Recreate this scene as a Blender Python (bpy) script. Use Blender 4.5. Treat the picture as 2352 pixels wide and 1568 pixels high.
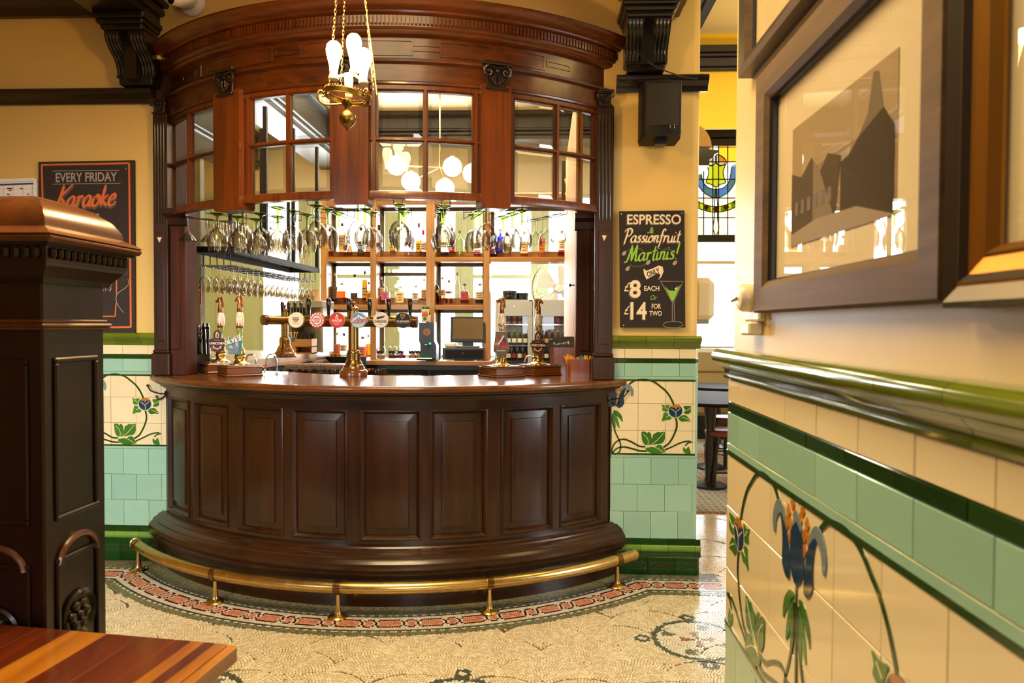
import bpy, bmesh, math, random
import numpy as np
from mathutils import Vector, Matrix
for o in list(bpy.data.objects): bpy.data.objects.remove(o)
SC = bpy.context.scene
COL = SC.collection
RNG = random.Random(11)
rad = math.radians

# ---------------------------------------------------------------- camera
FPX, CX, CY, CAMH = 1600.0, 1176.0, 784.0, 1.404
PSI, TH, ROLL = 0.0444, 0.0234, 0.005
_s, _c, _st, _ct = math.sin(PSI), math.cos(PSI), math.sin(TH), math.cos(TH)
_FW = Vector((-_s * _ct, _c * _ct, -_st)); _R0 = Vector((_c, _s, 0)); _U0 = _R0.cross(_FW)
_RT = math.cos(ROLL) * _R0 + math.sin(ROLL) * _U0; _UP = math.cos(ROLL) * _U0 - math.sin(ROLL) * _R0
cd = bpy.data.cameras.new('camera'); cam = bpy.data.objects.new('camera', cd); COL.objects.link(cam)
cam.matrix_basis = Matrix(((_RT.x, _UP.x, -_FW.x, 0), (_RT.y, _UP.y, -_FW.y, 0), (_RT.z, _UP.z, -_FW.z, CAMH), (0, 0, 0, 1)))
cd.sensor_width = 36.0; cd.lens = FPX / 2352 * 36.0; cd.clip_start = 0.05
cd.dof.use_dof = True; cd.dof.focus_distance = 3.8; cd.dof.aperture_fstop = 6.0
SC.camera = cam

# ---------------------------------------------------------------- exposure, world, main lights
vs = SC.view_settings
vs.view_transform = 'Standard'; vs.look = 'None'; vs.gamma = 1.0; vs.use_curve_mapping = False
vs.exposure = -0.4
cy = SC.cycles
cy.use_denoising = True; cy.max_bounces = 10; cy.diffuse_bounces = 4; cy.glossy_bounces = 5
cy.transmission_bounces = 8; cy.transparent_max_bounces = 48
cy.caustics_reflective = False; cy.caustics_refractive = False
cy.sample_clamp_indirect = 4.0; cy.blur_glossy = 0.4

W = bpy.data.worlds.new('sky'); SC.world = W; W.use_nodes = True
bg = W.node_tree.nodes['Background']
bg.inputs['Color'].default_value = (0.93, 0.97, 1.0, 1); bg.inputs['Strength'].default_value = 9.0

def area(name, loc, tgt, sx, sy, power, col, spread=180):
    l = bpy.data.lights.new(name, 'AREA'); l.shape = 'RECTANGLE'; l.size = sx; l.size_y = sy
    l.energy = power; l.color = col; l.spread = rad(spread)
    o = bpy.data.objects.new(name, l); COL.objects.link(o); o.location = loc
    o.rotation_euler = (Vector(tgt) - Vector(loc)).to_track_quat('-Z', 'Y').to_euler()
    return o
def point(name, loc, power, col, r=0.04):
    l = bpy.data.lights.new(name, 'POINT'); l.energy = power; l.color = col; l.shadow_soft_size = r
    o = bpy.data.objects.new(name, l); COL.objects.link(o); o.location = loc
    return o
WARM = (1.0, 0.77, 0.40); WARM2 = (1.0, 0.86, 0.62); DAY = (0.90, 0.96, 1.0)
# ceiling lamps of the front room, then an added passage fill
area('ceiling_light_front', (-0.9, 1.7, 3.42), (-0.9, 2.0, 0), 1.2, 1.2, 100, WARM, 140)
area('ceiling_light_rear', (-1.0, -1.2, 3.42), (-0.9, -0.6, 0), 1.4, 1.4, 16, WARM)
area('ceiling_light_passage', (1.6, 3.0, 3.42), (1.2, 3.4, 0), 0.8, 0.8, 18, (1.0, 0.70, 0.26))
point('passage_fill', (1.95, 5.2, 2.9), 42, (1.0, 0.78, 0.36), .09)  # added fill without a fitting, brightens passage ceiling, yellow wall and pier
# daylight from the street windows behind the camera
area('window_light_rear', (-0.15, -2.9, 1.9), (-0.9, 3.5, 0.6), 0.9, 1.5, 12, (0.96, 0.97, 1.0), 80)
area('window_light_left', (-3.0, -1.2, 1.9), (-2.5, 4.0, 0.5), 1.0, 1.4, 19, DAY, 46)
area('window_light_right', (4.1, 1.7, 1.7), (0.5, 3.4, 0.3), 1.4, 1.7, 60, DAY, 110)
# daylight through the far windows
area('window_light_far', (-1.5, 9.46, 2.0), (-1.3, 4.0, 1.2), 3.2, 2.1, 620, DAY)
area('window_light_bay', (-3.66, 9.46, 2.0), (-3.0, 4.0, 1.4), 0.4, 2.1, 110, DAY)
area('window_light_side', (2.34, 9.46, 1.8), (1.9, 4.0, 0.6), 0.95, 1.3, 80, DAY)
# ceiling lamps inside the bar and the far room
area('ceiling_light_bar', (-1.0, 4.5, 3.6), (-1.0, 4.9, 0), 1.2, 0.6, 55, WARM2)
area('ceiling_light_far', (-0.8, 6.6, 3.75), (-0.8, 6.6, 0), 2.0, 1.0, 170, WARM2)

# ---------------------------------------------------------------- picture point -> place helpers
def ray(x, y): return _FW + (x - CX) / FPX * _RT + (CY - y) / FPX * _UP
def at(x, y, Y):
    d = ray(x, y); t = Y / d.y; return Vector((d.x * t, Y, CAMH + d.z * t))
def atX(x, y, X):
    d = ray(x, y); t = X / d.x; return Vector((X, d.y * t, CAMH + d.z * t))
def atZ(x, y, z):
    d = ray(x, y); t = (z - CAMH) / d.z; return Vector((d.x * t, d.y * t, z))
BC = Vector((-0.893, 5.28, 0))          # centre of the bar's curve
BA = -1.6                              # angle of the bar's middle, degrees
def arc(a, r, z=0.0): return Vector((BC.x + r * math.sin(rad(a)), BC.y - r * math.cos(rad(a)), z))
def atR(x, y, r):
    d = ray(x, y); a = d.x**2 + d.y**2; b = -2 * (d.x * BC.x + d.y * BC.y); c = BC.x**2 + BC.y**2 - r * r
    t = (-b - math.sqrt(b * b - 4 * a * c)) / (2 * a)
    return math.degrees(math.atan2(d.x * t - BC.x, BC.y - d.y * t)), CAMH + d.z * t

# ---------------------------------------------------------------- mesh builder
def basis(o, u, v):
    u = Vector(u).normalized(); v = Vector(v).normalized(); n = u.cross(v)
    return Matrix(((u.x, v.x, n.x, o[0]), (u.y, v.y, n.y, o[1]), (u.z, v.z, n.z, o[2]), (0, 0, 0, 1)))
def front(X, Y, Z): return basis((X, Y, Z), (1, 0, 0), (0, 0, 1))      # faces -Y
def side(X, Y, Z): return basis((X, Y, Z), (0, -1, 0), (0, 0, 1))      # faces -X
def arcT(a, r, z): return basis(arc(a, r, z), (math.cos(rad(a)), math.sin(rad(a)), 0), (0, 0, 1))
def loc(x, y, z): return Matrix.Translation((x, y, z))

def catmull(pts, k=6, closed=False):
    P = [Vector(p) for p in pts]; n = len(P); out = []
    for i in range(n if closed else n - 1):
        g = (lambda j: P[j % n]) if closed else (lambda j: P[min(max(j, 0), n - 1)])
        p0, p1, p2, p3 = g(i - 1), g(i), g(i + 1), g(i + 2)
        for j in range(k):
            t = j / k
            out.append(0.5 * (2 * p1 + (p2 - p0) * t + (2 * p0 - 5 * p1 + 4 * p2 - p3) * t * t + (3 * p1 - p0 - 3 * p2 + p3) * t**3))
    if not closed: out.append(P[-1])
    return out

class B:
    def __init__(s, T=None): s.v = []; s.f = []; s.T = T
    def add(s, vs_, fs, T=None):
        k = len(s.v)
        for p in vs_:
            p = Vector(p)
            if T is not None: p = T @ p
            if s.T is not None: p = s.T @ p
            s.v.append(p)
        s.f += [[i + k for i in f] for f in fs]
        return s
    def box(s, x0, x1, y0, y1, z0, z1, T=None, ch=0.0):
        if ch <= 0:
            return s.add([(x0,y0,z0),(x1,y0,z0),(x1,y1,z0),(x0,y1,z0),(x0,y0,z1),(x1,y0,z1),(x1,y1,z1),(x0,y1,z1)],
                  [(0,3,2,1),(4,5,6,7),(0,1,5,4),(1,2,6,5),(2,3,7,6),(3,0,4,7)], T)
        c = min(ch, (x1-x0)*.49, (y1-y0)*.49, (z1-z0)*.49); vv = []; ff = []
        X = (x0, x1); Y = (y0, y1); Z = (z0, z1); id_ = {}
        for i in (0,1):
            for j in (0,1):
                for k in (0,1):
                    sx = c*(1-2*i); sy = c*(1-2*j); sz = c*(1-2*k)
                    id_[i,j,k,'x'] = len(vv); vv.append((X[i], Y[j]+sy, Z[k]+sz))
                    id_[i,j,k,'y'] = len(vv); vv.append((X[i]+sx, Y[j], Z[k]+sz))
                    id_[i,j,k,'z'] = len(vv); vv.append((X[i]+sx, Y[j]+sy, Z[k]))
                    ff.append((id_[i,j,k,'x'], id_[i,j,k,'y'], id_[i,j,k,'z']))
        q = ((0,0),(1,0),(1,1),(0,1))
        for i in (0,1):
            ff.append([id_[i,a,b,'x'] for a,b in q]); ff.append([id_[a,i,b,'y'] for a,b in q]); ff.append([id_[a,b,i,'z'] for a,b in q])
        for a in (0,1):
            for b in (0,1):
                ff.append([id_[a,b,0,'x'],id_[a,b,1,'x'],id_[a,b,1,'y'],id_[a,b,0,'y']])
                ff.append([id_[a,0,b,'x'],id_[a,1,b,'x'],id_[a,1,b,'z'],id_[a,0,b,'z']])
                ff.append([id_[0,a,b,'y'],id_[1,a,b,'y'],id_[1,a,b,'z'],id_[0,a,b,'z']])
        return s.add(vv, ff, T)
    def lathe(s, prof, n=24, T=None, p=None, ph=0.0):
        vv = []; ff = []
        for r, z in prof:
            for i in range(n):
                a = 2*math.pi*i/n + ph; c, d = math.cos(a), math.sin(a); m = 1.0
                if p: m = 1 / (abs(c)**p + abs(d)**p)**(1/p)
                vv.append((r*c*m, r*d*m, z))
        for j in range(len(prof)-1):
            for i in range(n):
                k = (i+1) % n
                ff.append((j*n+i, j*n+k, (j+1)*n+k, (j+1)*n+i))
        return s.add(vv, ff, T)
    def cyl(s, p0, p1, r0, r1=None, n=12, caps=True):
        p0 = Vector(p0); p1 = Vector(p1); r1 = r0 if r1 is None else r1
        return s.tube([p0, p1], [r0, r1], n, caps=caps)
    def tube(s, pts, r, n=8, closed=False, caps=True, T=None):
        P = [Vector(p) for p in pts]; m = len(P); R = r if isinstance(r, (list, tuple)) else [r]*m
        vv = []; ff = []; prev = None
        for i in range(m):
            if closed: t = P[(i+1)%m] - P[i-1]
            else: t = P[min(i+1,m-1)] - P[max(i-1,0)]
            t.normalize()
            if prev is None:
                a = Vector((0,0,1)) if abs(t.z) < .9 else Vector((1,0,0))
                u = t.cross(a).normalized()
            else:
                u = prev - t*prev.dot(t)
                u = u.normalized() if u.length > 1e-6 else t.orthogonal().normalized()
            prev = u; w = t.cross(u)
            for k in range(n):
                g = 2*math.pi*k/n; vv.append(P[i] + (u*math.cos(g) + w*math.sin(g))*R[i])
        for i in range(m if closed else m-1):
            j = (i+1) % m
            for k in range(n):
                l = (k+1) % n; ff.append((i*n+k, i*n+l, j*n+l, j*n+k))
        if caps and not closed: ff += [list(range(n))[::-1], list(range((m-1)*n, m*n))]
        return s.add(vv, ff, T)
    def prism(s, poly, z0, z1, T=None):
        n = len(poly)
        vv = [(p[0], p[1], z0) for p in poly] + [(p[0], p[1], z1) for p in poly]
        ff = [list(range(n))[::-1], list(range(n, 2*n))] + [(i, (i+1)%n, (i+1)%n+n, i+n) for i in range(n)]
        return s.add(vv, ff, T)
    def ribbon(s, pts, w, z0, z1, T=None, sl=0.0):
        P = [Vector((p[0], p[1])) for p in pts]; n = len(P); L = []; R = []
        for i in range(n):
            t = P[min(i+1,n-1)] - P[max(i-1,0)]
            if t.length < 1e-9: t = Vector((1,0))
            t.normalize(); nn = Vector((-t.y, t.x)); ww = w(i/(n-1), t) if callable(w) else w
            L.append(P[i] + nn*ww/2); R.append(P[i] - nn*ww/2)
        vv = []; ff = []
        for i in range(n): vv += [(L[i].x,L[i].y,z0),(R[i].x,R[i].y,z0),(R[i].x,R[i].y,z1+sl*i),(L[i].x,L[i].y,z1+sl*i)]
        for i in range(n-1):
            a, b = 4*i, 4*i+4
            for k in range(4): ff.append((a+k, a+(k+1)%4, b+(k+1)%4, b+k))
        ff += [(0,1,2,3), (4*n-4, 4*n-1, 4*n-2, 4*n-3)]
        return s.add(vv, ff, T)
    def sweep(s, prof, a0, a1, n=40):
        m = len(prof); vv = []; ff = []
        for i in range(n+1):
            a = a0 + (a1-a0)*i/n
            for r, z in prof: vv.append(arc(a, r, z))
        for i in range(n):
            for k in range(m):
                l = (k+1) % m; ff.append((i*m+k, i*m+l, (i+1)*m+l, (i+1)*m+k))
        ff += [list(range(m)), list(range(n*m, n*m+m))[::-1]]
        return s.add(vv, ff)
    def extr(s, prof, u0, u1, T):            # profile (out, up) run along the wall's u
        m = len(prof)
        vv = [(u0, v, o) for o, v in prof] + [(u1, v, o) for o, v in prof]
        ff = [list(range(m)), list(range(m, 2*m))[::-1]] + [(k, (k+1)%m, (k+1)%m+m, k+m) for k in range(m)]
        return s.add(vv, ff, T)
    def rings(s, rects, N=8):                # nested (a0,a1,z0,z1,r) on the bar's curve, last one capped
        vv = []; ff = []; m = 2*(N+1)
        for a0, a1, z0, z1, r in rects:
            for i in range(N+1): vv.append(arc(a0+(a1-a0)*i/N, r, z0))
            for i in range(N+1): vv.append(arc(a1-(a1-a0)*i/N, r, z1))
        for j in range(len(rects)-1):
            for k in range(m): ff.append((j*m+k, j*m+(k+1)%m, (j+1)*m+(k+1)%m, (j+1)*m+k))
        o = (len(rects)-1)*m
        for i in range(N): ff.append((o+i, o+i+1, o+m-2-i, o+m-1-i))
        return s.add(vv, ff)
    def mesh(s, name, mats, smooth=35, fix=True):
        me = bpy.data.meshes.new(name)
        me.from_pydata([tuple(p) for p in s.v], [], s.f)
        if fix:
            bm = bmesh.new(); bm.from_mesh(me)
            bmesh.ops.remove_doubles(bm, verts=bm.verts, dist=2e-6)
            bmesh.ops.dissolve_degenerate(bm, dist=1e-6, edges=bm.edges)
            bmesh.ops.recalc_face_normals(bm, faces=bm.faces); bm.to_mesh(me); bm.free()
        for m in (mats if isinstance(mats, (list, tuple)) else [mats]): me.materials.append(m)
        if smooth:
            me.polygons.foreach_set('use_smooth', [True]*len(me.polygons)); me.set_sharp_from_angle(angle=rad(smooth))
        return me
    def build(s, name, mat, parent=None, local=False, smooth=35, **kw):
        return put(s.mesh(name, mat, smooth), name, parent, local, **kw)

def WM(o):
    m = o.matrix_basis.copy()
    return WM(o.parent) @ o.matrix_parent_inverse @ m if o.parent else m
def put(me, name, parent=None, local=False, M=None):
    o = bpy.data.objects.new(name, me); COL.objects.link(o)
    if M is not None: o.matrix_basis = M
    if parent is not None:
        o.parent = parent
        if not local: o.matrix_parent_inverse = WM(parent).inverted()
    return o
def tag(o, label=None, cat=None, group=None, kind=None):
    if label: o['label'] = label
    if cat: o['category'] = cat
    if group: o['group'] = group
    if kind: o['kind'] = kind
    return o
def thing(name, label, cat, l=(0,0,0), rz=0.0, group=None):
    o = bpy.data.objects.new(name, None); o.empty_display_size = .05; COL.objects.link(o)
    o.location = l; o.rotation_euler = (0, 0, rz)
    return tag(o, label, cat, group)
def dup(root, l, rz=0.0, label=None, group=None):
    def cp(o, par):
        c = o.copy(); COL.objects.link(c)
        if par is not None: c.parent = par
        for ch in KIDS.get(o.name, ()): cp(ch, c)
        return c
    r = cp(root, None); r.location = l; r.rotation_euler = (0, 0, rz)
    if label: r['label'] = label
    if group: r['group'] = group
    return r
KIDS = {}
def kids(root):
    def rec(o):
        KIDS[o.name] = list(o.children)
        for c in o.children: rec(c)
    rec(root)
def words(n): return ['first','second','third','fourth','fifth','sixth','seventh','eighth','ninth','tenth','eleventh','twelfth','thirteenth','fourteenth','fifteenth','sixteenth'][n]

def text(body, size, mat, parent, T, shear=0.0, bold=0.0, align='CENTER', sx=1.0, name='lettering', ext=0.0004, space=1.0):
    c = bpy.data.curves.new(name, 'FONT'); c.body = body; c.size = size; c.shear = shear; c.offset = bold
    c.align_x = align; c.align_y = 'CENTER'; c.extrude = ext; c.resolution_u = 3; c.space_character = space
    c.materials.append(mat)
    return put(c, name, parent, False, T @ Matrix.Diagonal((sx, 1, 1, 1)))

GLY = {
 'a': (1.12, [[(.88,.78),(.55,1),(.12,.65),(.1,.22),(.35,.0),(.68,.25),(.9,.85)], [(.92,1),(.84,.4),(.92,.04),(1.18,.2)]]),
 'r': (.85, [[(.05,.85),(.28,.95),(.24,.5),(.16,0)], [(.22,.5),(.5,.95),(.82,.88)]]),
 'o': (1.0, [[(.5,1),(.14,.7),(.12,.2),(.45,0),(.82,.35),(.8,.85),(.5,1),(.62,.82),(1.0,.92)]]),
 'k': (1.0, [[(.34,1.9),(.14,0)], [(.88,1),(.26,.5),(.6,.2),(.95,0)]]),
 'e': (.95, [[(.14,.42),(.6,.58),(.76,.86),(.48,1),(.12,.6),(.18,.08),(.6,.0),(.98,.32)]]),
 's': (.78, [[(.72,.86),(.48,1),(.24,.76),(.6,.38),(.46,.02),(.08,.12)]]),
 'i': (.52, [[(.22,1),(.14,.22),(.32,.02),(.52,.2)], [(.27,1.4),(.29,1.5)]]),
 'n': (1.0, [[(.05,.88),(.22,.95),(.1,0)], [(.15,.5),(.48,1),(.72,.82),(.64,.2),(.8,.02),(1.02,.2)]]),
 'f': (.72, [[(1.0,1.75),(.72,2),(.48,1.6),(.3,.1),(.08,-.75)], [(.08,1.0),(.8,1.08)]]),
 'u': (1.05, [[(.12,1),(.1,.22),(.4,0),(.74,.4)], [(.82,1),(.74,.2),(.9,.02),(1.08,.2)]]),
 't': (.68, [[(.46,1.75),(.3,.3),(.46,0),(.72,.15)], [(.02,1.1),(.78,1.2)]]),
 'K': (1.35, [[(.62,2.1),(.42,1),(.05,-.15)], [(1.7,2.15),(1.1,1.6),(.42,.95),(.9,.6),(1.1,-.1),(1.5,-.2)]]),
 'P': (1.15, [[(.42,2),(.28,1),(.05,-.3)], [(-.2,1.6),(.3,2.05),(.95,2.0),(1.15,1.5),(.75,1.0),(.34,.98)]]),
 'M': (1.8, [[(-.3,-.05),(.1,.0),(.4,1.0),(.62,2)], [(.62,2),(.78,.05)], [(.78,.05),(1.05,1.0),(1.4,2)], [(1.4,2),(1.38,.4),(1.5,.02),(1.78,.2)]]),
 'C': (1.3, [[(1.25,1.55),(.9,1.95),(.3,1.5),(.1,.7),(.45,.02),(1.2,.4)]]),
 'R': (1.2, [[(.42,2),(.1,0)], [(.2,1.8),(.8,2.05),(1.0,1.6),(.6,1.1),(.3,1.05),(.7,.6),(1.1,-.05)]]),
 '!': (.6, [[(.5,2.1),(.28,.6)], [(.2,.04),(.22,.12)]]),
 'l': (.5, [[(.34,1.95),(.14,.25),(.3,.02),(.5,.2)]]),
 'b': (.95, [[(.34,1.95),(.12,.2),(.4,0),(.78,.45),(.6,.95),(.25,.7)]]),
 'd': (1.05, [[(.82,.82),(.5,1),(.12,.6),(.15,.1),(.45,.02),(.8,.5)], [(1.02,1.95),(.82,.3),(.95,.02),(1.1,.15)]]),
}
def script(word, xh, mat, parent, T, w=.2, slant=.25, name='lettering', z=(0, .0005), track=0.0):
    pen = []; x = 0
    for ch in word:
        if ch == ' ': x += .6; continue
        adv, st = GLY[ch]
        for s_ in st: pen.append([(x+px_+slant*py_, py_) for px_, py_ in s_])
        x += adv + track
    b = B()
    for i_, s_ in enumerate(pen):
        P = catmull([(a-x/2, c_, 0) for a, c_ in s_], 5)
        b.ribbon([(p.x*xh, p.y*xh) for p in P], lambda t, d: xh*w*(.45+.75*abs(d.x*.35-d.y*.94))*(1-.35*abs(2*t-1)**3), z[0], z[1]+i_*.00004, T, 1.5e-5)
    return b.build(name, mat, parent, smooth=0)

# ---------------------------------------------------------------- materials
def lin(h):
    if isinstance(h, str): h = [int(h[i:i+2], 16) for i in (0, 2, 4)]
    f = lambda c: c/12.92 if c <= .04045 else ((c+.055)/1.055)**2.4
    return tuple(f(x/255) for x in h) + (1,)
def nmat(name):
    m = bpy.data.materials.new(name); m.use_nodes = True; t = m.node_tree
    return m, t, t.nodes['Principled BSDF']
def N(t, typ, **kw):
    n = t.nodes.new(typ)
    for k, v in kw.items():
        if k in n.inputs: n.inputs[k].default_value = v
        else: setattr(n, k, v)
    return n
def plain(name, col, rough=.5, metal=0.0, spec=.5, coat=0.0, emit=None, es=0.0, vary=0.0, nscale=6.0, bump=0.0, bscale=80.0, ndet=3.0, rvar=0.0):
    m, t, p = nmat(name); L = t.links
    c = lin(col); p.inputs['Base Color'].default_value = c
    p.inputs['Roughness'].default_value = rough; p.inputs['Metallic'].default_value = metal
    p.inputs['Specular IOR Level'].default_value = spec
    if coat: p.inputs['Coat Weight'].default_value = coat; p.inputs['Coat Roughness'].default_value = .06
    if emit: p.inputs['Emission Color'].default_value = lin(emit); p.inputs['Emission Strength'].default_value = es
    if vary or rvar:
        tc = N(t, 'ShaderNodeTexCoord'); nz = N(t, 'ShaderNodeTexNoise', Scale=nscale, Detail=ndet)
        L.new(tc.outputs['Object'], nz.inputs['Vector'])
        if vary:
            oi = N(t, 'ShaderNodeObjectInfo')
            ad = N(t, 'ShaderNodeMath', operation='ADD'); L.new(nz.outputs['Fac'], ad.inputs[0]); L.new(oi.outputs['Random'], ad.inputs[1])
            mr = N(t, 'ShaderNodeMapRange'); mr.inputs['From Min'].default_value = .3; mr.inputs['From Max'].default_value = 1.7
            mr.inputs['To Min'].default_value = 1-vary; mr.inputs['To Max'].default_value = 1+vary
            L.new(ad.outputs[0], mr.inputs['Value'])
            hs = N(t, 'ShaderNodeHueSaturation', Color=c); L.new(mr.outputs[0], hs.inputs['Value'])
            L.new(hs.outputs[0], p.inputs['Base Color'])
        if rvar:
            mr2 = N(t, 'ShaderNodeMapRange'); mr2.inputs['To Min'].default_value = max(.02, rough-rvar); mr2.inputs['To Max'].default_value = rough+rvar
            L.new(nz.outputs['Fac'], mr2.inputs['Value']); L.new(mr2.outputs[0], p.inputs['Roughness'])
    if bump:
        tc = N(t, 'ShaderNodeTexCoord'); nb = N(t, 'ShaderNodeTexNoise', Scale=bscale, Detail=3.0)
        L.new(tc.outputs['Object'], nb.inputs['Vector'])
        bp = N(t, 'ShaderNodeBump', Strength=bump, Distance=.002); L.new(nb.outputs['Fac'], bp.inputs['Height']); L.new(bp.outputs[0], p.inputs['Normal'])
    return m
def wood(name, c1, c2, rough=.3, axis=2, scale=1.0, coat=.25, bump=.08, spec=.5):
    m, t, p = nmat(name); L = t.links
    tc = N(t, 'ShaderNodeTexCoord'); mp = N(t, 'ShaderNodeMapping')
    s = [30*scale]*3; s[axis] = 1.6*scale; mp.inputs['Scale'].default_value = s
    L.new(tc.outputs['Object'], mp.inputs['Vector'])
    n1 = N(t, 'ShaderNodeTexNoise', Scale=1.0, Detail=6.0, Roughness=.62, Distortion=.5); L.new(mp.outputs[0], n1.inputs['Vector'])
    n2 = N(t, 'ShaderNodeTexNoise', Scale=2.2, Detail=2.0); L.new(tc.outputs['Object'], n2.inputs['Vector'])
    oi = N(t, 'ShaderNodeObjectInfo')
    a = N(t, 'ShaderNodeMath', operation='MULTIPLY_ADD'); L.new(n2.outputs['Fac'], a.inputs[0]); a.inputs[1].default_value = .55; L.new(n1.outputs['Fac'], a.inputs[2])
    b = N(t, 'ShaderNodeMath', operation='MULTIPLY_ADD'); L.new(oi.outputs['Random'], b.inputs[0]); b.inputs[1].default_value = .12; L.new(a.outputs[0], b.inputs[2])
    cr = N(t, 'ShaderNodeValToRGB'); e = cr.color_ramp.elements
    e[0].position = .52; e[0].color = lin(c1); e[1].position = 1.08; e[1].color = lin(c2)
    L.new(b.outputs[0], cr.inputs[0]); L.new(cr.outputs[0], p.inputs['Base Color'])
    p.inputs['Roughness'].default_value = rough; p.inputs['Specular IOR Level'].default_value = spec
    p.inputs['Coat Weight'].default_value = coat; p.inputs['Coat Roughness'].default_value = .12
    bp = N(t, 'ShaderNodeBump', Strength=bump, Distance=.002); L.new(n1.outputs['Fac'], bp.inputs['Height']); L.new(bp.outputs[0], p.inputs['Normal'])
    return m
def glass(name, tint='ffffff', edge='8a8070', k=.55, refl=.9, rough=.01, ior=1.45, bumpy=0.0):
    m = bpy.data.materials.new(name); m.use_nodes = True; t = m.node_tree; L = t.links
    for n in list(t.nodes):
        if n.type == 'BSDF_PRINCIPLED': t.nodes.remove(n)
    out = t.nodes['Material Output']
    lw = N(t, 'ShaderNodeLayerWeight', Blend=.5)
    mx = N(t, 'ShaderNodeMix', data_type='RGBA'); mx.inputs[6].default_value = lin(tint); mx.inputs[7].default_value = lin(edge)
    pw = N(t, 'ShaderNodeMath', operation='POWER'); pw.inputs[1].default_value = 2.0
    L.new(lw.outputs['Facing'], pw.inputs[0]); L.new(pw.outputs[0], mx.inputs[0])
    tr = N(t, 'ShaderNodeBsdfTransparent'); L.new(mx.outputs[2], tr.inputs['Color'])
    gl = N(t, 'ShaderNodeBsdfGlossy', Roughness=rough); gl.inputs['Color'].default_value = (refl, refl, refl, 1)
    f0 = ((ior-1)/(ior+1))**2
    p5 = N(t, 'ShaderNodeMath', operation='POWER'); p5.inputs[1].default_value = 5.0; L.new(lw.outputs['Facing'], p5.inputs[0])
    fr = N(t, 'ShaderNodeMath', operation='MULTIPLY_ADD'); fr.inputs[1].default_value = 1-f0; fr.inputs[2].default_value = f0; L.new(p5.outputs[0], fr.inputs[0])
    if bumpy:
        tc = N(t, 'ShaderNodeTexCoord'); nz = N(t, 'ShaderNodeTexNoise', Scale=60.0); L.new(tc.outputs['Object'], nz.inputs['Vector'])
        bp = N(t, 'ShaderNodeBump', Strength=bumpy, Distance=.004); L.new(nz.outputs['Fac'], bp.inputs['Height'])
        L.new(bp.outputs[0], gl.inputs['Normal'])
    ms = N(t, 'ShaderNodeMixShader'); L.new(fr.outputs[0], ms.inputs[0]); L.new(tr.outputs[0], ms.inputs[1]); L.new(gl.outputs[0], ms.inputs[2])
    L.new(ms.outputs[0], out.inputs['Surface'])
    return m
def brass(name, col, rough=.25):
    return plain(name, col, rough, 1.0, vary=.18, nscale=14, rvar=.1)

M = {}
M['plaster'] = plain('cream_plaster', 'e4be6c', .55, vary=.04, nscale=2.5, bump=.15, bscale=25)
M['plaster_worn'] = plain('worn_cream_plaster', 'd9bf88', .4, vary=.14, nscale=5, bump=.25, bscale=14, ndet=6)
M['plaster_far'] = plain('far_cream_plaster', 'ddd0b0', .6, vary=.03)
M['ceiling'] = plain('ceiling_paint', 'ead6aa', .7)
M['black_wood'] = plain('black_painted_wood', '17100d', .28, coat=.3, vary=.2, nscale=9, bump=.1, bscale=30)
M['bar_wood'] = wood('dark_mahogany', '180c04', '3a1e0a', .3, 2, coat=.2, spec=.35)
M['bar_wood_h'] = wood('dark_mahogany_lengthwise', '180c04', '371c0a', .28, 0, coat=.3, spec=.35)
M['top_wood'] = wood('polished_counter_wood', '3a1d0a', '74411a', .22, 0, coat=.4)
M['red_wood'] = wood('red_mahogany', '2a1305', '70340c', .3, 2, coat=.35)
M['red_wood_h'] = wood('red_mahogany_lengthwise', '261105', '66300b', .3, 0, coat=.35)
M['oak'] = wood('oak_shelving', '8f642f', 'c99a5a', .42, 2, coat=.1)
M['oak_h'] = wood('oak_shelving_lengthwise', '855820', 'bd8844', .42, 0, coat=.1)
M['board'] = wood('honey_boarding', '9a6128', 'd29a4c', .6, 2, coat=0.0, spec=.25)
M['jamb'] = wood('matt_dark_mahogany', '20100a', '4a2414', .65, 2, coat=0.0, spec=.2)
M['post_wood'] = wood('newel_wood', '0f0602', '260f05', .33, 2, coat=.25, spec=.4)
M['cap_wood'] = wood('newel_cap_wood', '381b0a', '653410', .3, 1, coat=.4)
M['table_dark'] = wood('table_strip_dark', '300e05', '6b290c', .25, 1, coat=.5)
M['table_gold'] = wood('table_strip_gold', '7c430c', 'b0701f', .25, 1, coat=.5)
M['matt_black'] = plain('matt_black_wood', '17100d', .7, spec=.2)
M['carved'] = plain('carved_dark_wood', '24150b', .35, coat=.3, vary=.2)
M['frame_brown'] = wood('brown_picture_frame', '42301f', '6d5236', .6, 1, coat=.0, spec=.25)
M['yellow'] = plain('strong_yellow_paint', 'f0c21c', .6)
M['frame_black'] = plain('black_picture_frame', '221a15', .35, coat=.2)
M['frame_gold'] = plain('gilt_frame', '9a6a22', .35, .8, vary=.2)
M['brass'] = brass('aged_brass', 'd9b872', .26)
M['brass_dark'] = brass('antique_brass', '84683a', .28)
M['brass_lamp'] = brass('lamp_brass', '8f7134', .3)
M['steel'] = plain('brushed_steel', 'b8b8b8', .25, 1.0)
M['chrome'] = plain('chrome', 'dcdcdc', .1, 1.0)
M['black'] = plain('black_plastic', '141414', .35)
M['black_gloss'] = plain('black_gloss', '0d0c0d', .12, coat=.5)
M['black_metal'] = plain('black_metal', '161413', .6, spec=.25)
M['iron'] = plain('black_iron', '15110f', .4, .3)
M['white'] = plain('white_plastic', 'eeeae2', .4)
M['cream_plastic'] = plain('cream_plastic', 'e8d9b4', .3, coat=.2)
M['grey_metal'] = plain('grey_metal', 'a9aaa4', .35, .4)
M['sage'] = plain('sage_paint', 'b2bf9c', .45, vary=.04)
M['sage_dark'] = plain('olive_grey_paint', '6f735f', .5)
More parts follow.
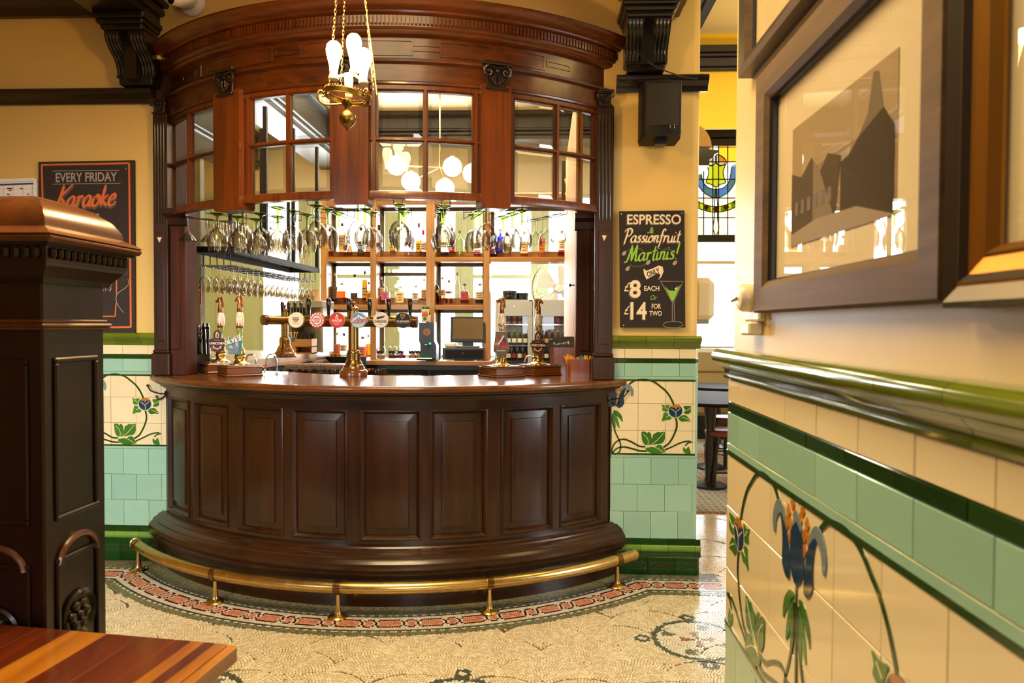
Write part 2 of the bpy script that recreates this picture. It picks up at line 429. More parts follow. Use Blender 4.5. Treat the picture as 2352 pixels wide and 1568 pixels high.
M['copper'] = plain('bronze_cast', 'b07a4c', .3, .9, vary=.25, nscale=60)
M['porcelain'] = plain('painted_porcelain', 'efe4cc', .15, coat=.6)
M['g_clear'] = glass('clear_glass', 'fbfaf7', '5e4a2c', .45)  # brown edge colour stands in for brown-gold reflections along the rims
M['g_thick'] = glass('thick_clear_glass', 'f2efe6', '6b5a40', .5)
M['g_pane'] = glass('bevelled_pane', 'ffffff', 'd8d4c8', .3, ior=1.5)
M['g_bevel'] = glass('pane_bevel', 'd9dbd8', 'a9aaa4', .6, ior=1.9)
M['g_green'] = glass('green_glass_stem', 'b4c878', '38521c', .6)
M['g_win'] = glass('window_glass', 'ffffff', 'f0f0ea', .3)
M['g_pic'] = glass('picture_glass', 'ffffff', 'e8e0d0', .3, ior=1.5)
M['t_green'] = plain('green_glazed_tile', '98c4b0', .1, coat=.5, vary=.09, nscale=9)
M['t_cream'] = plain('cream_glazed_tile', 'ecdcb4', .1, coat=.5, vary=.05, nscale=9)
M['t_dark'] = plain('dark_green_glazed_tile', '1c3d18', .1, coat=.5, vary=.3, nscale=12)
M['t_plinth'] = plain('plinth_green_glazed_tile', '0f3a12', .1, coat=.5, vary=.35, nscale=10)
M['t_olive'] = plain('olive_glazed_moulding', '66761b', .1, coat=.6, vary=.2, nscale=12)
M['t_lime'] = plain('mid_green_glazed_moulding', '6d9440', .1, coat=.6, vary=.2, nscale=12)
M['grout'] = plain('tile_grout', '5c5238', .8)
M['leaf'] = plain('leaf_glaze', '3f7a2c', .12, coat=.5, vary=.3, nscale=26)
M['stem'] = plain('stem_glaze', '24421a', .12, coat=.5, vary=.2, nscale=20)
M['blue'] = plain('blue_glaze', '153a5c', .1, coat=.5, vary=.35, nscale=22)
M['greyblue'] = plain('grey_blue_glaze', '7c8f94', .12, coat=.5, vary=.15, nscale=22)
M['orange'] = plain('orange_glaze', 'c07a24', .12, coat=.5, vary=.2, nscale=30)
M['line'] = plain('cream_tube_line', 'd9d2a8', .2, coat=.4)
M['lamp_globe'] = plain('opal_globe', 'fff4dc', .3, emit='ffe2a8', es=7.0)
M['bulb'] = plain('lit_bulb', 'fff0c8', .2, emit='ffcf7a', es=60.0)
M['sock'] = plain('lamp_holder_white', 'e8dccb', .35)
M['paint_cream'] = plain('sign_cream_paint', 'eed9b8', .6)
M['paint_white'] = plain('sign_white_paint', 'e8e2da', .6)
M['paint_grey'] = plain('sign_grey_paint', 'a89a90', .6)
M['paint_dim'] = plain('sign_dim_grey_paint', '5d5048', .6)
M['paint_orange'] = plain('sign_orange_paint', 'd96a28', .6)
M['paint_green'] = plain('sign_green_paint', '8cc43c', .6)
M['chalk'] = plain('chalkboard', '211712', .75, vary=.12, nscale=3)
M['chalk2'] = plain('chalkboard_brown', '2e211c', .75, vary=.12, nscale=3)
M['paper'] = plain('white_paper', 'f0ece6', .6)
M['red_print'] = plain('red_print', 'b8322a', .6)
M['navy_print'] = plain('navy_print', '3a3f63', .6)
M['leather'] = plain('beige_leather', 'a8966a', .45, vary=.08, nscale=4, bump=.2, bscale=60)
M['red_leather'] = plain('red_leather', '7c3a22', .4, vary=.15)
_cc = {}
def C(col, rough=.4, metal=0.0, coat=0.0):
    k = (col, rough, metal, coat)
    if k not in _cc: _cc[k] = plain('colour_' + col, col, rough, metal, coat=coat)
    return _cc[k]
_gc = {}
def G(tint, edge):
    if (tint, edge) not in _gc: _gc[tint, edge] = glass('tinted_glass_' + tint, tint, edge, .5)
    return _gc[tint, edge]

# stained glass, carpet, old photograph: flat colour with pattern
def stained(name, col, k_=.58):
    m = glass(name, col, col, .3, refl=.5, rough=.15, bumpy=.6)
    for n in m.node_tree.nodes:
        if n.type == 'MIX':
            for i in (6, 7): n.inputs[i].default_value = [v*k_ for v in n.inputs[i].default_value[:3]] + [1]
    return m
def carpet():
    m, t, p = nmat('patterned_carpet'); L = t.links
    tc = N(t, 'ShaderNodeTexCoord'); mp = N(t, 'ShaderNodeMapping'); mp.inputs['Rotation'].default_value = (0, 0, .78); L.new(tc.outputs['Object'], mp.inputs['Vector'])
    ck = N(t, 'ShaderNodeTexBrick', Scale=7.0); ck.inputs['Color1'].default_value = lin('7c745f'); ck.inputs['Color2'].default_value = lin('5f5a4a'); ck.inputs['Mortar'].default_value = lin('b9b29b'); ck.inputs['Mortar Size'].default_value = .04
    L.new(mp.outputs[0], ck.inputs['Vector'])
    wv = N(t, 'ShaderNodeTexVoronoi', Scale=34.0); L.new(tc.outputs['Object'], wv.inputs['Vector'])
    mx = N(t, 'ShaderNodeMix', data_type='RGBA'); mx.inputs[7].default_value = lin('8a4a20'); L.new(ck.outputs[0], mx.inputs[6])
    sp = N(t, 'ShaderNodeSeparateXYZ'); L.new(tc.outputs['Object'], sp.inputs[0])
    w2 = N(t, 'ShaderNodeMath', operation='SINE'); mu = N(t, 'ShaderNodeMath', operation='MULTIPLY'); mu.inputs[1].default_value = 5.2; L.new(sp.outputs['Y'], mu.inputs[0]); L.new(mu.outputs[0], w2.inputs[0])
    gt = N(t, 'ShaderNodeMath', operation='GREATER_THAN'); gt.inputs[1].default_value = .75; L.new(w2.outputs[0], gt.inputs[0])
    m3 = N(t, 'ShaderNodeMath', operation='MULTIPLY'); L.new(gt.outputs[0], m3.inputs[0]); L.new(wv.outputs['Distance'], m3.inputs[1]); L.new(m3.outputs[0], mx.inputs[0])
    L.new(mx.outputs[2], p.inputs['Base Color']); p.inputs['Roughness'].default_value = .95
    return m
M['carpet'] = carpet()
def tess():
    m, t, p = nmat('mosaic_tesserae'); L = t.links
    a = N(t, 'ShaderNodeAttribute', attribute_name='tint'); L.new(a.outputs['Color'], p.inputs['Base Color'])
    p.inputs['Roughness'].default_value = .17; p.inputs['Specular IOR Level'].default_value = .6
    return m
M['tess'] = tess()

# ================================================================ THE SETTING
YP, YL, XR, YC = 3.95, 4.02, 0.4544, 1.727       # tile faces: pier, left wall, right wall; right wall's corner
CEIL = 3.5
def struct(name, b, mat, parent=None, smooth=0):
    o = b.build(name, mat, parent, smooth=smooth)
    if parent is None: o['kind'] = 'structure'
    return o
floor = struct('floor', B().box(-4.8, 4.2, -3.2, 9.6, -.12, -.004), plain('mosaic_mortar', '5e5236', .6))
struct('ceiling', B().box(-4.8, 4.2, -3.2, 4.3, CEIL, CEIL+.1), M['ceiling'])
struct('ceiling_far', B().box(-4.8, 4.2, 4.3, 9.6, 3.95, 4.05), M['ceiling'])
struct('wall_left', B().box(-4.9, -4.8, -3.2, 9.6, -.1, 4.05), M['plaster'])
struct('wall_rear', B().box(-4.8, 4.2, -3.3, -3.2, -.1, 4.05), M['plaster'])
struct('wall_far_right', B().box(4.2, 4.3, -3.2, 9.6, -.1, 4.05), M['plaster_far'])
# the wall round the bar: left length, header over the opening, all one plastered wall
xl = -2.28
wb = B(); wb.box(-4.8, xl, YL+.012, YL+.22, 0, CEIL+.3); wb.box(xl, .40, YL-.06, YL+.16, 2.93, CEIL+.3)
wall_back = struct('wall_back', wb, M['plaster'])
# the pier right of the bar, its passage corner rounded
px0, px1 = .30, .875
pier = [(px0, YP+.012)] + [(px1-.05+.05*math.sin(t), YP+.062-.05*math.cos(t)) for t in [i*math.pi/12 for i in range(7)]] + [(px1, YP+.5), (px0, YP+.5)]
wall_pier = struct('wall_pier', B().prism(pier, 0, CEIL+.3), M['plaster'], smooth=35)
wr = B(); wr.box(XR+.012, XR+.26, -3.2, YC, 0, CEIL)
wall_right = struct('wall_right', wr, M['plaster_worn'])
# far room: end wall with its window openings
WZ0, WZ1 = 0.95, 3.14
far_windows = [(-3.83, -3.25), (-3.05, -2.12), (-1.97, -1.13), (-.98, -.12), (.02, .75)]
wf = B(); Yf = 9.3
x = -4.8
segs = []
for a, b_ in far_windows: segs.append((x, a)); x = b_
segs.append((x, 1.82)); 
for a, b_ in segs: wf.box(a, b_, Yf, Yf+.2, WZ0, WZ1)
wf.box(-4.8, 1.82, Yf, Yf+.2, 0, WZ0); wf.box(-4.8, 4.2, Yf, Yf+.2, 3.8, 4.0); wf.box(-4.8, 1.82, Yf, Yf+.2, WZ1, 3.8)
wf.box(1.82, 2.85, Yf, Yf+.2, 0, 1.14); wf.box(2.85, 4.2, Yf, Yf+.2, 0, 3.8)
struct('wall_far', wf, M['plaster_far'])

# ---------------------------------------------------------------- tiles
_tm = {}
def tile_mesh(w, h, kind, d=.012):
    k = (round(w, 4), round(h, 4), kind)
    if k not in _tm:
        c = .0011; x, y = w/2, h/2
        v = [(-x,-y,0),(x,-y,0),(x,y,0),(-x,y,0),(-x,-y,d-c),(x,-y,d-c),(x,y,d-c),(-x,y,d-c),(-x+c,-y+c,d),(x-c,-y+c,d),(x-c,y-c,d),(-x+c,y-c,d)]
        f = [(8,9,10,11)] + [(i,(i+1)%4,(i+1)%4+4,i+4) for i in range(4)] + [(i+4,(i+1)%4+4,(i+1)%4+8,i+8) for i in range(4)]
        _tm[k] = B().add(v, f).mesh('tile_'+kind, M[kind], 0)
    return _tm[k]
TP = .153; JT = .0016
def tile_row(parent, T, u0, u1, v0, v1, uj, kind, pitch=TP, name='tile', wob=.4):
    """tiles from u0 to u1 with a joint at uj"""
    k0 = math.floor((u0-uj)/pitch + 1e-6); u = uj + k0*pitch
    while u < u1 - 1e-6:
        a, b_ = max(u, u0), min(u+pitch, u1)
        if b_ - a > .012:
            me = tile_mesh(b_-a-JT, v1-v0-JT, kind)
            tilt = Matrix.Rotation(rad(RNG.uniform(-wob, wob)), 4, 'X') @ Matrix.Rotation(rad(RNG.uniform(-wob, wob)), 4, 'Y')
            put(me, name, parent, False, T @ loc((a+b_)/2, (v0+v1)/2, RNG.uniform(-.0006, .0006)) @ tilt)
        u += pitch
def mould_row(parent, T, u0, u1, uj, prof, kind, pitch=TP, name='moulding_tile'):
    k0 = math.floor((u0-uj)/pitch + 1e-6); u = uj + k0*pitch
    while u < u1 - 1e-6:
        a, b_ = max(u, u0), min(u+pitch, u1)
        if b_ - a > .012: B().extr(prof, a+.0008, b_-.0008, T).build(name, M[kind], parent, smooth=50)
        u += pitch
zA, zB, zC, zD = 1.2717, 1.2202, 1.1946, 1.1188
zE = zD - 3*TP; zF = zE - 3*TP
RAIL = [(0, 1.277), (.016, 1.277), (.018, 1.283), (.012, 1.287), (.015, 1.297), (.024, 1.305), (.026, 1.309), (.03, 1.311), (.041, 1.316), (.047, 1.326), (.046, 1.337), (.039, 1.345), (.028, 1.349), (0, 1.349)]
BASE_LO = [(0, .128), (.024, .128), (.026, .112), (.030, .110), (.030, .101), (0, .101)]
BASE_MID = [(0, .129), (.022, .129), (.03, .14), (.031, .15), (.027, .163), (.018, .167), (0, .167)]
BASE_TOP = [(0, .168), (.02, .168), (.018, .178), (.014, .19), (.0135, zF), (0, zF)]
def q(x, y): return ((x+275)*.00034, (1460-y)*.000336)
def relief(parent, T, half, bodies=True, central=True):
    """tube-lined art-nouveau flower tiles; u=0 on the big bloom, v=0 at the foot of the panel"""
    S = -1 if half < 0 else 1
    Z = .0122
    def cu(pts, closed=False, k=5): return [(p.x, p.y) for p in catmull([(S*a, b_, 0) for a, b_ in pts], k, closed)]
    def poly(name, pts, mat, z=Z, h=.0016, raw=False):
        return B().prism(cu(pts, True, 4) if not raw else [(S*a, b_) for a, b_ in pts], z, z+h, T).build(name, M[mat], parent, smooth=0)
    def stem(pts, w=.0085, mat='stem', h=.0018, z=Z, name='stem'):
        return B().ribbon(cu(pts), w, z, z+h, T).build(name, M[mat], parent, smooth=0)
    Q = lambda L: [q(*p) for p in L]
    stem(Q([(20,230),(100,170),(180,150),(290,145),(390,165),(470,205),(540,260),(615,320),(680,400),(730,490),(765,570)]), .0095)
    stem(Q([(795,785),(812,850),(812,940),(785,1030),(740,1130),(680,1220),(595,1280)]), .0095)
    stem(Q([(-60,1150),(0,1165),(80,1200),(200,1265),(300,1275)]), .009)
    stem(Q([(-60,1280),(0,1290),(120,1320),(210,1345),(320,1350)]), .009)
    stem(Q([(620,1325),(740,1270),(860,1210),(950,1180),(1040,1172)]), .008); stem(Q([(1075,1185),(1000,1205),(955,1250)]), .007)
    for L in ([(560,565),(620,577),(690,565),(668,630),(650,678),(575,660),(580,610)], [(600,700),(660,705),(672,745),(725,780),(690,820),(640,818),(570,840),(588,750)],
              [(920,590),(985,580),(1050,590),(1038,640),(1042,680),(990,715),(930,700),(955,660)], [(845,785),(900,740),(960,740),(1000,780),(1040,835),(960,835),(900,845),(860,820)],
              [(925,1275),(950,1290),(965,1310),(1010,1265),(1030,1310),(1045,1380),(970,1380),(925,1340)]): poly('leaf', Q(L), 'leaf')
    for L in ([(235,1030),(290,1020),(325,1045),(355,1022),(392,1060),(397,1110),(408,1140),(372,1200),(360,1240),(340,1248),(290,1240),(250,1180),(240,1110)],
              [(415,1135),(425,1070),(470,1040),(505,1022),(545,1030),(615,1020),(618,1080),(620,1135),(590,1200),(545,1222),(495,1228),(440,1240),(390,1245),(365,1240),(390,1180)],
              [(305,1300),(350,1275),(430,1275),(480,1262),(500,1245),(560,1245),(590,1290),(622,1355),(560,1378),(480,1390),(420,1388),(360,1365),(320,1340)]): poly('leaf', Q(L), 'leaf')
    for L in ([(265,1060),(330,1130),(345,1200),(335,1260)], [(600,1035),(520,1130),(450,1200),(365,1255)], [(330,1290),(400,1270),(480,1290),(540,1325),(585,1352)],
              [(1050,600),(1000,640),(930,665)], [(1035,830),(960,790),(900,770)], [(640,770),(700,740)], [(600,590),(650,635)]): stem(Q(L), .0032, 'line', .0022, name='tube_line')
    c = q(790, 665); rr = .0375
    poly('flower_ring', [(c[0]+(rr+.0035)*math.cos(t*.449), c[1]+(rr+.0035)*math.sin(t*.449)) for t in range(14)], 'line', h=.0012)
    poly('flower', [(c[0]+rr*math.cos(t*.449), c[1]+rr*math.sin(t*.449)*.97) for t in range(14)], 'blue', h=.0022)
    poly('flower_crown', Q([(705,592),(740,568),(790,560),(850,565),(880,592),(850,612),(822,602),(795,640),(765,604),(735,612)]), 'orange', h=.0027, raw=True)
    stem(Q([(715,630),(790,690),(795,765)]), .003, 'line', .0028, name='tube_line'); stem(Q([(870,625),(830,655),(790,690)]), .003, 'line', .0028, name='tube_line')
    k = 1.15; up = lambda L, d=.055: [(a, b_+d) for a, b_ in L]
    body = [(.030,.235),(.036,.28),(.046,.312),(.062,.338),(.076,.337),(.068,.318),(.063,.285),(.064,.25),(.053,.232),(.040,.226)]
    curl = [(.047,.325),(.060,.356),(.08,.368),(.1,.355),(.111,.325),(.106,.298),(.099,.302),(.096,.322),(.085,.338),(.07,.345)]
    if bodies:
        poly('petal', up([(a*k, b_) for a, b_ in body]), 'blue', h=.0022); poly('petal_curl', up([(a*k, b_) for a, b_ in curl], .048), 'greyblue', h=.0024)
        for (a, b_) in ((.012,.385),(.034,.362),(.045,.385),(.024,.405),(.034,.338),(.052,.362)):
            poly('flower_crown', up([(a, b_+.014), (a+.0095, b_), (a, b_-.014), (a-.0095, b_)], .02), 'orange', h=.002, raw=True)
        for L in ([(.012,.212),(.034,.214),(.062,.185),(.066,.15),(.052,.168),(.028,.19)], [(.016,.205),(.03,.19),(.045,.15),(.05,.115),(.036,.13),(.022,.165)], [(.012,.2),(.02,.18),(.028,.13),(.024,.105),(.015,.13)]): poly('leaf', up(L, .05), 'leaf')
        stem([(.012,.25),(.01,.2),(.03,.135),(.055,.08),(.052,.035),(.024,.018),(.008,.034),(.02,.075),(.048,.098),(.075,.104)], .008); stem([(.008,.022),(.038,.052),(.075,.060)], .008)
    if central:
        S = 1
        poly('petal', up([(0,.352),(.02,.335),(.031,.30),(.031,.262),(.018,.238),(0,.229),(-.018,.238),(-.031,.262),(-.031,.30),(-.02,.335)]), 'blue', h=.0024)
        poly('petal_tip', up([(0,.362),(.014,.35),(.02,.33),(0,.343),(-.02,.33),(-.014,.35)]), 'greyblue', h=.0028)
        stem([(0,.285),(.002,.12),(0,.0)], .008)
def band(parent, T, u0, u1):
    for a, b_, k in ((zD-.006, zD, 't_green'), (zD-.0235, zD-.0145, 'stem'), (zE+.016, zE+.025, 'stem')):
        pass
    B().box(u0, u1, zD-.026, zD-.0165, .0121, .0142, T).build('dark_line', M['stem'], parent, smooth=0)
    B().box(u0, u1, zE+.0155, zE+.025, .0121, .0142, T).build('dark_line', M['stem'], parent, smooth=0)
    B().box(u0, u1, zD-.0155, zD-.001, .0119, .0132, T).build('mint_line', M['t_green'], parent, smooth=0)
    B().box(u0, u1, zE+.001, zE+.0145, .0119, .0132, T).build('mint_line', M['t_green'], parent, smooth=0)
def tiled(parent, T, u0, u1, uj, low=True, rail_u=None):
    ru = rail_u or (u0, u1)
    B().box(u0, u1, 0, 1.3, -.004, .0062, T).build('grout', M['grout'], parent, smooth=0)
    mould_row(parent, T, ru[0], ru[1], uj+.04, RAIL, 't_olive')
    tile_row(parent, T, u0, u1, zB, zA+.004, uj+.075, 't_cream')
    tile_row(parent, T, u0, u1, zC, zB, uj+.03, 't_dark')
    tile_row(parent, T, u0, u1, zD, zC, uj+.075, 't_green')
    for k in range(3): tile_row(parent, T, u0, u1, zD-(k+1)*TP, zD-k*TP, uj, 't_cream', wob=.15)
    band(parent, T, u0, u1)
    for k in range(3): tile_row(parent, T, u0, u1, zE-(k+1)*TP, zE-k*TP, uj+(.075 if k % 2 == 0 else 0), 't_green')
    if low:
        for p, kd in ((BASE_TOP, 't_plinth'), (BASE_MID, 't_lime'), (BASE_LO, 't_plinth')): mould_row(parent, T, ru[0], ru[1], uj+.02, p, kd)
        T2 = T @ loc(0, 0, .018)
        tile_row(parent, T2, u0, u1+(.02 if rail_u else 0), .0, .101, uj+.06, 't_plinth', name='plinth_tile')
Tl = front(0, YL+.012, 0); Tp = front(0, YP+.012, 0); Tr = side(XR+.012, 0, 0)
uL = at(254.2, 900, YL).x; uP = at(1466, 900, YP).x
tiled(wall_back, Tl, -4.79, xl+.07, uL); relief(wall_back, Tl @ loc(uL-TP, zE, 0), 1); relief(wall_back, Tl @ loc(uL-TP, zE, 0), -1, True, False)
PR = .858
tiled(wall_pier, Tp, .385, PR, uP, rail_u=(.385, .895)); relief(wall_pier, Tp @ loc(uP-TP, zE, 0), 1)
# narrow bullnose tiles down the pier's passage corner
for k, (z0, z1, kd) in enumerate([(zB, zA, 't_cream'), (zC, zB, 't_dark'), (zD, zC, 't_green')] + [(zD-(i+1)*TP, zD-i*TP, 't_green') for i in range(6)]):
    B().lathe([(.0, z0+.0004), (.022, z0+.0004), (.022, z1-.0004), (0, z1-.0004)], 16, loc(PR-.004, YP+.023, 0)).build('corner_tile', M[kd], wall_pier, smooth=40)
B().lathe([(0, .0), (.03, 0), (.03, .1), (0, .1)], 16, loc(PR+.005, YP+.016, 0)).build('corner_tile', M['t_plinth'], wall_pier, smooth=40)
uR = -(1.627-TP*10)
uRm = -atX(1768, 1200, XR).y
tiled(wall_right, Tr, -YC, .1, uRm, low=False, rail_u=(-YC-.03, .1)); relief(wall_right, Tr @ loc(uRm+TP, zE, 0), 1); relief(wall_right, Tr @ loc(uRm+TP, zE, 0), -1, True, False)
# painted corner strip of the right wall's end
B().box(XR+.012, XR+.26, YC-.001, YC+.012, 0, 1.3).build('end_tile_strip', M['t_cream'], wall_right, smooth=0)
# rail returning round the right wall's end
B().extr(RAIL, 0, .27, basis((XR+.27, YC, 0), (-1, 0, 0), (0, 0, 1))).build('moulding_tile', M['t_olive'], wall_right, smooth=50)

# ---------------------------------------------------------------- picture rails, cornices, beams
PRAIL = [(0, 0), (.02, 0), (.024, .018), (.03, .03), (.052, .045), (.06, .06), (.06, .078), (.05, .085), (0, .085)]
struct('trim_1', B().extr([(o, v+2.69) for o, v in PRAIL], -4.8, xl, front(0, YL+.012, 0)), M['black_wood'], smooth=40)
struct('trim_2', B().extr([(o, v+2.708) for o, v in PRAIL], .40, px1+.03, front(0, YP+.012, 0)), M['black_wood'], smooth=40)
struct('trim_3', B().extr([(o*1.6, v*1.9+3.20) for o, v in PRAIL], -4.8, xl, front(0, YL+.012, 0)), M['black_wood'], smooth=40)
def beam(name, x0, x1, y0, y1, z0, z1, along='y', mat='black_wood'):
    b = B(); w = .055
    if along == 'y':
        b.box(x0+w, x1-w, y0, y1, z0, z1); b.box(x0, x1, y0, y1, z0+.09, z0+.125, ch=.01); b.box(x0+w*.45, x1-w*.45, y0, y1, z0+.045, z0+.09, ch=.012); b.box(x0-.02, x1+.02, y0, y1, z1-.06, z1, ch=.015)
    else:
        b.box(x0, x1, y0+w, y1-w, z0, z1); b.box(x0, x1, y0, y1, z0+.09, z0+.125, ch=.01); b.box(x0, x1, y0+w*.45, y1-w*.45, z0+.045, z0+.09, ch=.012); b.box(x0, x1, y0-.02, y1+.02, z1-.06, z1, ch=.015)
    return struct(name, b, M[mat], smooth=30)
beam('beam_front', -2.56, -2.16, -3.2, YL, 3.12, CEIL)
beam('beam_front_right', .40, .80, -3.2, YP, 3.12, CEIL)
beam('beam_passage', 1.03, 1.18, 3.2, 9.3, 3.55, 3.95, mat='matt_black')
beam_sheen = plain('dark_glossy_beam_paint', '4a443c', .42, coat=.12); M['beam_sheen'] = beam_sheen  # grey base colour stands in for daylight sheen on brown-black beams
beam('beam_bar', -3.05, -2.55, 4.3, 9.3, 3.48, 3.95, mat='beam_sheen')
beam('beam_bar_outer', -4.35, -3.8, 4.3, 9.3, 3.48, 3.95, mat='beam_sheen')
beam('beam_cross', -2.5, 1.05, 8.3, 8.75, 3.62, 3.95, along='x')
YH = 6.2; zh0, zh1, zh2 = at(1645, 296, YH).z, at(1645, 165, YH).z, at(1645, 113, YH).z
struct('wall_passage', B().box(.9, 4.2, YH, YH+.02, zh0, 4.0), M['yellow'])
bx = B(); h_ = zh2-zh1
for k_, (a, b_) in enumerate(((0, .16), (.16, .55), (.55, .7), (.7, 1.0))): bx.box(.9, 4.2, YH-.03-.025*k_, YH, zh1+h_*a, zh1+h_*b_, ch=.006)
struct('trim_4', bx, M['black_wood'])
# corbels under the two front beams
def corbel(label, x0, x1, Y, z0, z1):
    t = thing('wall_corbel', label, 'corbel', ((x0+x1)/2, Y, z0)); w = x1-x0; h = z1-z0
    b = B(); b.box(x0+.015, x1-.015, Y-.10, Y, z0, z0+.045, ch=.006); b.box(x0+.005, x1-.005, Y-.11, Y, z0+.036, z0+.05, ch=.005); b.build('foot', M['black_wood'], t, smooth=0)
    b = B(); b.box(x0-.035, x1+.035, Y-.27, Y, z1-.035, z1, ch=.008); b.box(x0-.022, x1+.022, Y-.255, Y, z1-.06, z1-.03, ch=.01); b.box(x0-.008, x1+.008, Y-.235, Y, z1-.085, z1-.055, ch=.008); b.build('cap', M['black_wood'], t, smooth=0)
    prof = [(0, .045), (.085, .045), (.088, .075), (.098, .11), (.125, .145), (.165, .175), (.195, .21), (.205, .235), (.205, h-.08), (0, h-.08)]
    flip = Matrix(((1,0,0,0),(0,1,0,0),(0,0,-1,0),(0,0,0,1)))
    for s0, s1 in ((x0, x0+w*.38), (x1-w*.38, x1)):
        B().prism(prof, s0, s1, basis((0, Y, z0), (0, -1, 0), (0, 0, 1)) @ flip).build('scroll', M['black_wood'], t, smooth=30)
        for i in range(4):
            xx = s0 + (s1-s0)*(.17+.22*i)
            B().tube(catmull([(xx, Y-o-.001, z0+v) for o, v in prof[1:8]], 4), .0062, 6).build('reed', M['black_wood'], t)
    B().box(x0+w*.34, x1-w*.34, Y-.15, Y, z0+.02, z1-.07).build('back_board', M['black_wood'], t, smooth=0)
    return t
corbel('black carved corbel on the dark rail above the karaoke board', at(243, 130, 3.84).x, at(333, 130, 3.84).x, YL+.012, 2.775, 3.12)
corbel('black carved corbel on the dark rail above the loudspeaker', at(1440, 120, 3.77).x, at(1541, 120, 3.77).x, YP+.012, 2.793, 3.12)

# ---------------------------------------------------------------- mosaic floor: every tessera is a small raised block
def mosaic():
    rs = np.random.RandomState(5)
    cx, cy, ang, su, sv, col = [], [], [], [], [], []
    def L(h): return np.array(lin(h)[:3])
    cream = [L('e2d5b9'), L('dacbac'), L('e8dcc2'), L('d3c3a2')]
    white = [L('d9d2c4'), L('cfc8ba'), L('e0dacd')]
    pink = [L('c98a72'), L('c07f68'), L('d09a82')]
    brown = [L('43160f'), L('4d1c13')]
    grey = [L('6f7460'), L('79785f'), L('666b5a'), L('80805f'), L('8a8060')]
    teal = [L('3f463e'), L('474c42')]
    tan = [L('a5713c'), L('9a8a4e')]
    pick = lambda a: a[rs.randint(len(a))] * (1 + rs.uniform(-.07, .07))
    meds = [(.70, 3.125), (-.315, 2.53), (-1.33, 2.53), (-2.35, 2.53), (.70, 2.1), (1.6, 3.9)]
    def medal(x, y):
        for mx, my in meds:
            dx, dy = x-mx, y-my; r = math.hypot(dx, dy)
            if r < .30:
                if .178 < r < .203: return grey[2]*.7
                for ax, ay in ((-.245, 0), (0, .235), (.245, 0), (0, -.235)):
                    rr = math.hypot(dx-ax, dy-ay)
                    if .017 < rr < .036 and r > .2: return grey[2]*.7
                    if rr <= .017 and r > .2: return white[0]
                if r <= .178:
                    a = math.atan2(dy, dx)
                    if .105 < r < .16 and abs(((a*4/math.pi-1) % 2)-.5) < .22: return grey[3]*.75
                    if r < .075 and abs(math.sin(2*a)) < .55: return tan[0] if r > .03 else brown[0]*1.6
                    return white[2]
        return None
    def add(x, y, a, w, h, c): cx.append(x); cy.append(y); ang.append(a); su.append(w); sv.append(h); col.append(c)
    def border_col(k, c):
        ak = abs(k); m = c % 18
        if ak >= 8: return pick(grey)
        if ak == 7: return pick(white) if (c//2) % 2 == 0 else pick(tan+grey)
        if ak == 6: return pick(teal)
        if ak >= 4: return pick(white)
        if m < 9 or 12 <= m < 15: return pick(pink) if ak <= 1 else (pick(pink)*1.25 if ak == 2 else pick(brown))
        if m in (10, 16): return pick(brown) if ak <= 1 else pick(white)
        return pick(white) if ak <= 1 or ak == 3 else pick(brown)
    ph = .0125; off = lambda k: k*ph*(1 if abs(k) < 7 else 1.0)
    RO_, YO = 2.2, 3.65
    for k in range(-10, 16):
        d = .126 + k*ph; r = RO_ - d
        n = int(round(r*rad(120)/.0109))
        for i in range(n):
            a = rad(-60) + rad(120)*(i+.5)/n + (0 if abs(k) < 8 else rs.uniform(-.0005, .0005))
            x, y = BC.x + r*math.sin(a), BC.y - r*math.cos(a)
            if y < YO + d - ph*.3: c = int(round((a - rad(BA)) * 2.074/.0109)); add(x, y, a, .0096, ph-.0022, border_col(k, c))
        y = YO + d
        if y < 4.0:
            for i in range(-300, 190):
                x = BC.x + (i+.5)*.0109
                if x < -3.4 or x > .99: continue
                if math.hypot(x-BC.x, y-BC.y) > r + ph*.3: add(x, y, 0, .0096, ph-.0022, border_col(k, i + 300*18))
    w, h, R = .34, .17, .20; p = .0128
    for j in range(11, 36):
        for i in range(-12, 9):
            fx = i*w + (w/2 if j % 2 else 0) + rs.uniform(-.012, .012); fy = j*h + rs.uniform(-.008, .008)
            below = [(i*w + (w/2 if j % 2 else 0) + s_*w/2, fy-h) for s_ in (-1, 1)] + [(i*w + (w/2 if j % 2 else 0), fy-2*h)]
            for k in range(1, int(R/p)+1):
                r = k*p; n = max(3, int(2*math.pi*r/p)); o = rs.uniform(0, 6)
                for t in range(n):
                    a = o + 2*math.pi*t/n; x = fx + r*math.cos(a); y = fy + r*math.sin(a)
                    if y < fy - h*1.1: continue
                    if x < -3.3 or x > 2.6 or y < 1.85 or y > 5.26: continue
                    if (y > 3.64 and x < .98 and y < 3.972) or (y >= 3.9 and x < .885): continue
                    if x < 1.0 and y < 3.97 and math.hypot(x-BC.x, y-BC.y) < RO_+.006: continue
                    if x > XR-.01 and y < YC: continue
                    if any((x-bx_)**2 + (y-by_)**2 < (R+p*.12)**2 for bx_, by_ in below): continue
                    c = medal(x, y)
                    add(x, y, a+math.pi/2+rs.uniform(-.05, .05), p-.0013+rs.uniform(-.0009, .0004), p-.0013+rs.uniform(-.0005, .0003), pick(cream) if c is None else c*(1+rs.uniform(-.08, .08)))
    n = len(cx); cx_, cy_, an, u, v = map(np.array, (cx, cy, ang, su, sv)); colr = np.array(col)
    ca, sa = np.cos(an), np.sin(an); V = np.zeros((n, 8, 3), np.float32)
    zt = rs.uniform(-.0005, .0005, n)
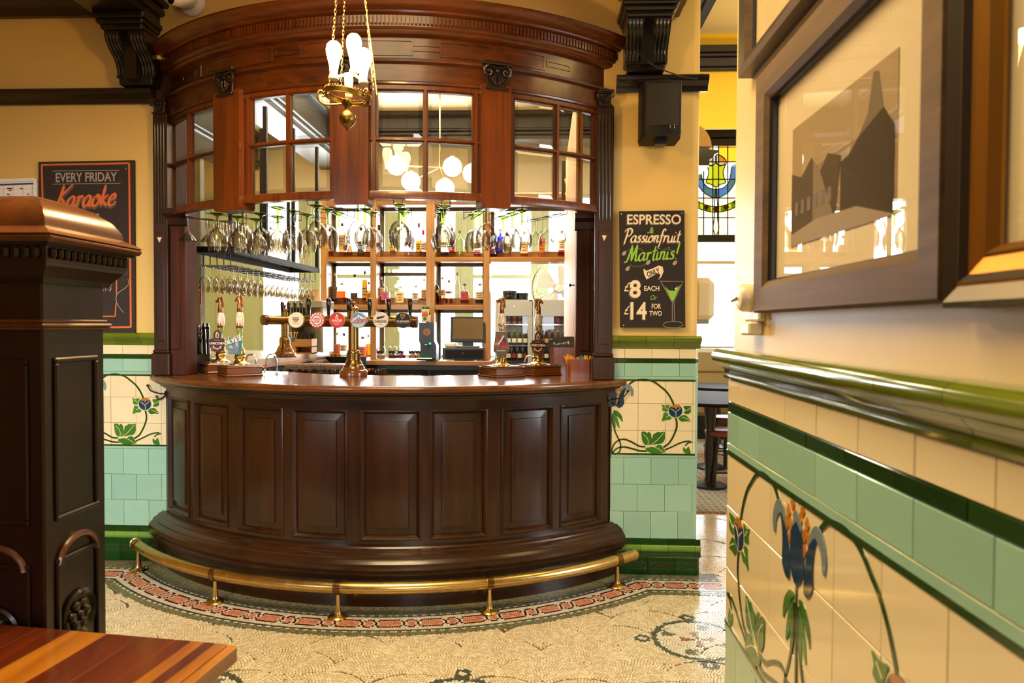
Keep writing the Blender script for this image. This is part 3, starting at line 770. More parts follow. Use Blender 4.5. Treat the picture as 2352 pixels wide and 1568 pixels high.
    for i, (a, b_) in enumerate(((-1,-1),(1,-1),(1,1),(-1,1))):
        for lvl, kx in ((0, 1.0), (4, .93)):
            X = a*u/2*kx; Y = b_*v/2*kx
            V[:, i+lvl, 0] = cx_ + X*ca - Y*sa; V[:, i+lvl, 1] = cy_ + X*sa + Y*ca; V[:, i+lvl, 2] = -.0045 if lvl == 0 else zt
    F = np.array([(4,5,6,7),(0,1,5,4),(1,2,6,5),(2,3,7,6),(3,0,4,7)], np.int32)
    loops = (F[None] + (np.arange(n, dtype=np.int32)*8)[:, None, None]).ravel()
    me = bpy.data.meshes.new('mosaic_tesserae')
    me.vertices.add(n*8); me.vertices.foreach_set('co', V.ravel())
    me.loops.add(len(loops)); me.loops.foreach_set('vertex_index', loops)
    me.polygons.add(n*5); me.polygons.foreach_set('loop_start', np.arange(0, n*20, 4, dtype=np.int32))
    me.polygons.foreach_set('use_smooth', np.zeros(n*5, bool)); me.update(calc_edges=True)
    at_ = me.attributes.new('tint', 'FLOAT_COLOR', 'FACE')
    cc = np.ones((n, 5, 4), np.float32); cc[:, :, :3] = colr[:, None, :]
    at_.data.foreach_set('color', cc.ravel()); me.materials.append(M['tess'])
    o = put(me, 'tesserae', floor, False); o['kind'] = 'stuff'
    return n
NT = mosaic()
B().box(.88, 4.2, 5.25, 9.3, -.004, .012).build('carpet', M['carpet'], floor, smooth=0)

# ================================================================ THE BAR COUNTER
bar = thing('bar_counter', 'curved dark mahogany bar counter with raised panels below the glazed canopy', 'bar counter', arc(BA, 1.6, 0))
A0, A1 = -47.5, 45.0
B().sweep([(1.80, 0), (1.883, 0), (1.883, .137), (1.80, .137)], A0, A1, 64).build('kickboard', M['bar_wood_h'], bar, smooth=30)
B().sweep([(1.80, .137), (1.893, .137), (1.905, .142), (1.908, .15), (1.914, .156), (1.918, .16), (1.926, .175), (1.930, .20), (1.926, .225), (1.912, .243), (1.905, .247), (1.905, .255), (1.890, .266), (1.880, .270), (1.876, .278), (1.862, .284), (1.856, .292), (1.80, .292)], A0, A1, 64).build('plinth', M['bar_wood_h'], bar, smooth=28)
B().sweep([(1.74, .29), (1.812, .29), (1.812, 1.04), (1.74, 1.04)], A0, A1, 64).build('carcass', M['bar_wood'], bar, smooth=30)
pan = []
for k in range(-2, 2):
    for s0, s1 in ((1.07, 10.45), (11.9, 21.05)):
        o = 22.3*(k if k >= 0 else k+1)
        if k >= 0: pan.append((BA+o+s0, BA+o+s1))
        else: pan.append((BA+o-s1, BA+o-s0))
pan = sorted(pan)
PZ0, PZ1 = .318, .975
B().sweep([(1.80, PZ1), (1.836, PZ1), (1.836, 1.04), (1.80, 1.04)], A0, A1, 64).build('top_rail', M['bar_wood_h'], bar, smooth=30)
B().sweep([(1.80, .288), (1.836, .288), (1.836, PZ0), (1.80, PZ0)], A0, A1, 64).build('bottom_rail', M['bar_wood_h'], bar, smooth=30)
ed = [A0] + [v for p in pan for v in p] + [A1]
for i in range(0, len(ed), 2):
    a, b_ = ed[i], ed[i+1]
    if b_ > a + .2: B().sweep([(1.80, PZ0), (1.836, PZ0), (1.836, PZ1), (1.80, PZ1)], a, b_, 4).build('stile', M['bar_wood'], bar, smooth=30)
for a, b_ in pan:
    dg = math.degrees(1/1.83)
    i = lambda m: (a+m*dg, b_-m*dg, PZ0+m, PZ1-m)
    mo = B().rings([(*i(0), 1.836), (*i(.001), 1.842), (*i(.006), 1.844), (*i(.011), 1.838), (*i(.014), 1.834), (*i(.020), 1.826), (*i(.022), 1.818)], 10)
    mo.f = mo.f[:-10]
    p_ = B().rings([(*i(.020), 1.8165), (*i(.058), 1.8215), (*i(.060), 1.8235), (*i(.061), 1.8305), (*i(.066), 1.8315)], 10).build('panel', M['bar_wood'], bar, smooth=25)
    mo.build('panel_moulding', M['bar_wood'], p_, smooth=40)
B().sweep([(1.80, 1.062), (1.884, 1.062), (1.882, 1.054), (1.868, 1.046), (1.862, 1.043), (1.860, 1.036), (1.848, 1.031), (1.846, 1.025), (1.80, 1.022)], A0-2.5, A1+1.5, 64).build('cornice', M['bar_wood_h'], bar, smooth=40)
outer = [arc(A0-2.5 + (A1+4-A0)*i/64, 1.875) for i in range(65)]
inner = [arc(38 - 78*i/40, 1.17) for i in range(41)]
poly = [(p.x, p.y) for p in outer] + [(.33, 4.02), (.33, 4.52)] + [(p.x, p.y) for p in inner] + [(-2.26, 4.52), (-2.26, 4.06)]
ct = B().prism(poly, 1.062, 1.10).build('countertop', M['top_wood'], bar, smooth=0)
B().sweep([(1.868, 1.10), (1.892, 1.10), (1.902, 1.097), (1.907, 1.089), (1.907, 1.078), (1.902, 1.068), (1.892, 1.062), (1.868, 1.062)], A0-2.5, A1+1.5, 64).build('nosing', M['top_wood'], ct, smooth=50)
B().prism([(p.x, p.y) for p in [arc(38-78*i/30, 1.20) for i in range(31)] + [arc(-40+78*i/30, 1.26) for i in range(31)]], 0, 1.062).build('back_panel', M['black'], bar, smooth=0)

# coat hooks at both ends
def hook(label, a, sx):
    T = arcT(a, 1.835, .99)
    t = thing('coat_hook', label, 'hook', T.translation)
    B().lathe([(0, 0), (.018, 0), (.016, .006), (.006, .01)], 12, T).build('back_plate', M['iron'], t)
    b = B(); b.tube(catmull([(0, 0, 0), (sx*.01, .0, .03), (sx*.03, .01, .06), (sx*.045, .02, .075), (sx*.06, .045, .085)], 5), [.004]*20+[.006], 8, T=T); b.lathe([(0, -.009), (.006, -.006), (.008, 0), (.006, .006), (0, .009)], 8, T @ loc(sx*.06, .048, .085))
    b.build('upper_prong', M['iron'], t)
    b = B(); b.tube(catmull([(0, -.004, 0), (sx*.008, -.025, .02), (sx*.02, -.034, .038), (sx*.03, -.018, .046)], 5), .004, 8, T=T); b.lathe([(0, -.007), (.006, 0), (0, .007)], 8, T @ loc(sx*.031, -.015, .046))
    b.build('lower_prong', M['iron'], t)
hook('black iron double coat hook on the bar beside the karaoke wall tiles', A0+1.0, -1)
hook('black iron double coat hook on the bar beside the espresso sign pier', A1-1.2, 1)

# brass foot rail
fr = thing('foot_rail', 'curved polished brass foot rail on five brass stands round the bar', 'foot rail', arc(BA, 2.015, 0))
FA = [-43.7, -21.8, -2.3, 18.5, 40.2]
B().tube([arc(-45.4 + 89.4*i/70, 2.015, .146) for i in range(71)], .030, 18).build('rail', M['brass'], fr)
for a in (-45.5, 44.1):
    s = 1 if a > 0 else -1
    B().tube([arc(a-s*.55, 2.015, .146), arc(a-s*.5, 2.015, .146), arc(a, 2.015, .146), arc(a+s*.12, 2.015, .146)], [.030, .0325, .0325, .022], 18).build('end_cap', M['brass'], fr)
for a in FA:
    p = arc(a, 2.015)
    st = B().lathe([(0, 0), (.047, 0), (.048, .006), (.043, .012), (.030, .016), (.018, .022), (.0135, .035), (.0115, .06), (.0095, .09), (.009, .118)], 20, loc(p.x, p.y, 0)).build('stand', M['brass'], fr)
    B().tube([arc(a-.45, 2.015, .146), arc(a-.45, 2.015, .146), arc(a+.45, 2.015, .146), arc(a+.45, 2.015, .146)], [.030, .0345, .0345, .030], 18).build('collar', M['brass_dark'], st)

# ================================================================ THE GLAZED CANOPY
can = thing('bar_canopy', 'curved red mahogany canopy with small glass panes over the bar', 'canopy', arc(BA, 1.8, 2.0))
D0, D1 = -47.9, 44.9
POSTS = [(-27.8, -21.8), (-4.75, .75), (18.2, 23.1)]
B().sweep([(1.76, 2.60), (1.815, 2.60), (1.822, 2.604), (1.824, 2.612), (1.818, 2.618), (1.818, 2.700), (1.826, 2.704), (1.838, 2.708), (1.84, 2.72), (1.826, 2.728), (1.812, 2.732), (1.76, 2.732)], D0, D1, 72).build('architrave', M['red_wood_h'], can, smooth=30)
fz = B().sweep([(1.76, 2.73), (1.80, 2.73), (1.80, 2.845), (1.76, 2.845)], D0, D1, 72).build('frieze', M['red_wood_h'], can, smooth=30)
B().sweep([(1.76, 2.84), (1.808, 2.84), (1.826, 2.848), (1.834, 2.856), (1.832, 2.866), (1.842, 2.872), (1.846, 2.876), (1.846, 2.93), (1.856, 2.933), (1.866, 2.938), (1.868, 2.946), (1.884, 2.952), (1.894, 2.958), (1.908, 2.966), (1.918, 2.978), (1.922, 2.984), (1.922, 2.994), (1.76, 2.994)], D0, D1, 72).build('cornice', M['red_wood_h'], can, smooth=28)
b = B(); n = 150
for i in range(n):
    a = D0+.4 + (D1-D0-.8)*(i+.5)/n
    b.sweep([(1.84, 2.886), (1.859, 2.886), (1.859, 2.924), (1.84, 2.924)], a-.19, a+.19, 1)
o = b.build('dentil_row', M['red_wood'], can, smooth=0); o['kind'] = 'stuff'
def frieze_panel(a0, a1, z0, z1, h=.006):
    dg = math.degrees(1/1.8); i = lambda m: (a0+m*dg, a1-m*dg, z0+m, z1-m)
    m_ = B().rings([(*i(0), 1.799), (*i(.001), 1.799+h), (*i(.008), 1.799+h), (*i(.010), 1.801)], 8)
    m_.build('frieze_panel', M['red_wood_h'], can, smooth=30)
for c_, w_ in ((-24.9, 8.6), (-1.9, 9.4), (20.7, 9.0)): frieze_panel(c_-w_, c_+w_, 2.748, 2.828)
for c_ in (-13.3, 9.5, 32.5, -37.5): frieze_panel(c_-2.4, c_+2.4, 2.772, 2.806)
B().prism([(p.x, p.y) for p in [arc(D0 + (D1-D0)*i/40, 1.8) for i in range(41)]], 2.972, 2.99).build('top_board', M['red_wood_h'], can, smooth=0)
# posts with rounded feet, and their capitals
def capital(T, s=1.0):
    b = B()
    b.box(-.078*s, .078*s, .080*s, .096*s, 0, .036, T, ch=.004); b.box(-.052*s, .052*s, -.03*s, .08*s, 0, .012, T, ch=.003); b.box(-.062*s, .062*s, -.04*s, -.028*s, 0, .026, T, ch=.003)
    for sx in (-1, 1):
        pts = []; r0 = .03*s
        for i in range(34):
            t = i/33; a = math.pi*.5 + sx*(-1)*t*4.6*math.pi/2; r = r0*(1-t*.82)
            pts.append((sx*.046*s + r*math.cos(a), .046*s + r*math.sin(a), .026))
        b.tube(pts, [.0075*s*(1-.5*i/33) for i in range(34)], 8, T=T)
        b.lathe([(0, .036), (.006*s, .034), (.009*s, .026)], 10, T @ loc(sx*.046*s, .046*s, 0))
        for k_ in range(3):
            b.tube(catmull([(sx*.004, -.02*s, .016), (sx*(.012+.012*k_)*s, .01*s, .024), (sx*(.010+.014*k_)*s, (.034-.012*k_)*s, .026)], 5), .0042*s, 6, T=T)
    b.tube(catmull([(-.06*s, .076*s, .024), (0, .066*s, .028), (.06*s, .076*s, .024)], 6), .005*s, 6, T=T)
    b.lathe([(0, .034), (.008*s, .03), (.010*s, .02)], 10, T @ loc(0, .05*s, 0))
    return b
for a0, a1 in POSTS:
    am = (a0+a1)/2; w = rad(a1-a0)*1.84/2; T = arcT(am, 1.80, 0)
    zb = 1.998; rr = .022
    pl = [(-w, 2.62), (-w, zb+rr)] + [(-w+rr-rr*math.cos(t), zb+rr-rr*math.sin(t)) for t in (.4, .8, 1.2)] + [(-w+rr, zb), (w-rr, zb)] + [(w-rr+rr*math.sin(t), zb+rr-rr*math.cos(t)) for t in (.4, .8, 1.2)] + [(w, zb+rr), (w, 2.62)]
    po = B().prism(pl, -.06, .045, T).build('post', M['red_wood'], can, smooth=0)
    capital(arcT(am, 1.835, 2.635)).build('capital', M['carved'], po)
# end pilasters against the wall, fluted, down to the counter
for x0, x1, yy in ((-2.27, -2.185, YL-.0), (.286, .386, YP)):
    pl = B(); pl.box(x0, x1, yy-.05, yy+.02, 1.10, 2.62, ch=.004); pl.box(x0-.012, x1+.012, yy-.065, yy+.02, 1.10, 1.23, ch=.006); pl.box(x0-.006, x1+.006, yy-.058, yy+.02, 1.23, 1.25, ch=.006)
    p_ = pl.build('pilaster', M['bar_wood'], can, smooth=0)
    for i in range(4):
        xx = x0 + (x1-x0)*(.2+.2*i)
        B().tube([(xx, yy-.051, 1.98), (xx, yy-.053, 2.0), (xx, yy-.053, 2.55), (xx, yy-.051, 2.57)], [.002, .005, .005, .002], 6).build('reed', M['carved'], p_)
    fr_ = B(); fr_.box(x0+.018, x1-.018, yy-.056, yy-.048, 1.30, 1.93, ch=.003); fr_.build('sunk_panel', M['bar_wood'], p_, smooth=0)
    B().prism([(-.013, .018), (.013, .018), (0, -.012)], 0, .004, front((x0+x1)/2, yy-.0565, 1.885)).build('inlay', M['paint_cream'], p_, smooth=0)
    capital(front((x0+x1)/2, yy-.045, 2.64), .62).build('capital', M['carved'], p_)
    # inner jamb post
jl = B(); jl.box(-2.185, -2.095, 3.99, 4.14, 1.10, 2.075, ch=.005); jl.box(-2.175, -2.12, 3.982, 3.992, 1.25, 1.95, ch=.004); jl.build('jamb_post', M['jamb'], can, smooth=0)
jr = B(); jr.box(.198, .303, 4.20, 4.34, 1.10, 2.10, ch=.005); jr.box(.220, .280, 4.192, 4.202, 1.25, 1.98, ch=.004); jr.build('jamb_post', M['jamb'], can, smooth=0)
for x0, x1, yy in ((-2.20, -2.07, 3.99), (.185, .30, 4.20)):
    bb = B(); bb.prism([(0, 0), (.05, 0), (.045, -.03), (.02, -.05), (.012, -.09), (0, -.1)], x0, x1, basis((0, yy, 2.07), (0, -1, 0), (0, 0, 1)) @ Matrix(((1,0,0,0),(0,1,0,0),(0,0,-1,0),(0,0,0,1)))); bb.build('bracket', M['bar_wood'], can)
for x0, x1, y0 in ((-2.28, -2.19, 4.03), (.30, .385, 3.97)): B().box(x0, x1, y0, 4.25, 1.10 if x0 < 0 else 1.1, 2.96).build('jamb_lining', M['jamb'], can, smooth=0)
# sashes: two by two bevelled panes each
bays = [(D0+.6, POSTS[0][0]), (POSTS[0][1], POSTS[1][0]), (POSTS[1][1], POSTS[2][0]), (POSTS[2][1], D1-3.4)]
dg = math.degrees(1/1.8)
for a0, a1 in bays:
    am = (a0+a1)/2
    S = B().sweep([(1.775, 2.033), (1.822, 2.033), (1.824, 2.04), (1.818, 2.072), (1.80, 2.078), (1.775, 2.078)], a0, a1, 20)
    S.sweep([(1.775, 2.572), (1.80, 2.572), (1.812, 2.580), (1.812, 2.604), (1.775, 2.604)], a0, a1, 20)
    S.sweep([(1.778, 2.320), (1.80, 2.320), (1.812, 2.328), (1.812, 2.336), (1.80, 2.344), (1.778, 2.344)], a0, a1, 20)
    for c_, w_ in ((a0+.6, .6), (a1-.6, .6), (am, .42)):
        S.sweep([(1.778, 2.07), (1.80, 2.07), (1.80, 2.58), (1.778, 2.58)], c_-w_, c_+w_, 2); S.sweep([(1.80, 2.07), (1.812, 2.07), (1.812, 2.58), (1.80, 2.58)], c_-w_*.45, c_+w_*.45, 2)
    sash = S.build('sash', M['red_wood'], can, smooth=30)
    for p0, p1 in ((a0+1.2, am-.42), (am+.42, a1-1.2)):
        for z0, z1 in ((2.078, 2.320), (2.344, 2.572)):
            m = .020; Q0 = arc(p0, 1.79, z0); Q1 = arc(p1, 1.79, z0); u = (Q1-Q0).normalized(); L = (Q1-Q0).length; H_ = z1-z0
            T = basis(Q0, u, (0, 0, 1))
            B().add([(m, m, .004), (L-m, m, .004), (L-m, H_-m, .004), (m, H_-m, .004), (m, m, 0), (L-m, m, 0), (L-m, H_-m, 0), (m, H_-m, 0)], [(0,1,2,3), (7,6,5,4)], T).build('pane', M['g_pane'], sash, smooth=0)
            B().add([(0,0,.001), (L,0,.001), (L,H_,.001), (0,H_,.001), (m,m,.004), (L-m,m,.004), (L-m,H_-m,.004), (m,H_-m,.004)], [(0,1,5,4), (1,2,6,5), (2,3,7,6), (3,0,4,7)], T).build('pane_bevel', M['g_bevel'], sash, smooth=0)

# ================================================================ GLASSES HANGING UNDER THE CANOPY
def copa():
    t = thing('balloon_glass', 'x', 'glass', (0, 0, 0))
    B().lathe([(0, .001), (.034, 0), (.037, -.002), (.030, -.006), (.012, -.014), (.0062, -.026), (.0052, -.05), (.0058, -.07), (.009, -.082)], 18).build('stem', M['g_green'], t, local=True, smooth=60)
    fl = B(); fl.lathe([(.0535, -.130), (.0560, -.152), (.0550, -.178), (.0500, -.2)], 30)
    for i_, v_ in enumerate(fl.v):
        if (i_ % 30) % 2: v_.x *= .965; v_.y *= .965
    fl.build('cut_flutes', M['g_clear'], t, local=True, smooth=0)
    B().lathe([(.009, -.080), (.022, -.088), (.038, -.104), (.050, -.128), (.0545, -.152), (.053, -.178), (.048, -.2), (.0455, -.212), (.0445, -.212), (.046, -.19), (.0505, -.152), (.036, -.108), (.02, -.0905)], 24).build('bowl', M['g_clear'], t, local=True, smooth=60)
    kids(t); return t
def tumbler_stem(name, cat, prof, n=20):
    t = B().lathe(prof, n).mesh(name, M['g_clear'], 60)
    return t
BANKS = [('first', 499, 484, 3), ('second', 557, 478, 3), ('third', 638, 467, 3), ('fourth', 727, 463, 3), ('fifth', 822, 466, 3), ('sixth', 917, 464, 3), ('seventh', 1022, 463, 3), ('eighth', 1117, 474, 3), ('ninth', 1199, 476, 3)]
cop0 = None
DEP = ['front', 'middle', 'rear']
for nm, x, y, n in BANKS:
    a, z = atR(x, y, 1.71)
    r_ = thing('glass_rail', f'black wire glass rail holding the {nm} set of green-stemmed glasses from the left', 'glass rail', arc(a, 1.6, 2.02), group='wire glass rails under the canopy')
    b = B()
    for s in (-1, 1):
        T = arcT(a, 0, 0)
        pts = [arc(a, r, 2.019) + T.to_3x3() @ Vector((s*.022, 0, 0)) for r in (1.765, 1.30)]
        top = [pts[0] + Vector((0, 0, .018)), pts[0]]
        b.tube([pts[0]+Vector((0,0,.016)), pts[0], pts[1], pts[1]+Vector((0,0,.05))], .0022, 6)
    u = T.to_3x3() @ Vector((.022, 0, 0))
    b.tube([arc(a, 1.30, 2.06)-u, arc(a, 1.30, 2.06)+u], .0022, 6)
    b.build('wire', M['iron'], r_)
    for k in range(n):
        p = arc(a, 1.71-.125*k, 2.0235)
        lab = f'upside-down balloon glass with green stem, {DEP[k]} one on the {nm} rail from the left'
        if cop0 is None: cop0 = copa(); g = cop0; g.location = p; g['label'] = lab; g['group'] = 'green-stemmed balloon glasses under the canopy'
        else: g = dup(cop0, p, RNG.uniform(0, 6), lab, 'green-stemmed balloon glasses under the canopy')
# clear stemmed glasses at both ends: cocktail glasses left, wine glasses right
mart = B().lathe([(0, .001), (.036, 0), (.038, -.002), (.012, -.006), (.004, -.014), (.0035, -.075), (.006, -.083), (.05, -.138), (.0485, -.138), (.004, -.086)], 24).mesh('cocktail_glass', M['g_clear'], 50)
wine = B().lathe([(0, .001), (.032, 0), (.034, -.002), (.012, -.006), (.004, -.014), (.0035, -.065), (.008, -.073), (.026, -.088), (.040, -.112), (.043, -.135), (.040, -.150), (.039, -.150), (.0415, -.135)], 24).mesh('wine_glass', M['g_clear'], 50)
for side_, mesh_, nm, cat, x, y, lab in ((0, mart, 'cocktail_glass', 'glass', 432, 492, 'upside-down clear cocktail glass'), (1, wine, 'wine_glass', 'glass', 1283, 489, 'upside-down clear wine glass')):
    r0 = 1.76 if side_ == 0 else 1.70
    a, z = atR(x, y, r0)
    r_ = thing('glass_rail', f'black wire glass rail at the {"karaoke" if side_ == 0 else "espresso"} end holding clear stemmed glasses', 'glass rail', arc(a, 1.6, 2.0), group='wire glass rails under the canopy')
    T = arcT(a, 0, 0); b = B()
    for s in (-1, 1):
        uu = T.to_3x3() @ Vector((s*.02, 0, 0)); p0 = arc(a, r0+.05, 2.016)+uu; p1 = arc(a, r0-.34, 2.016)+uu
        b.tube([p0+Vector((0, 0, .05)), p0, p1, p1+Vector((0, 0, .06))], .0022, 6)
    b.build('wire', M['iron'], r_)
    for k in range(3):
        o = put(mesh_, nm, None, False, Matrix.Translation(arc(a, r0-.115*k, 2.020)))
        tag(o, f'{lab}, {DEP[k]} one on the rail at the {"karaoke" if side_ == 0 else "espresso"} end', cat, f'{lab}es at the end of the canopy')

# ================================================================ FAR ROOM SHELL: windows, panelling
FIT = []
def fit(o, w): FIT.append((o, w)); return o
def window(n, a, b_, z0, z1, Y, mull=1, transom=None, mat='sage'):
    bb = B(); w = .05
    bb.box(a, a+w, Y-.03, Y+.08, z0, z1, ch=.006); bb.box(b_-w, b_, Y-.03, Y+.08, z0, z1, ch=.006)
    bb.box(a, b_, Y-.03, Y+.08, z0, z0+w, ch=.006); bb.box(a, b_, Y-.03, Y+.08, z1-w, z1, ch=.006)
    o = bb.build('window_%d' % n, M[mat], None, smooth=0); o['kind'] = 'structure'
    zs = [z0+w] + ([transom] if transom else []) + [z1-w]; xs = [a+w+(b_-a-2*w)*i/mull for i in range(mull+1)]
    for i in range(1, mull): B().box(xs[i]-.018, xs[i]+.018, Y-.02, Y+.06, z0+w, z1-w, ch=.004).build('mullion', M[mat], o, smooth=0)
    if transom: B().box(a+w, b_-w, Y-.02, Y+.06, transom-.025, transom+.025, ch=.004).build('transom', M[mat], o, smooth=0)
    for i in range(mull):
        for j in range(len(zs)-1): B().box(xs[i], xs[i+1], Y+.02, Y+.024, zs[j], zs[j+1]).build('pane', M['g_win'], o, smooth=0)
    return o
for i, (a, b_) in enumerate(far_windows): window(i+1, a, b_, WZ0, WZ1, Yf, 1, 2.05 if i in (1, 3) else None)
n = 10; x = -4.8
for a, b_ in segs:
    bb = B(); bb.box(a, b_, Yf-.025, Yf, WZ0-.05, WZ1+.04)
    k = max(1, round((b_-a)/.32))
    for j in range(k):
        s0 = a+(b_-a)*j/k+.03; s1 = a+(b_-a)*(j+1)/k-.03
        for z0, z1 in ((WZ0+.03, 1.75), (1.83, WZ1-.05)):
            if s1-s0 > .03:
                bb.box(s0, s1, Yf-.037, Yf-.02, z0, z1, ch=.008); bb.box(s0+.03, s1-.03, Yf-.046, Yf-.03, z0+.03, z1-.03, ch=.008) if s1-s0 > .1 else None
    o = bb.build('trim_%d' % n, M['sage'], None, smooth=0); o['kind'] = 'structure'; n += 1
bb = B(); bb.box(-4.8, 1.82, Yf-.03, Yf, .05, WZ0-.03); bb.box(-4.8, 1.82, Yf-.08, Yf, WZ0-.03, WZ0+.01, ch=.01)
for j in range(12): bb.box(-4.7+.54*j, -4.25+.54*j, Yf-.045, Yf-.02, .2, .84, ch=.01)
o = bb.build('trim_%d' % n, M['sage'], None, smooth=0); o['kind'] = 'structure'; n += 1

# the passage window: stained upper light, clear lower light
W7 = B(); x0, x1 = 1.82, 2.85
zt, zs_, zb = at(1645, 337, Yf).z, at(1645, 548, Yf).z, at(1645, 797, Yf).z
W7.box(x0, x0+.06, Yf-.05, Yf+.08, zb-.05, zt+.3, ch=.008); W7.box(x1-.06, x1, Yf-.05, Yf+.08, zb-.05, zt+.3, ch=.008)
W7.box(x0, x1, Yf-.05, Yf+.08, zs_-.05, zs_+.045, ch=.01); W7.box(x0, x1, Yf-.08, Yf+.08, zb-.06, zb, ch=.01)
W7.box(x0, x1, Yf-.07, Yf+.08, zt, zt+.10, ch=.012); W7.box(x0, x1, Yf-.10, Yf+.08, zt+.10, zt+.2, ch=.012); W7.box(x0, x1, Yf-.13, Yf+.08, zt+.2, zt+.27, ch=.015)
w7 = W7.build('window_7', M['black_wood'], None, smooth=30); w7['kind'] = 'structure'
zr = at(1645, 603, Yf).z
B().box(x0+.06, x1-.06, Yf-.02, Yf+.05, zr-.02, zr+.02).build('transom', M['plaster_worn'], w7, smooth=0)
for z0, z1 in ((zb, zr-.02), (zr+.02, zs_-.05)): B().box(x0+.06, x1-.06, Yf+.02, Yf+.024, z0, z1).build('pane', M['g_win'], w7, smooth=0)
sg = {k: stained('stained_'+k, c, .68 if k in ('cream', 'white', 'amber') else .95) for k, c in dict(cream='f3e6c4', white='f2efe8', lime='cfd86a', blue='7fa3c4', green='8fae3a', red='c8401c', amber='eec35a').items()}
lead = plain('lead_came', '2e2413', .5, .4)
def sgp(px, py): p = at(px, py, Yf); return (p.x, p.z)
def spane(col, pts, y=0.0): B().prism([sgp(*p) for p in pts], 0, .004, front(0, Yf-y, 0)).build('stained_pane', sg[col], w7, smooth=0)
def came(pts, w=.013, y=.006, curve=True):
    P = [(*sgp(*p), 0) for p in pts]; P = [(p.x, p.y) for p in catmull(P, 6)] if curve else P
    B().ribbon(P, w, 0, .008, front(0, Yf-y, 0)).build('lead_came', lead, w7, smooth=0)
xs = [1572, 1594, 1616, 1637, 1650, 1671, 1693, 1716]; ys = [337, 372, 412, 455, 500, 545]
for i in range(7):
    for j in range(5): spane('amber' if j == 0 and i != 3 else ('white' if (i+j) % 3 == 0 else 'cream'), [(xs[i]+.3, ys[j+1]), (xs[i+1]-.3, ys[j+1]), (xs[i+1]-.3, ys[j]), (xs[i]+.3, ys[j])])
for x in xs[1:-1]: came([(x, 337), (x, 545)], curve=False)
for y in ys[1:-1]: came([(1572, y), (1716, y)], curve=False)
sh = [(1643, 375), (1633, 382), (1622, 378), (1627, 395), (1623, 412), (1621, 420), (1632, 424), (1643, 430), (1655, 424), (1666, 420), (1663, 412), (1660, 395), (1665, 378), (1654, 382)]
spane('lime', sh, .012); came(sh+[sh[0]], .012, .018)
for s in (1, -1):
    f_ = lambda x: 1643.5 + s*(x-1643.5)
    lobe = [(f_(1643), 356), (f_(1652), 357), (f_(1664), 366), (f_(1667), 376), (f_(1655), 381), (f_(1644), 374)]
    spane('white', lobe, .012); came(lobe+[lobe[0]], .012, .018)
    ho = [(f_(1643), 436), (f_(1660), 432), (f_(1672), 420), (f_(1677), 402), (f_(1680), 385), (f_(1690), 380), (f_(1690), 400), (f_(1686), 422), (f_(1672), 442), (f_(1656), 452), (f_(1643), 455)]
    spane('blue', ho, .010); came(ho, .012, .018)
    for i in range(4):
        a = [(f_(1643+12*i), 488-(.9*i)**2), (f_(1643+12*(i+1)), 488-(.9*(i+1))**2), (f_(1643+12*(i+1)), 475-(1.0*(i+1))**2), (f_(1643+12*i), 475-(1.0*i)**2)]
        spane('green' if i % 2 else 'lime', a, .012); came([a[0], a[1]], .012, .018, False); came([a[3], a[2]], .012, .018, False)
    for dx, dy in ((0, 481), (23, 477), (46, 466)):
        d = [(f_(1643.5+dx), dy-7), (f_(1643.5+dx+6), dy), (f_(1643.5+dx), dy+7), (f_(1643.5+dx-6), dy)]
        spane('red', d, .018); came(d+[d[0]], .008, .023, False)
    came([(f_(1644), 432), (f_(1647), 470), (f_(1647), 500), (f_(1650), 525), (f_(1643), 545)], .012, .018)

# ================================================================ THE BACK BAR
YS = 6.65
def X(px, Y=YS): return at(px, 700, Y).x
def Z(py, Y=YS, px=950): return at(px, py, Y).z
zc = Z(828, 6.5)
bk = thing('back_counter', 'oak-topped back counter with black cupboards under the bottle shelves', 'counter', (X(930), 6.8, 0))
xa, xb = X(742), at(1128, 828, 6.5).x
B().box(xa, xb, 6.5, 7.05, zc-.045, zc, ch=.005).build('top', M['oak_h'], bk, smooth=0)
B().box(xa, xb-.05, 6.56, 7.05, .0, zc-.045).build('carcass', M['black'], bk, smooth=0)
for j in range(3):
    s0 = xa+.03+(xb-xa-.1)*j/3; s1 = xa+.03+(xb-xa-.1)*(j+1)/3-.02
    d = B().box(s0, s1, 6.54, 6.56, .1, zc-.09, ch=.006).build('door', M['black_metal'], bk, smooth=0)
    B().tube([(s0+.06, 6.52, zc-.14), (s1-.06, 6.52, zc-.14)], .006, 8).build('handle', M['brass_dark'], d)
sv = thing('bottle_shelves', 'oak shelf unit of open bays behind the bar holding the spirits', 'shelf unit', (X(1000), 6.8, zc))
ZT, ZU, ZM = Z(470), Z(590), Z(700)
cols = [(736, 750), (850, 864), (978, 998), (1110, 1124), (1306, 1320)]
for i, (a, b_) in enumerate(cols):
    B().box(X(a), X(b_), YS, YS+.24, zc if i < 4 else ZU-.04, ZT+.05, ch=.003).build('upright', M['oak'], sv, smooth=0)
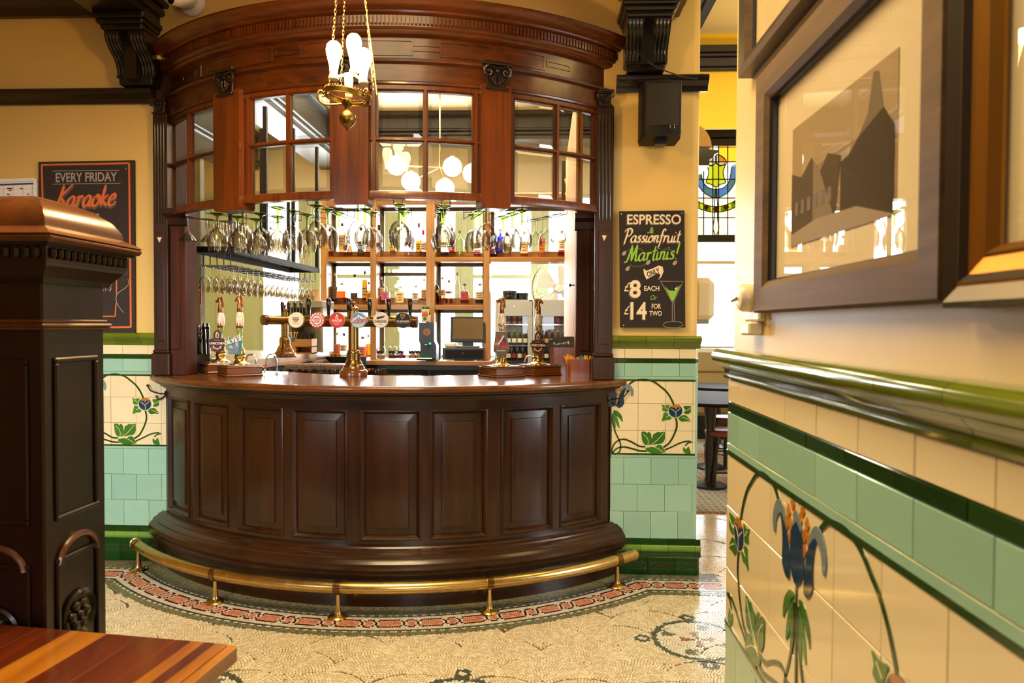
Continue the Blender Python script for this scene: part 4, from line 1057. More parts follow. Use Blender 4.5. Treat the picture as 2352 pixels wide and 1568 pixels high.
for i in range(4):
    a, b_ = X(cols[i][1]), X(cols[i+1][0])
    for z, nm in ((ZU, 'shelf'), (ZM, 'shelf')):
        if i == 3 and z == ZM: continue
        B().box(a, b_, YS+.005, YS+.24, z-.045, z, ch=.003).build(nm, M['oak_h'], sv, smooth=0)
        B().box(a, b_, YS+.215, YS+.235, z, z+.075).build('upstand', M['oak_h'], sv, smooth=0)
    B().box(a, b_, YS+.005, YS+.24, ZT, ZT+.05, ch=.003).build('top_board', M['oak_h'], sv, smooth=0)
    for z0, z1 in ((ZU+.075, ZT), (ZM+.075, ZU-.045), (zc, ZM-.045)):
        if i == 3 and z1 < ZU: continue
        bb = B(); w = .028
        bb.box(a, a+w, YS+.215, YS+.24, z0, z1); bb.box(b_-w, b_, YS+.215, YS+.24, z0, z1); bb.box(a, b_, YS+.215, YS+.24, z1-w, z1)
        if (i, round(z0, 3)) in ((1, round(ZM+.075, 3)),): bb.box(a, b_, YS+.215, YS+.24, z1-.12, z1-.09)
        bb.build('back_frame', M['sage_dark'], sv, smooth=0)
        B().box(a+w, b_-w, YS+.226, YS+.229, z0, z1-w).build('back_pane', M['g_win'], sv, smooth=0)
B().box(X(750), X(1306), YS-.02, YS+.26, ZT+.05, ZT+.11, ch=.012).build('cornice', M['oak_h'], sv, smooth=0)
# timber boarded partition on the right: each board a piece
pt = thing('boarded_partition', 'honey-coloured boarded partition beside the bottle shelves', 'partition', (.2, 5.4, 0))
yy = 4.35
for j in range(13):
    w = .175; tb = B().box(.198, .222, yy+.003, yy+w-.003, 0, 2.9, ch=.008).build('board', M['board'], pt, smooth=0); yy += w
B().box(.222, .24, 4.35, 6.6, 0, 2.9).build('backing', M['oak'], pt, smooth=0)
B().lathe([(0, 0), (.004, 0), (.004, .02), (.011, .024), (.009, .034), (0, .036)], 10, basis((.198, 4.45, 1.66), (0, 1, 0), (0, 0, 1)) @ Matrix.Rotation(math.pi, 4, 'Y')).build('peg', M['black'], pt)
# glazed timber screen on the left
sc_ = thing('timber_screen', 'narrow timber screen with dark glass at the karaoke end of the bar', 'screen', (-2.3, 4.35, 1.1))
for y0, y1, m in ((4.16, 4.22, 'red_wood'), (4.40, 4.47, 'oak'), (4.54, 4.60, 'sage_dark')): B().box(-2.335, -2.275, y0, y1, 1.10, 2.5, ch=.004).build('stile', M[m], sc_, smooth=0)
for z in (1.12, 1.52, 1.62, 2.04): B().box(-2.33, -2.28, 4.22, 4.40, z, z+.06, ch=.004).build('rail', M['red_wood'], sc_, smooth=0)
for z in (1.18, 1.68, 2.1): B().box(-2.31, -2.30, 4.22, 4.40, z, z+.34).build('pane', G('6a6a64', '2a2a28'), sc_, smooth=0)
# strainer with red handle hung on the screen
stn = thing('bar_strainer', 'long-handled strainer with red grip hung on the timber screen', 'strainer', (-2.25, 4.5, 1.45))
B().tube([(-2.255, 4.5, 1.66), (-2.255, 4.5, 1.53)], .006, 8).build('grip', C('c22a1a'), stn)
B().tube([(-2.255, 4.5, 1.53), (-2.25, 4.5, 1.40)], .0025, 6).build('shaft', M['chrome'], stn)
B().tube([(-2.25+.0*math.cos(t), 4.5+.04*math.cos(t), 1.36+.04*math.sin(t)) for t in [i*math.pi/9 for i in range(18)]], .003, 6, closed=True).build('hoop', M['chrome'], stn)

# ---------------------------------------------------------------- bottles
def bottle(name, label, cat, px, py, Y, hpx, wpx, shape='round', glass_=('f4f1ea', '9a907c'), liquid=None, fill=.55, cap='222222', lab=None, lz=(.18, .55), words_=None, wcol='paint_white', group='spirit bottles on the back bar', neckw=.32, base=None, capf=.10):
    p = at(px, py, Y) if base is None else base
    s = Y/1600; h = hpx*s; r = wpx*s/2
    t = thing(name, label, cat, p, 0, group)
    sq = 5 if shape == 'square' else None
    if shape == 'round': prof = [(0, .004), (.9, 0), (1, .02), (1, .58), (.92, .64), (neckw+.1, .72), (neckw, .77), (neckw, 1-capf)]
    elif shape == 'square': prof = [(0, .004), (.9, 0), (1, .02), (1, .60), (.9, .66), (neckw+.05, .70), (neckw, .73), (neckw, 1-capf)]
    elif shape == 'squat': prof = [(0, .004), (.85, 0), (1, .04), (1, .52), (.85, .6), (.45, .68), (neckw, .74), (neckw, 1-capf)]
    else: prof = [(0, .004), (.85, 0), (.95, .02), (1.0, .3), (.92, .5), (.6, .66), (neckw, .8), (neckw, 1-capf)]
    P = [(a*r, z*h) for a, z in prof]; n = 20
    B().lathe(P, n, p=sq).build('glass', G(*glass_), t, local=True, smooth=50)
    if liquid:
        L = [(0, .012*h)] + [(a*r*.93, max(z, .012)*h) for a, z in prof[1:] if z < fill] ; rr = L[-1][0]; L += [(rr, fill*h), (0, fill*h)]
        B().lathe(L, n, p=sq).build('liquid', G(liquid, liquid), t, local=True, smooth=50)
    B().lathe([(0, (1-capf)*h-.002), (neckw*r*1.15, (1-capf)*h-.002), (neckw*r*1.15, h*.995), (neckw*r*.9, h), (0, h)], 14).build('cap', C(cap), t, local=True, smooth=50)
    if lab:
        k = 1.02; vv = []; ff = []; m = 10
        for j in range(2):
            for i in range(m+1):
                a = -math.pi/2 + (-1.15 + 2.3*i/m)*(.75 if sq else 1); c_, s_ = math.cos(a), math.sin(a)
                mm = 1/((abs(c_)**sq+abs(s_)**sq)**(1/sq)) if sq else 1
                vv.append((r*k*c_*mm, r*k*s_*mm, h*lz[j]))
        for i in range(m): ff.append((i, i+1, m+2+i, m+1+i))
        b = B().add(vv, ff); o = b.build('label', C(lab, .6), t, local=True, smooth=50)
        if words_:
            T = Matrix.Translation(p) @ front(0, -r*k-.0015, 0)
            m_ = len(words_)
            for i, w_ in enumerate(words_):
                zz = h*(lz[1]-(lz[1]-lz[0])*(i+.5)/m_)
                fit(text(w_, (lz[1]-lz[0])*h/m_*.8, M.get(wcol) or C(wcol), t, T @ loc(0, zz, 0)), r*1.45)
        else:
            b = B()
            for i in range(3):
                zz = h*(lz[1]-(lz[1]-lz[0])*(.25+.25*i)); ww = r*(.6, .4, .5)[i]
                b.box(-ww, ww, -r*k-.0015, -r*k-.0005, zz-.004, zz+.004)
            b.build('label_print', C('6a4a2c' if lab not in ('161412', '2a1c1c') else 'cfc4a8', .6), t, local=True, smooth=0)
    return t
CL = ('f6f4ee', 'a79c86'); Y2 = YS+.10; Y3 = YS+.17
bl = lambda *a, **k: bottle('spirit_bottle', *a, **k)
U1, U2, M1, K1 = 588, 580, 697, 824
# upper shelf, first bay
bl('amber bottle with dark cap on the upper shelf, nearest the glass rack', 'bottle', 757, U1, Y2, 64, 17, 'round', CL, 'c9771c', .62, '3a1a10', 'd8a860')
bl('tall amber whiskey bottle with black cap behind the upper shelf front row', 'bottle', 786, U2, Y3, 68, 16, 'round', CL, 'e2a040', .6, '221a14', 'ecd9ac')
bl('squat amber bottle with orange stopper and cream label on the upper shelf', 'bottle', 799, U1, Y2, 46, 21, 'squat', CL, 'd9a25a', .5, '8a4a20', 'e0c08c')
bl('slim clear bottle with dark picture label and yellow base on the upper shelf', 'bottle', 829, U1, Y2, 66, 16, 'round', CL, 'd8b832', .3, '2a3a20', '54563a', (.1, .5))
bl('short bottle of golden spirit against the first oak upright, upper shelf', 'bottle', 846, U2, Y3, 50, 14, 'round', CL, 'c88a1c', .5, '7a2018', 'efe0c0')
# upper shelf, second bay
bl('clear vodka bottle with black and white dotted cap on the upper shelf', 'bottle', 871, U1, Y2, 72, 17, 'round', ('fafafa', 'b8b8b4'), None, .5, '1a1a1a', 'f0f0f0', (.28, .42), capf=.17)
bl('bottle with oval yellow label behind the hanging glasses, second upper bay', 'bottle', 902, U2, Y3, 56, 15, 'round', CL, 'e8c85a', .5, 'd8c070', 'e8c040', (.1, .5))
bl('clear bottle with wide purple band on the upper shelf', 'bottle', 938, U1, Y2, 62, 18, 'round', ('f4ecf4', 'a890b0'), None, .5, 'e8e4ec', 'b45ab0', (.34, .48))
bl('tall bottle with crimson cap and yellow label at the rear of the upper shelf', 'bottle', 962, U2, Y3, 68, 14, 'round', CL, 'e0b030', .4, 'a02038', 'e8b428', (.06, .32), capf=.15)
bl('red-capped bottle with cream patterned label in front of the second oak upright', 'bottle', 972, U1, Y2, 60, 15, 'round', ('e8d8d0', '8a6a60'), None, .4, 'b03040', 'efe2cc', (.2, .52), capf=.18)
# upper shelf, third bay
bl('pale lemon liqueur bottle at the start of the third upper bay', 'bottle', 1006, U2, Y3, 54, 14, 'round', CL, 'f0e060', .5, 'e8e0a0', 'e8e8b0')
bl('clear bottle with a finger of dark plum spirit left in it, upper shelf', 'bottle', 1021, U1, Y2, 62, 20, 'round', CL, '6a2a34', .14, 'e8e0d8', 'f0ece4', (.3, .5))
bl('rear bottle with bright red label under the hanging glasses', 'bottle', 1038, U2, Y3, 56, 15, 'round', CL, 'c84a38', .4, 'd8d0c8', 'c43a2c', (.08, .5))
bl('clear bottle painted with green leaves on the upper shelf', 'bottle', 1055, U1, Y2, 58, 19, 'round', ('f2f8e4', '8aa860'), None, .4, '5a8a2c', None)
bl('bottle of orange spirit beside the third oak upright', 'bottle', 1096, U1, Y2, 54, 16, 'square', CL, 'd86a20', .25, '3a2a20', 'f0dcc0', (.3, .55))
# upper shelf, fourth bay
bl('purple whisky bottle with gold crown emblem on the upper shelf', 'bottle', 1132, U1, Y2, 52, 20, 'square', ('7a4080', '3a1a40'), '6a2a70', .55, '5a2a68', '6a3060', (.08, .6))
bl('cobalt blue gin bottle standing behind the purple whisky bottle', 'bottle', 1149, U2, Y3, 54, 14, 'square', ('5a6ae0', '2a2a90'), '3a48d0', .6, 'c8c8d8', '4a5ad8', (.1, .5))
bl('clear bottle with octagonal cream label on the upper shelf', 'bottle', 1165, U1, Y2, 52, 18, 'round', CL, None, .4, '3a3a3a', 'e4d4a4', (.14, .55))
bl('tall bottle with pale gold label under the wine glasses', 'bottle', 1204, U1, Y2, 56, 18, 'square', CL, 'e8c050', .2, 'efe8d0', 'ead9a4', (.1, .58))
bl('bottle with tall orange label and black foot on the upper shelf', 'bottle', 1244, U1, Y2, 56, 16, 'square', CL, None, .4, '2a2a2a', 'd0733c', (.14, .7))
bl('cream-labelled bottle with raspberry pink base by the boarded partition', 'bottle', 1290, U1, Y2, 58, 18, 'round', CL, 'd05068', .24, 'efe6d4', 'f0e8c8', (.25, .62))
# middle shelf, first bay
bl('gold whisky bottle with tan stopper and buff label on the middle shelf', 'bottle', 750, M1, Y2, 62, 16, 'square', CL, 'd89a3c', .46, 'c08a4a', 'efd9a8', (.08, .4))
bl('tall clear bottle with brown and black label at the rear of the middle shelf', 'bottle', 769, 690, Y3, 64, 15, 'round', CL, '8a3a28', .2, 'e8c88c', '7a6448', (.06, .5))
bl('square cut-glass bottle of deep amber spirit on the middle shelf', 'bottle', 785, M1, Y2, 48, 20, 'square', CL, 'd07818', .6, 'd8b070', None)
bl('clear rum bottle with black scroll label on the middle shelf', 'bottle', 815, M1, Y2, 68, 17, 'square', ('f6f6f4', '9a9a94'), None, .4, '1a1a1a', '201e1c', (.16, .36), None)
bl('tall orange bottle with black cap behind the beer tap handles, middle shelf', 'bottle', 838, 690, Y3, 68, 13, 'round', CL, 'e8941c', .7, '221c18', 'f0d090', (.1, .5))
bl('short amber bottle with black cap against the first upright, middle shelf', 'bottle', 847, M1, Y2, 50, 12, 'round', CL, 'e0a020', .6, '221c18', 'e8b440', (.1, .5))
# middle shelf, second bay
bl('pale peach liqueur bottle at the start of the middle second bay', 'bottle', 876, 690, Y3, 54, 14, 'round', CL, 'f0c060', .5, 'f0d0a0', 'f2cfa8')
bl('clear bottle with pink square label behind the taps', 'bottle', 886, M1, Y2, 40, 18, 'square', CL, 'e0a0b0', .3, 'f0f0e8', 'd880a4', (.2, .66))
bl('boxy bottle with wide pale yellow label above the round tap badges', 'bottle', 920, M1, Y2, 40, 19, 'square', CL, None, .4, 'e8dca8', 'f0dc90', (.05, .66))
bl('clear bottle half hidden by the last tap handle, middle shelf', 'bottle', 955, M1, Y2, 42, 17, 'square', CL, None, .4, 'c8c0b0', 'f4efe4', (.2, .6))
bl('bottle with round tan badge beside the second oak upright', 'bottle', 974, 690, Y3, 50, 13, 'round', CL, 'f0d8a0', .4, 'e0d0b0', 'e8b878', (.1, .5))
# middle shelf, third bay
bl('emerald green gin bottle with pale cap on the middle shelf', 'bottle', 1000, M1, Y2, 60, 17, 'round', ('3f9a3c', '1a5a1c'), '2c7a2c', .5, 'e8ead8', 'd8dca8', (.42, .52))
bl('blush pink bottle at the rear of the third middle bay', 'bottle', 1016, 690, Y3, 54, 15, 'round', CL, 'f0a880', .4, 'c8a0a0', 'f2c8a8', (.2, .46))
bl('flared clear bottle with gold spirit in its foot, middle shelf', 'bottle', 1031, M1, Y2, 54, 17, 'flare', CL, 'd8981c', .2, '9a7a8a', 'f0d0b0', (.42, .52))
bl('faint clear bottle at the rear with rosy cap, middle shelf', 'bottle', 1050, 690, Y3, 64, 14, 'flare', ('fbfbf8', 'd8d4c8'), None, .4, 'd8a090', None)
bl('square crystal bottle of pink spirit with red label, middle shelf', 'bottle', 1067, M1, Y2, 46, 20, 'squat', CL, 'd8685c', .18, '6a645c', 'd05464', (.2, .6))
bl('stout clear bottle with ribbed cream label beside the till bay', 'bottle', 1102, M1, Y2, 46, 21, 'squat', CL, '9aa878', .2, '8a8050', 'efe8c8', (.2, .6))
# back counter
bl('small bottle of yellow spirit with black cap behind the wooden caddy', 'bottle', 744, 822, YS+.05, 48, 11, 'round', CL, 'c8b030', .4, '1c1c1c', 'd8c860', (.2, .55))
bl('clear bottle with bold black rum lettering on a white label', 'bottle', 757, 820, YS, 52, 18, 'square', CL, 'd8a040', .14, '1c1c1c', 'f6f4ec', (.18, .6), ['RUM', 'KING'], 'black')
bl('amber bottle with orange stopper and tropical orange label on the back counter', 'bottle', 774, K1+2, YS-.06, 64, 18, 'round', CL, 'e0a828', .22, 'd89a50', 'e07038', (.2, .58))
bl('opaque white rum bottle with brown cap and palm badge on the back counter', 'bottle', 790, K1, YS-.06, 60, 17, 'round', ('f6f4f0', 'e4e0d8'), None, .4, '5a3020', 'f2e8d0', (.3, .55))
bl('wide bottle with coral label beside the beer column', 'bottle', 833, K1, YS-.06, 52, 22, 'squat', CL, 'f0a078', .5, 'b06a48', 'f08c6c', (.1, .56))
bl('amber bottle with dark orange cap beside the coral labelled bottle', 'bottle', 846, K1-4, YS+.02, 52, 12, 'round', CL, 'e89838', .6, 'd86a18', None)

# jars of cocktail garnish
for i, (px, c_, lab) in enumerate(((875, 'b89a80', 'pale slices'), (902, '7a2a3a', 'dark berries'), (922, '8a3048', 'purple berries'), (948, 'd08a70', 'dried orange peel'), (963, 'c8a040', 'lemon slices'))):
    p = at(px, 823, YS-.1); t = thing('garnish_jar', f'clear glass jar of {lab} with a black wavy label on the back counter', 'jar', p, 0, 'garnish jars on the back counter')
    B().lathe([(0, .002), (.038, 0), (.042, .006), (.042, .085), (.036, .098), (.036, .11), (.03, .112), (0, .112)], 20).build('glass', M['g_clear'], t, local=True, smooth=50)
    B().lathe([(0, .004), (.038, .004), (.039, .03), (.02, .045), (0, .05)], 12).build('garnish', C(c_), t, local=True, smooth=30)
    wv = [(-.03+.06*j/8, .047+.004*math.cos(j*1.6)) for j in range(9)] + [(.03-.06*j/8, .075+.004*math.cos(j*1.6)) for j in range(9)]
    B().prism(wv, 0, .002, front(0, -.0435, 0)).build('label', C('17120f', .6), t, local=True, smooth=0)

# till, cash drawer, receipt printer, shot machine
Yt = 6.56
p = at(1064, 826, Yt); cdw = thing('cash_drawer', 'black metal cash drawer with a round lock under the till screen', 'cash drawer', p)
w = (at(1111, 820, Yt).x-at(1016, 820, Yt).x)/2; hd = 28*Yt/1600
B().box(-w, w, -.02, .34, 0, hd, ch=.004).build('case', M['black'], cdw, local=True, smooth=0)
B().box(-w+.03, w-.01, -.026, -.018, .012, hd-.018, ch=.003).build('drawer_front', M['black_metal'], cdw, local=True, smooth=0)
B().lathe([(0, .006), (.009, .006), (.010, 0)], 14, front(.0, -.026, hd*.55)).build('lock', M['chrome'], cdw, local=True)
p = at(1074, 798, Yt+.05); till = thing('till_screen', 'flat touch till screen tilted back on a foot above the cash drawer', 'till', p)
T = front(0, .02, 0) @ Matrix.Rotation(rad(-9), 4, 'X'); w = 41*Yt/1600; h0, h1 = 12*Yt/1600, 72*Yt/1600
B().box(-w, w, h0, h1, -.02, .018, T, ch=.004).build('case', M['black'], till, local=True, smooth=0)
B().box(-w+.025, w-.025, h0+.03, h1-.018, .018, .0195, T).build('screen', plain('till_glass', '6b5a38', .12, coat=.8), till, local=True, smooth=0)
B().box(-.11, .11, -.05, .12, 0, .016, ch=.004).box(-.05, .05, .02, .06, .01, h0+.06).build('stand', M['black'], till, local=True, smooth=0)
p = at(1034, 798, Yt-.0); pr_ = thing('receipt_printer', 'small white receipt printer on the cash drawer beside the till screen', 'printer', p)
B().box(-.055, .055, .0, .15, 0, .05, ch=.012).build('case', M['white'], pr_, local=True, smooth=0); B().box(-.04, .04, -.004, .006, .012, .022).build('slot', C('d8c890'), pr_, local=True, smooth=0)
Yj = 6.52; p = at(982, 826, Yj); jg = thing('shot_machine', 'black chilled-shot machine glowing green with a square green bottle on top', 'drinks machine', p); k = Yj/1600
B().prism([(-19*k, 0), (22*k, 0), (22*k, 34*k), (17*k, 44*k), (17*k, 86*k), (-18*k, 86*k), (-18*k, 44*k), (-15*k, 36*k), (-15*k, 6*k), (-19*k, 5*k)], -.10, .05, front(0, 0, 0)).build('case', M['black'], jg, local=True, smooth=0)
B().box(-20*k, 17*k, -.14, -.04, 0, 5*k, ch=.004).build('drip_tray', M['black_gloss'], jg, local=True, smooth=0)
B().box(-15*k, 14*k, -.0525, -.050, 8*k, 40*k).build('niche', C('0a1c10'), jg, local=True, smooth=0)
led = plain('green_led', '2cff7a', .4, emit='18ff60', es=9.0)
B().lathe([(0, .004), (.007, .003), (.008, 0)], 12, front(8*k, -.054, 38*k)).build('light', led, jg, local=True)
B().box(-14*k, 13*k, -.12, -.06, 5*k, 5.8*k).build('tray_glow', plain('green_strip', '1a8a3c', .4, emit='12c048', es=1.2), jg, local=True, smooth=0)
B().box(-4*k, 4*k, -.09, -.05, 30*k, 36*k, ch=.003).build('spout', M['black_gloss'], jg, local=True, smooth=0)
B().lathe([(0, .003), (8*k, .003), (8.6*k, 0)], 24, front(0, -.05, 64*k)).build('badge', C('a8743c', .5), jg, local=True)
for s in (-1, 1): B().tube(catmull([(s*1*k, 0, 0), (s*2.4*k, 2.4*k, 0), (s*4.6*k, 4.6*k, 0)], 4), .4*k, 5, T=front(0, -.0535, 64*k)).build('antler_mark', C('4a2c14', .6), jg, local=True)
B().tube([(0, -4*k, 0), (0, 1*k, 0)], .9*k, 6, T=front(0, -.0535, 64*k)).build('stag_mark', C('4a2c14', .6), jg, local=True)
gb = bottle('liqueur_bottle', 'square green herbal liqueur bottle standing on the shot machine', 'bottle', 978, 740, Yj-.03, 36, 19, 'square', ('4aa03a', '1c5a1a'), '2c6a24', .9, '2a8a2c', 'e9dcae', (.05, .85), None, base=at(978, 740, Yj-.03), neckw=.8, capf=.06)
B().box(-.028, .028, -.043, -.0405, .055, .085).build('red_band', C('d8582c', .6), gb, local=True, smooth=0)
B().prism([(-.016, .02), (.016, .02), (.004, .05), (-.004, .05)], 0, .002, front(0, -.042, 0)).build('green_mark', C('3a6a28', .6), gb, local=True, smooth=0)

# ---------------------------------------------------------------- fridges, fan and tins behind the shelves
Yr = 8.42
def fridge(label, x0, x1):
    t = thing('bottle_fridge', label, 'fridge', ((x0+x1)/2, Yr+.2, 0)); zt_ = at(1180, 688, Yr).z
    b = B(); b.box(x0, x1, Yr, Yr+.48, zt_-.03, zt_, ch=.006); b.box(x0, x0+.04, Yr, Yr+.48, 0, zt_); b.box(x1-.04, x1, Yr, Yr+.48, 0, zt_); b.box(x0, x1, Yr+.42, Yr+.44, 0, zt_); b.box(x0, x1, Yr, Yr+.48, 0, .12)
    b.build('cabinet', M['grey_metal'], t, smooth=0)
    b = B(); b.box(x0, x1, Yr-.03, Yr, zt_-.20, zt_-.02, ch=.005); b.box(x0, x0+.055, Yr-.03, Yr, .12, zt_-.2); b.box(x1-.055, x1, Yr-.03, Yr, .12, zt_-.2); b.box(x0, x1, Yr-.03, Yr, .12, .2)
    d = b.build('door', M['grey_metal'], t, smooth=0)
    B().box(x0+.055, x1-.055, Yr-.018, Yr-.014, .2, zt_-.2).build('pane', M['g_win'], d, smooth=0)
    B().lathe([(0, .006), (.013, .005), (.014, 0)], 14, front((x0+x1)/2, Yr-.03, zt_-.08)).build('lock', M['chrome'], d)
    zs = []
    for y in (744, 792, 827): z = at(1180, y, Yr+.1).z; zs.append(z); B().box(x0+.04, x1-.04, Yr+.04, Yr+.4, z-.012, z).build('shelf', M['chrome'], t, smooth=0)
    return t, zs
fx = [at(1138, 740, Yr).x, at(1223, 740, Yr).x, at(1226, 740, Yr).x, at(1312, 740, Yr).x]
f1, zs = fridge('grey glass-door drinks fridge under the round black tins', fx[0], fx[1]); f2, _ = fridge('grey glass-door drinks fridge under the big fan', fx[2], fx[3])
can_me = {}
def fr_item(kind, label, x, z, c1, c2):
    if kind == 'can':
        t = thing('drink_can', label, 'can', (x, Yr+.12, z), 0, 'cans in the fridges')
        B().lathe([(0, 0), (.024, 0), (.029, .008), (.029, .10), (.025, .112), (0, .112)], 14).build('can', C(c1, .3, .3), t, local=True); B().lathe([(.0295, .03), (.0295, .075)], 14).build('label', C(c2, .4), t, local=True)
    else:
        t = thing('drink_bottle', label, 'bottle', (x, Yr+.12, z), 0, 'bottles in the fridges')
        B().lathe([(0, 0), (.026, 0), (.029, .006), (.029, .09), (.022, .115), (.012, .135), (.011, .17)], 14).build('glass', G(c1, c1), t, local=True); B().lathe([(.0296, .03), (.0296, .082)], 14).build('label', C(c2, .5), t, local=True)
        B().lathe([(0, .182), (.013, .180), (.013, .165), (.012, .163)], 10).build('cap', C('d8d4c0' if c1 not in ('2c2018',) else 'b03030', .4), t, local=True)
for f_, (a, b_), c3 in ((0, (fx[0], fx[1]), 'pale'), (1, (fx[2], fx[3]), 'blue')):
    nm = 'fridge under the tins' if f_ == 0 else 'fridge under the fan'
    for k in range(5):
        x = a+.085+(b_-a-.17)*k/4
        fr_item('can', f'{words(k)} can from the left, top shelf of the {nm}', x, zs[0], 'c8b8b0' if f_ == 0 else '3a4a9a', ('b04a3a', '3a5a9a')[(k+f_) % 2])
        fr_item('bottle', f'{words(k)} pale bottle from the left, second shelf of the {nm}' if f_ == 0 else f'{words(k)} amber bottle from the left, second shelf of the {nm}', x, zs[1], 'c8d0a0' if f_ == 0 else 'c09050', 'e8e8dc' if f_ == 0 else ('6a8aa8', 'c89a60')[k % 2])
        fr_item('bottle', f'{words(k)} dark bottle from the left, third shelf of the {nm}', x, zs[2], '2c2018', 'd8d0b8' if k % 2 else '8a2c24')
zft = at(1180, 688, Yr).z
for i, (px, w_, h_, py) in enumerate(((1170, 34, 21, 689), (1194, 38, 18, 690))):
    p = Vector((at(px, 690, Yr+.15+.05*i).x, Yr+.12+.22*i, zft)); k = Yr/1600
    t = thing('round_tin', 'round glossy black tin, the ' + ('front' if i == 0 else 'rear') + ' one of two on the fridge', 'tin', p, 0, 'black tins on the fridge')
    B().lathe([(0, 0), (w_*k*.48, 0), (w_*k*.5, .01), (w_*k*.5, h_*k*.62), (0, h_*k*.62)], 26).build('body', M['black_gloss'], t, local=True, smooth=40)
    B().lathe([(w_*k*.52, h_*k*.55), (w_*k*.53, h_*k*.6), (w_*k*.53, h_*k), (w_*k*.5, h_*k*1.04), (0, h_*k*1.06)], 26).build('lid', M['black_gloss'], t, local=True, smooth=40)
# fan
YF = 9.08; pc = at(1282, 662, YF); Rf = 62*YF/1600
fan = thing('pedestal_fan', 'large white caged pedestal fan standing behind the two fridges', 'fan', (pc.x, YF, 0))
T = front(pc.x, YF, pc.z) @ Matrix.Rotation(rad(18), 4, 'Y')
b = B()
for z in (.05, -.05): b.tube([(Rf*math.cos(t)*(1 if z > 0 else 1), Rf*math.sin(t), z*.3) for t in [i*math.pi/24 for i in range(48)]], .006, 6, closed=True, T=T)
for i in range(40):
    t = i*math.pi/20; b.tube([(.05*math.cos(t), .05*math.sin(t), .07), (Rf*.6*math.cos(t), Rf*.6*math.sin(t), .065), (Rf*math.cos(t), Rf*math.sin(t), .0)], .0016, 4, T=T)
b.build('cage', M['chrome'], fan)
for i in range(4):
    a0 = i*math.pi/2+.5
    pl = [(.06*math.cos(a0), .06*math.sin(a0))] + [(Rf*.86*math.cos(a0+.05+1.05*j/6), Rf*.86*math.sin(a0+.05+1.05*j/6)) for j in range(7)] + [(.06*math.cos(a0+.9), .06*math.sin(a0+.9))]
    B().prism(pl, -.004, .0, T).build('blade', M['white'], fan, smooth=0)
B().lathe([(0, .085), (.045, .08), (.05, .06), (.05, .0)], 20, T).build('hub', M['white'], fan); B().lathe([(0, -.0), (.07, -.0), (.07, -.12), (0, -.14)], 16, T).build('motor', M['white'], fan)
B().cyl((pc.x, YF+.08, .01), (pc.x, YF+.08, pc.z), .016).build('stand', M['chrome'], fan); B().lathe([(0, .02), (.12, .012), (.14, 0), (0, 0)], 20, loc(pc.x, YF+.06, 0)).build('base', M['white'], fan)

# ================================================================ LEFT OF THE BAR: side counter, glass rack
sc1 = thing('side_counter', 'side counter with top coloured pale for daylight running back from the hand pumps', 'counter', (-2.6, 5.4, 0))
def edge(px, py): return atZ(px, py, 1.155)
e0, e1 = Vector((-2.02, 4.56, 0)), Vector((at(757, 805, 6.42).x, 6.42, 0))
zt = 1.155
top = [(e0.x, e0.y), (e1.x, e1.y), (e1.x-.55, e1.y), (-3.0, e1.y), (-3.0, e0.y)]
B().prism(top, zt-.045, zt).build('top', plain('daylit_counter_pale', 'c9c2b4', .18, coat=.4), sc1, smooth=0)  # pale top colour stands in for blown-out daylight on the counter
u = (e1-e0).normalized()
B().box(0, (e1-e0).length, -.02, -.045, 0, .012, basis((e0.x, e0.y, zt-.022), u, (0, 0, 1))).build('edge_strip', M['oak_h'], sc1, smooth=0)
B().prism([(e0.x-.04, e0.y+.02), (e1.x-.04, e1.y-.02), (-2.95, e1.y-.02), (-2.95, e0.y+.02)], .0, zt-.045).build('carcass', M['black'], sc1, smooth=0)
# steel glass rack hung over it
RX0, RX1, RY0, RY1, RZ = -2.225, -1.945, 4.30, 5.99, 1.89
rk = thing('hanging_glass_rack', 'black steel two-tier glass rack hung over the side counter', 'glass rack', ((RX0+RX1)/2, (RY0+RY1)/2, RZ))
b = B()
for x0, x1, y0, y1 in ((RX0, RX1, RY0, RY0+.03), (RX0, RX1, RY1-.03, RY1), (RX0, RX0+.03, RY0, RY1), (RX1-.03, RX1, RY0, RY1)): b.box(x0, x1, y0, y1, RZ-.04, RZ, ch=.003)
b.build('frame', M['black_metal'], rk, smooth=0)
for j, y in enumerate((RY0+.55, RY0+1.1, RY1-.02)):
    for x in (RX0+.015, RX1-.015): B().box(x-.013, x+.013, y-.013, y+.013, RZ, 2.93).build('hanger', M['black_metal'], rk, smooth=0)
B().box(RX0+.03, RX1-.03, RY0+.03, RY1-.03, RZ-.012, RZ-.006).build('glass_shelf', M['g_thick'], rk, smooth=0)
B().tube([(RX1-.015, RY0+.55, RZ+.2), (RX1-.015, RY1-.02, RZ+.2)], .003, 6).build('guard_wire', M['iron'], rk)
colsx = [RX0+.052+.088*i for i in range(3)]
for x in colsx:
    for s in (-1, 1): B().tube([(x+s*.022, RY0+.03, RZ-.045), (x+s*.022, RY0+.03, RZ-.115), (x+s*.022, RY1-.03, RZ-.115), (x+s*.022, RY1-.03, RZ-.045)], .0035, 6).build('hanging_rail', M['iron'], rk)
for k in range(9):
    y = RY0+.12+.19*k
    B().tube([(RX0+.03, y, RZ-.118), (RX1-.03, y, RZ-.118)], .0025, 5).build('cross_wire', M['iron'], rk)
wine2 = B().lathe([(0, .001), (.030, 0), (.032, -.002), (.011, -.006), (.0038, -.014), (.0034, -.06), (.007, -.068), (.024, -.082), (.036, -.105), (.038, -.128), (.034, -.165), (.0325, -.172), (.0315, -.172), (.0355, -.13)], 16).mesh('wine_glass', M['g_clear'], 50)
rown = ['outer row over the aisle', 'middle row', 'inner row']
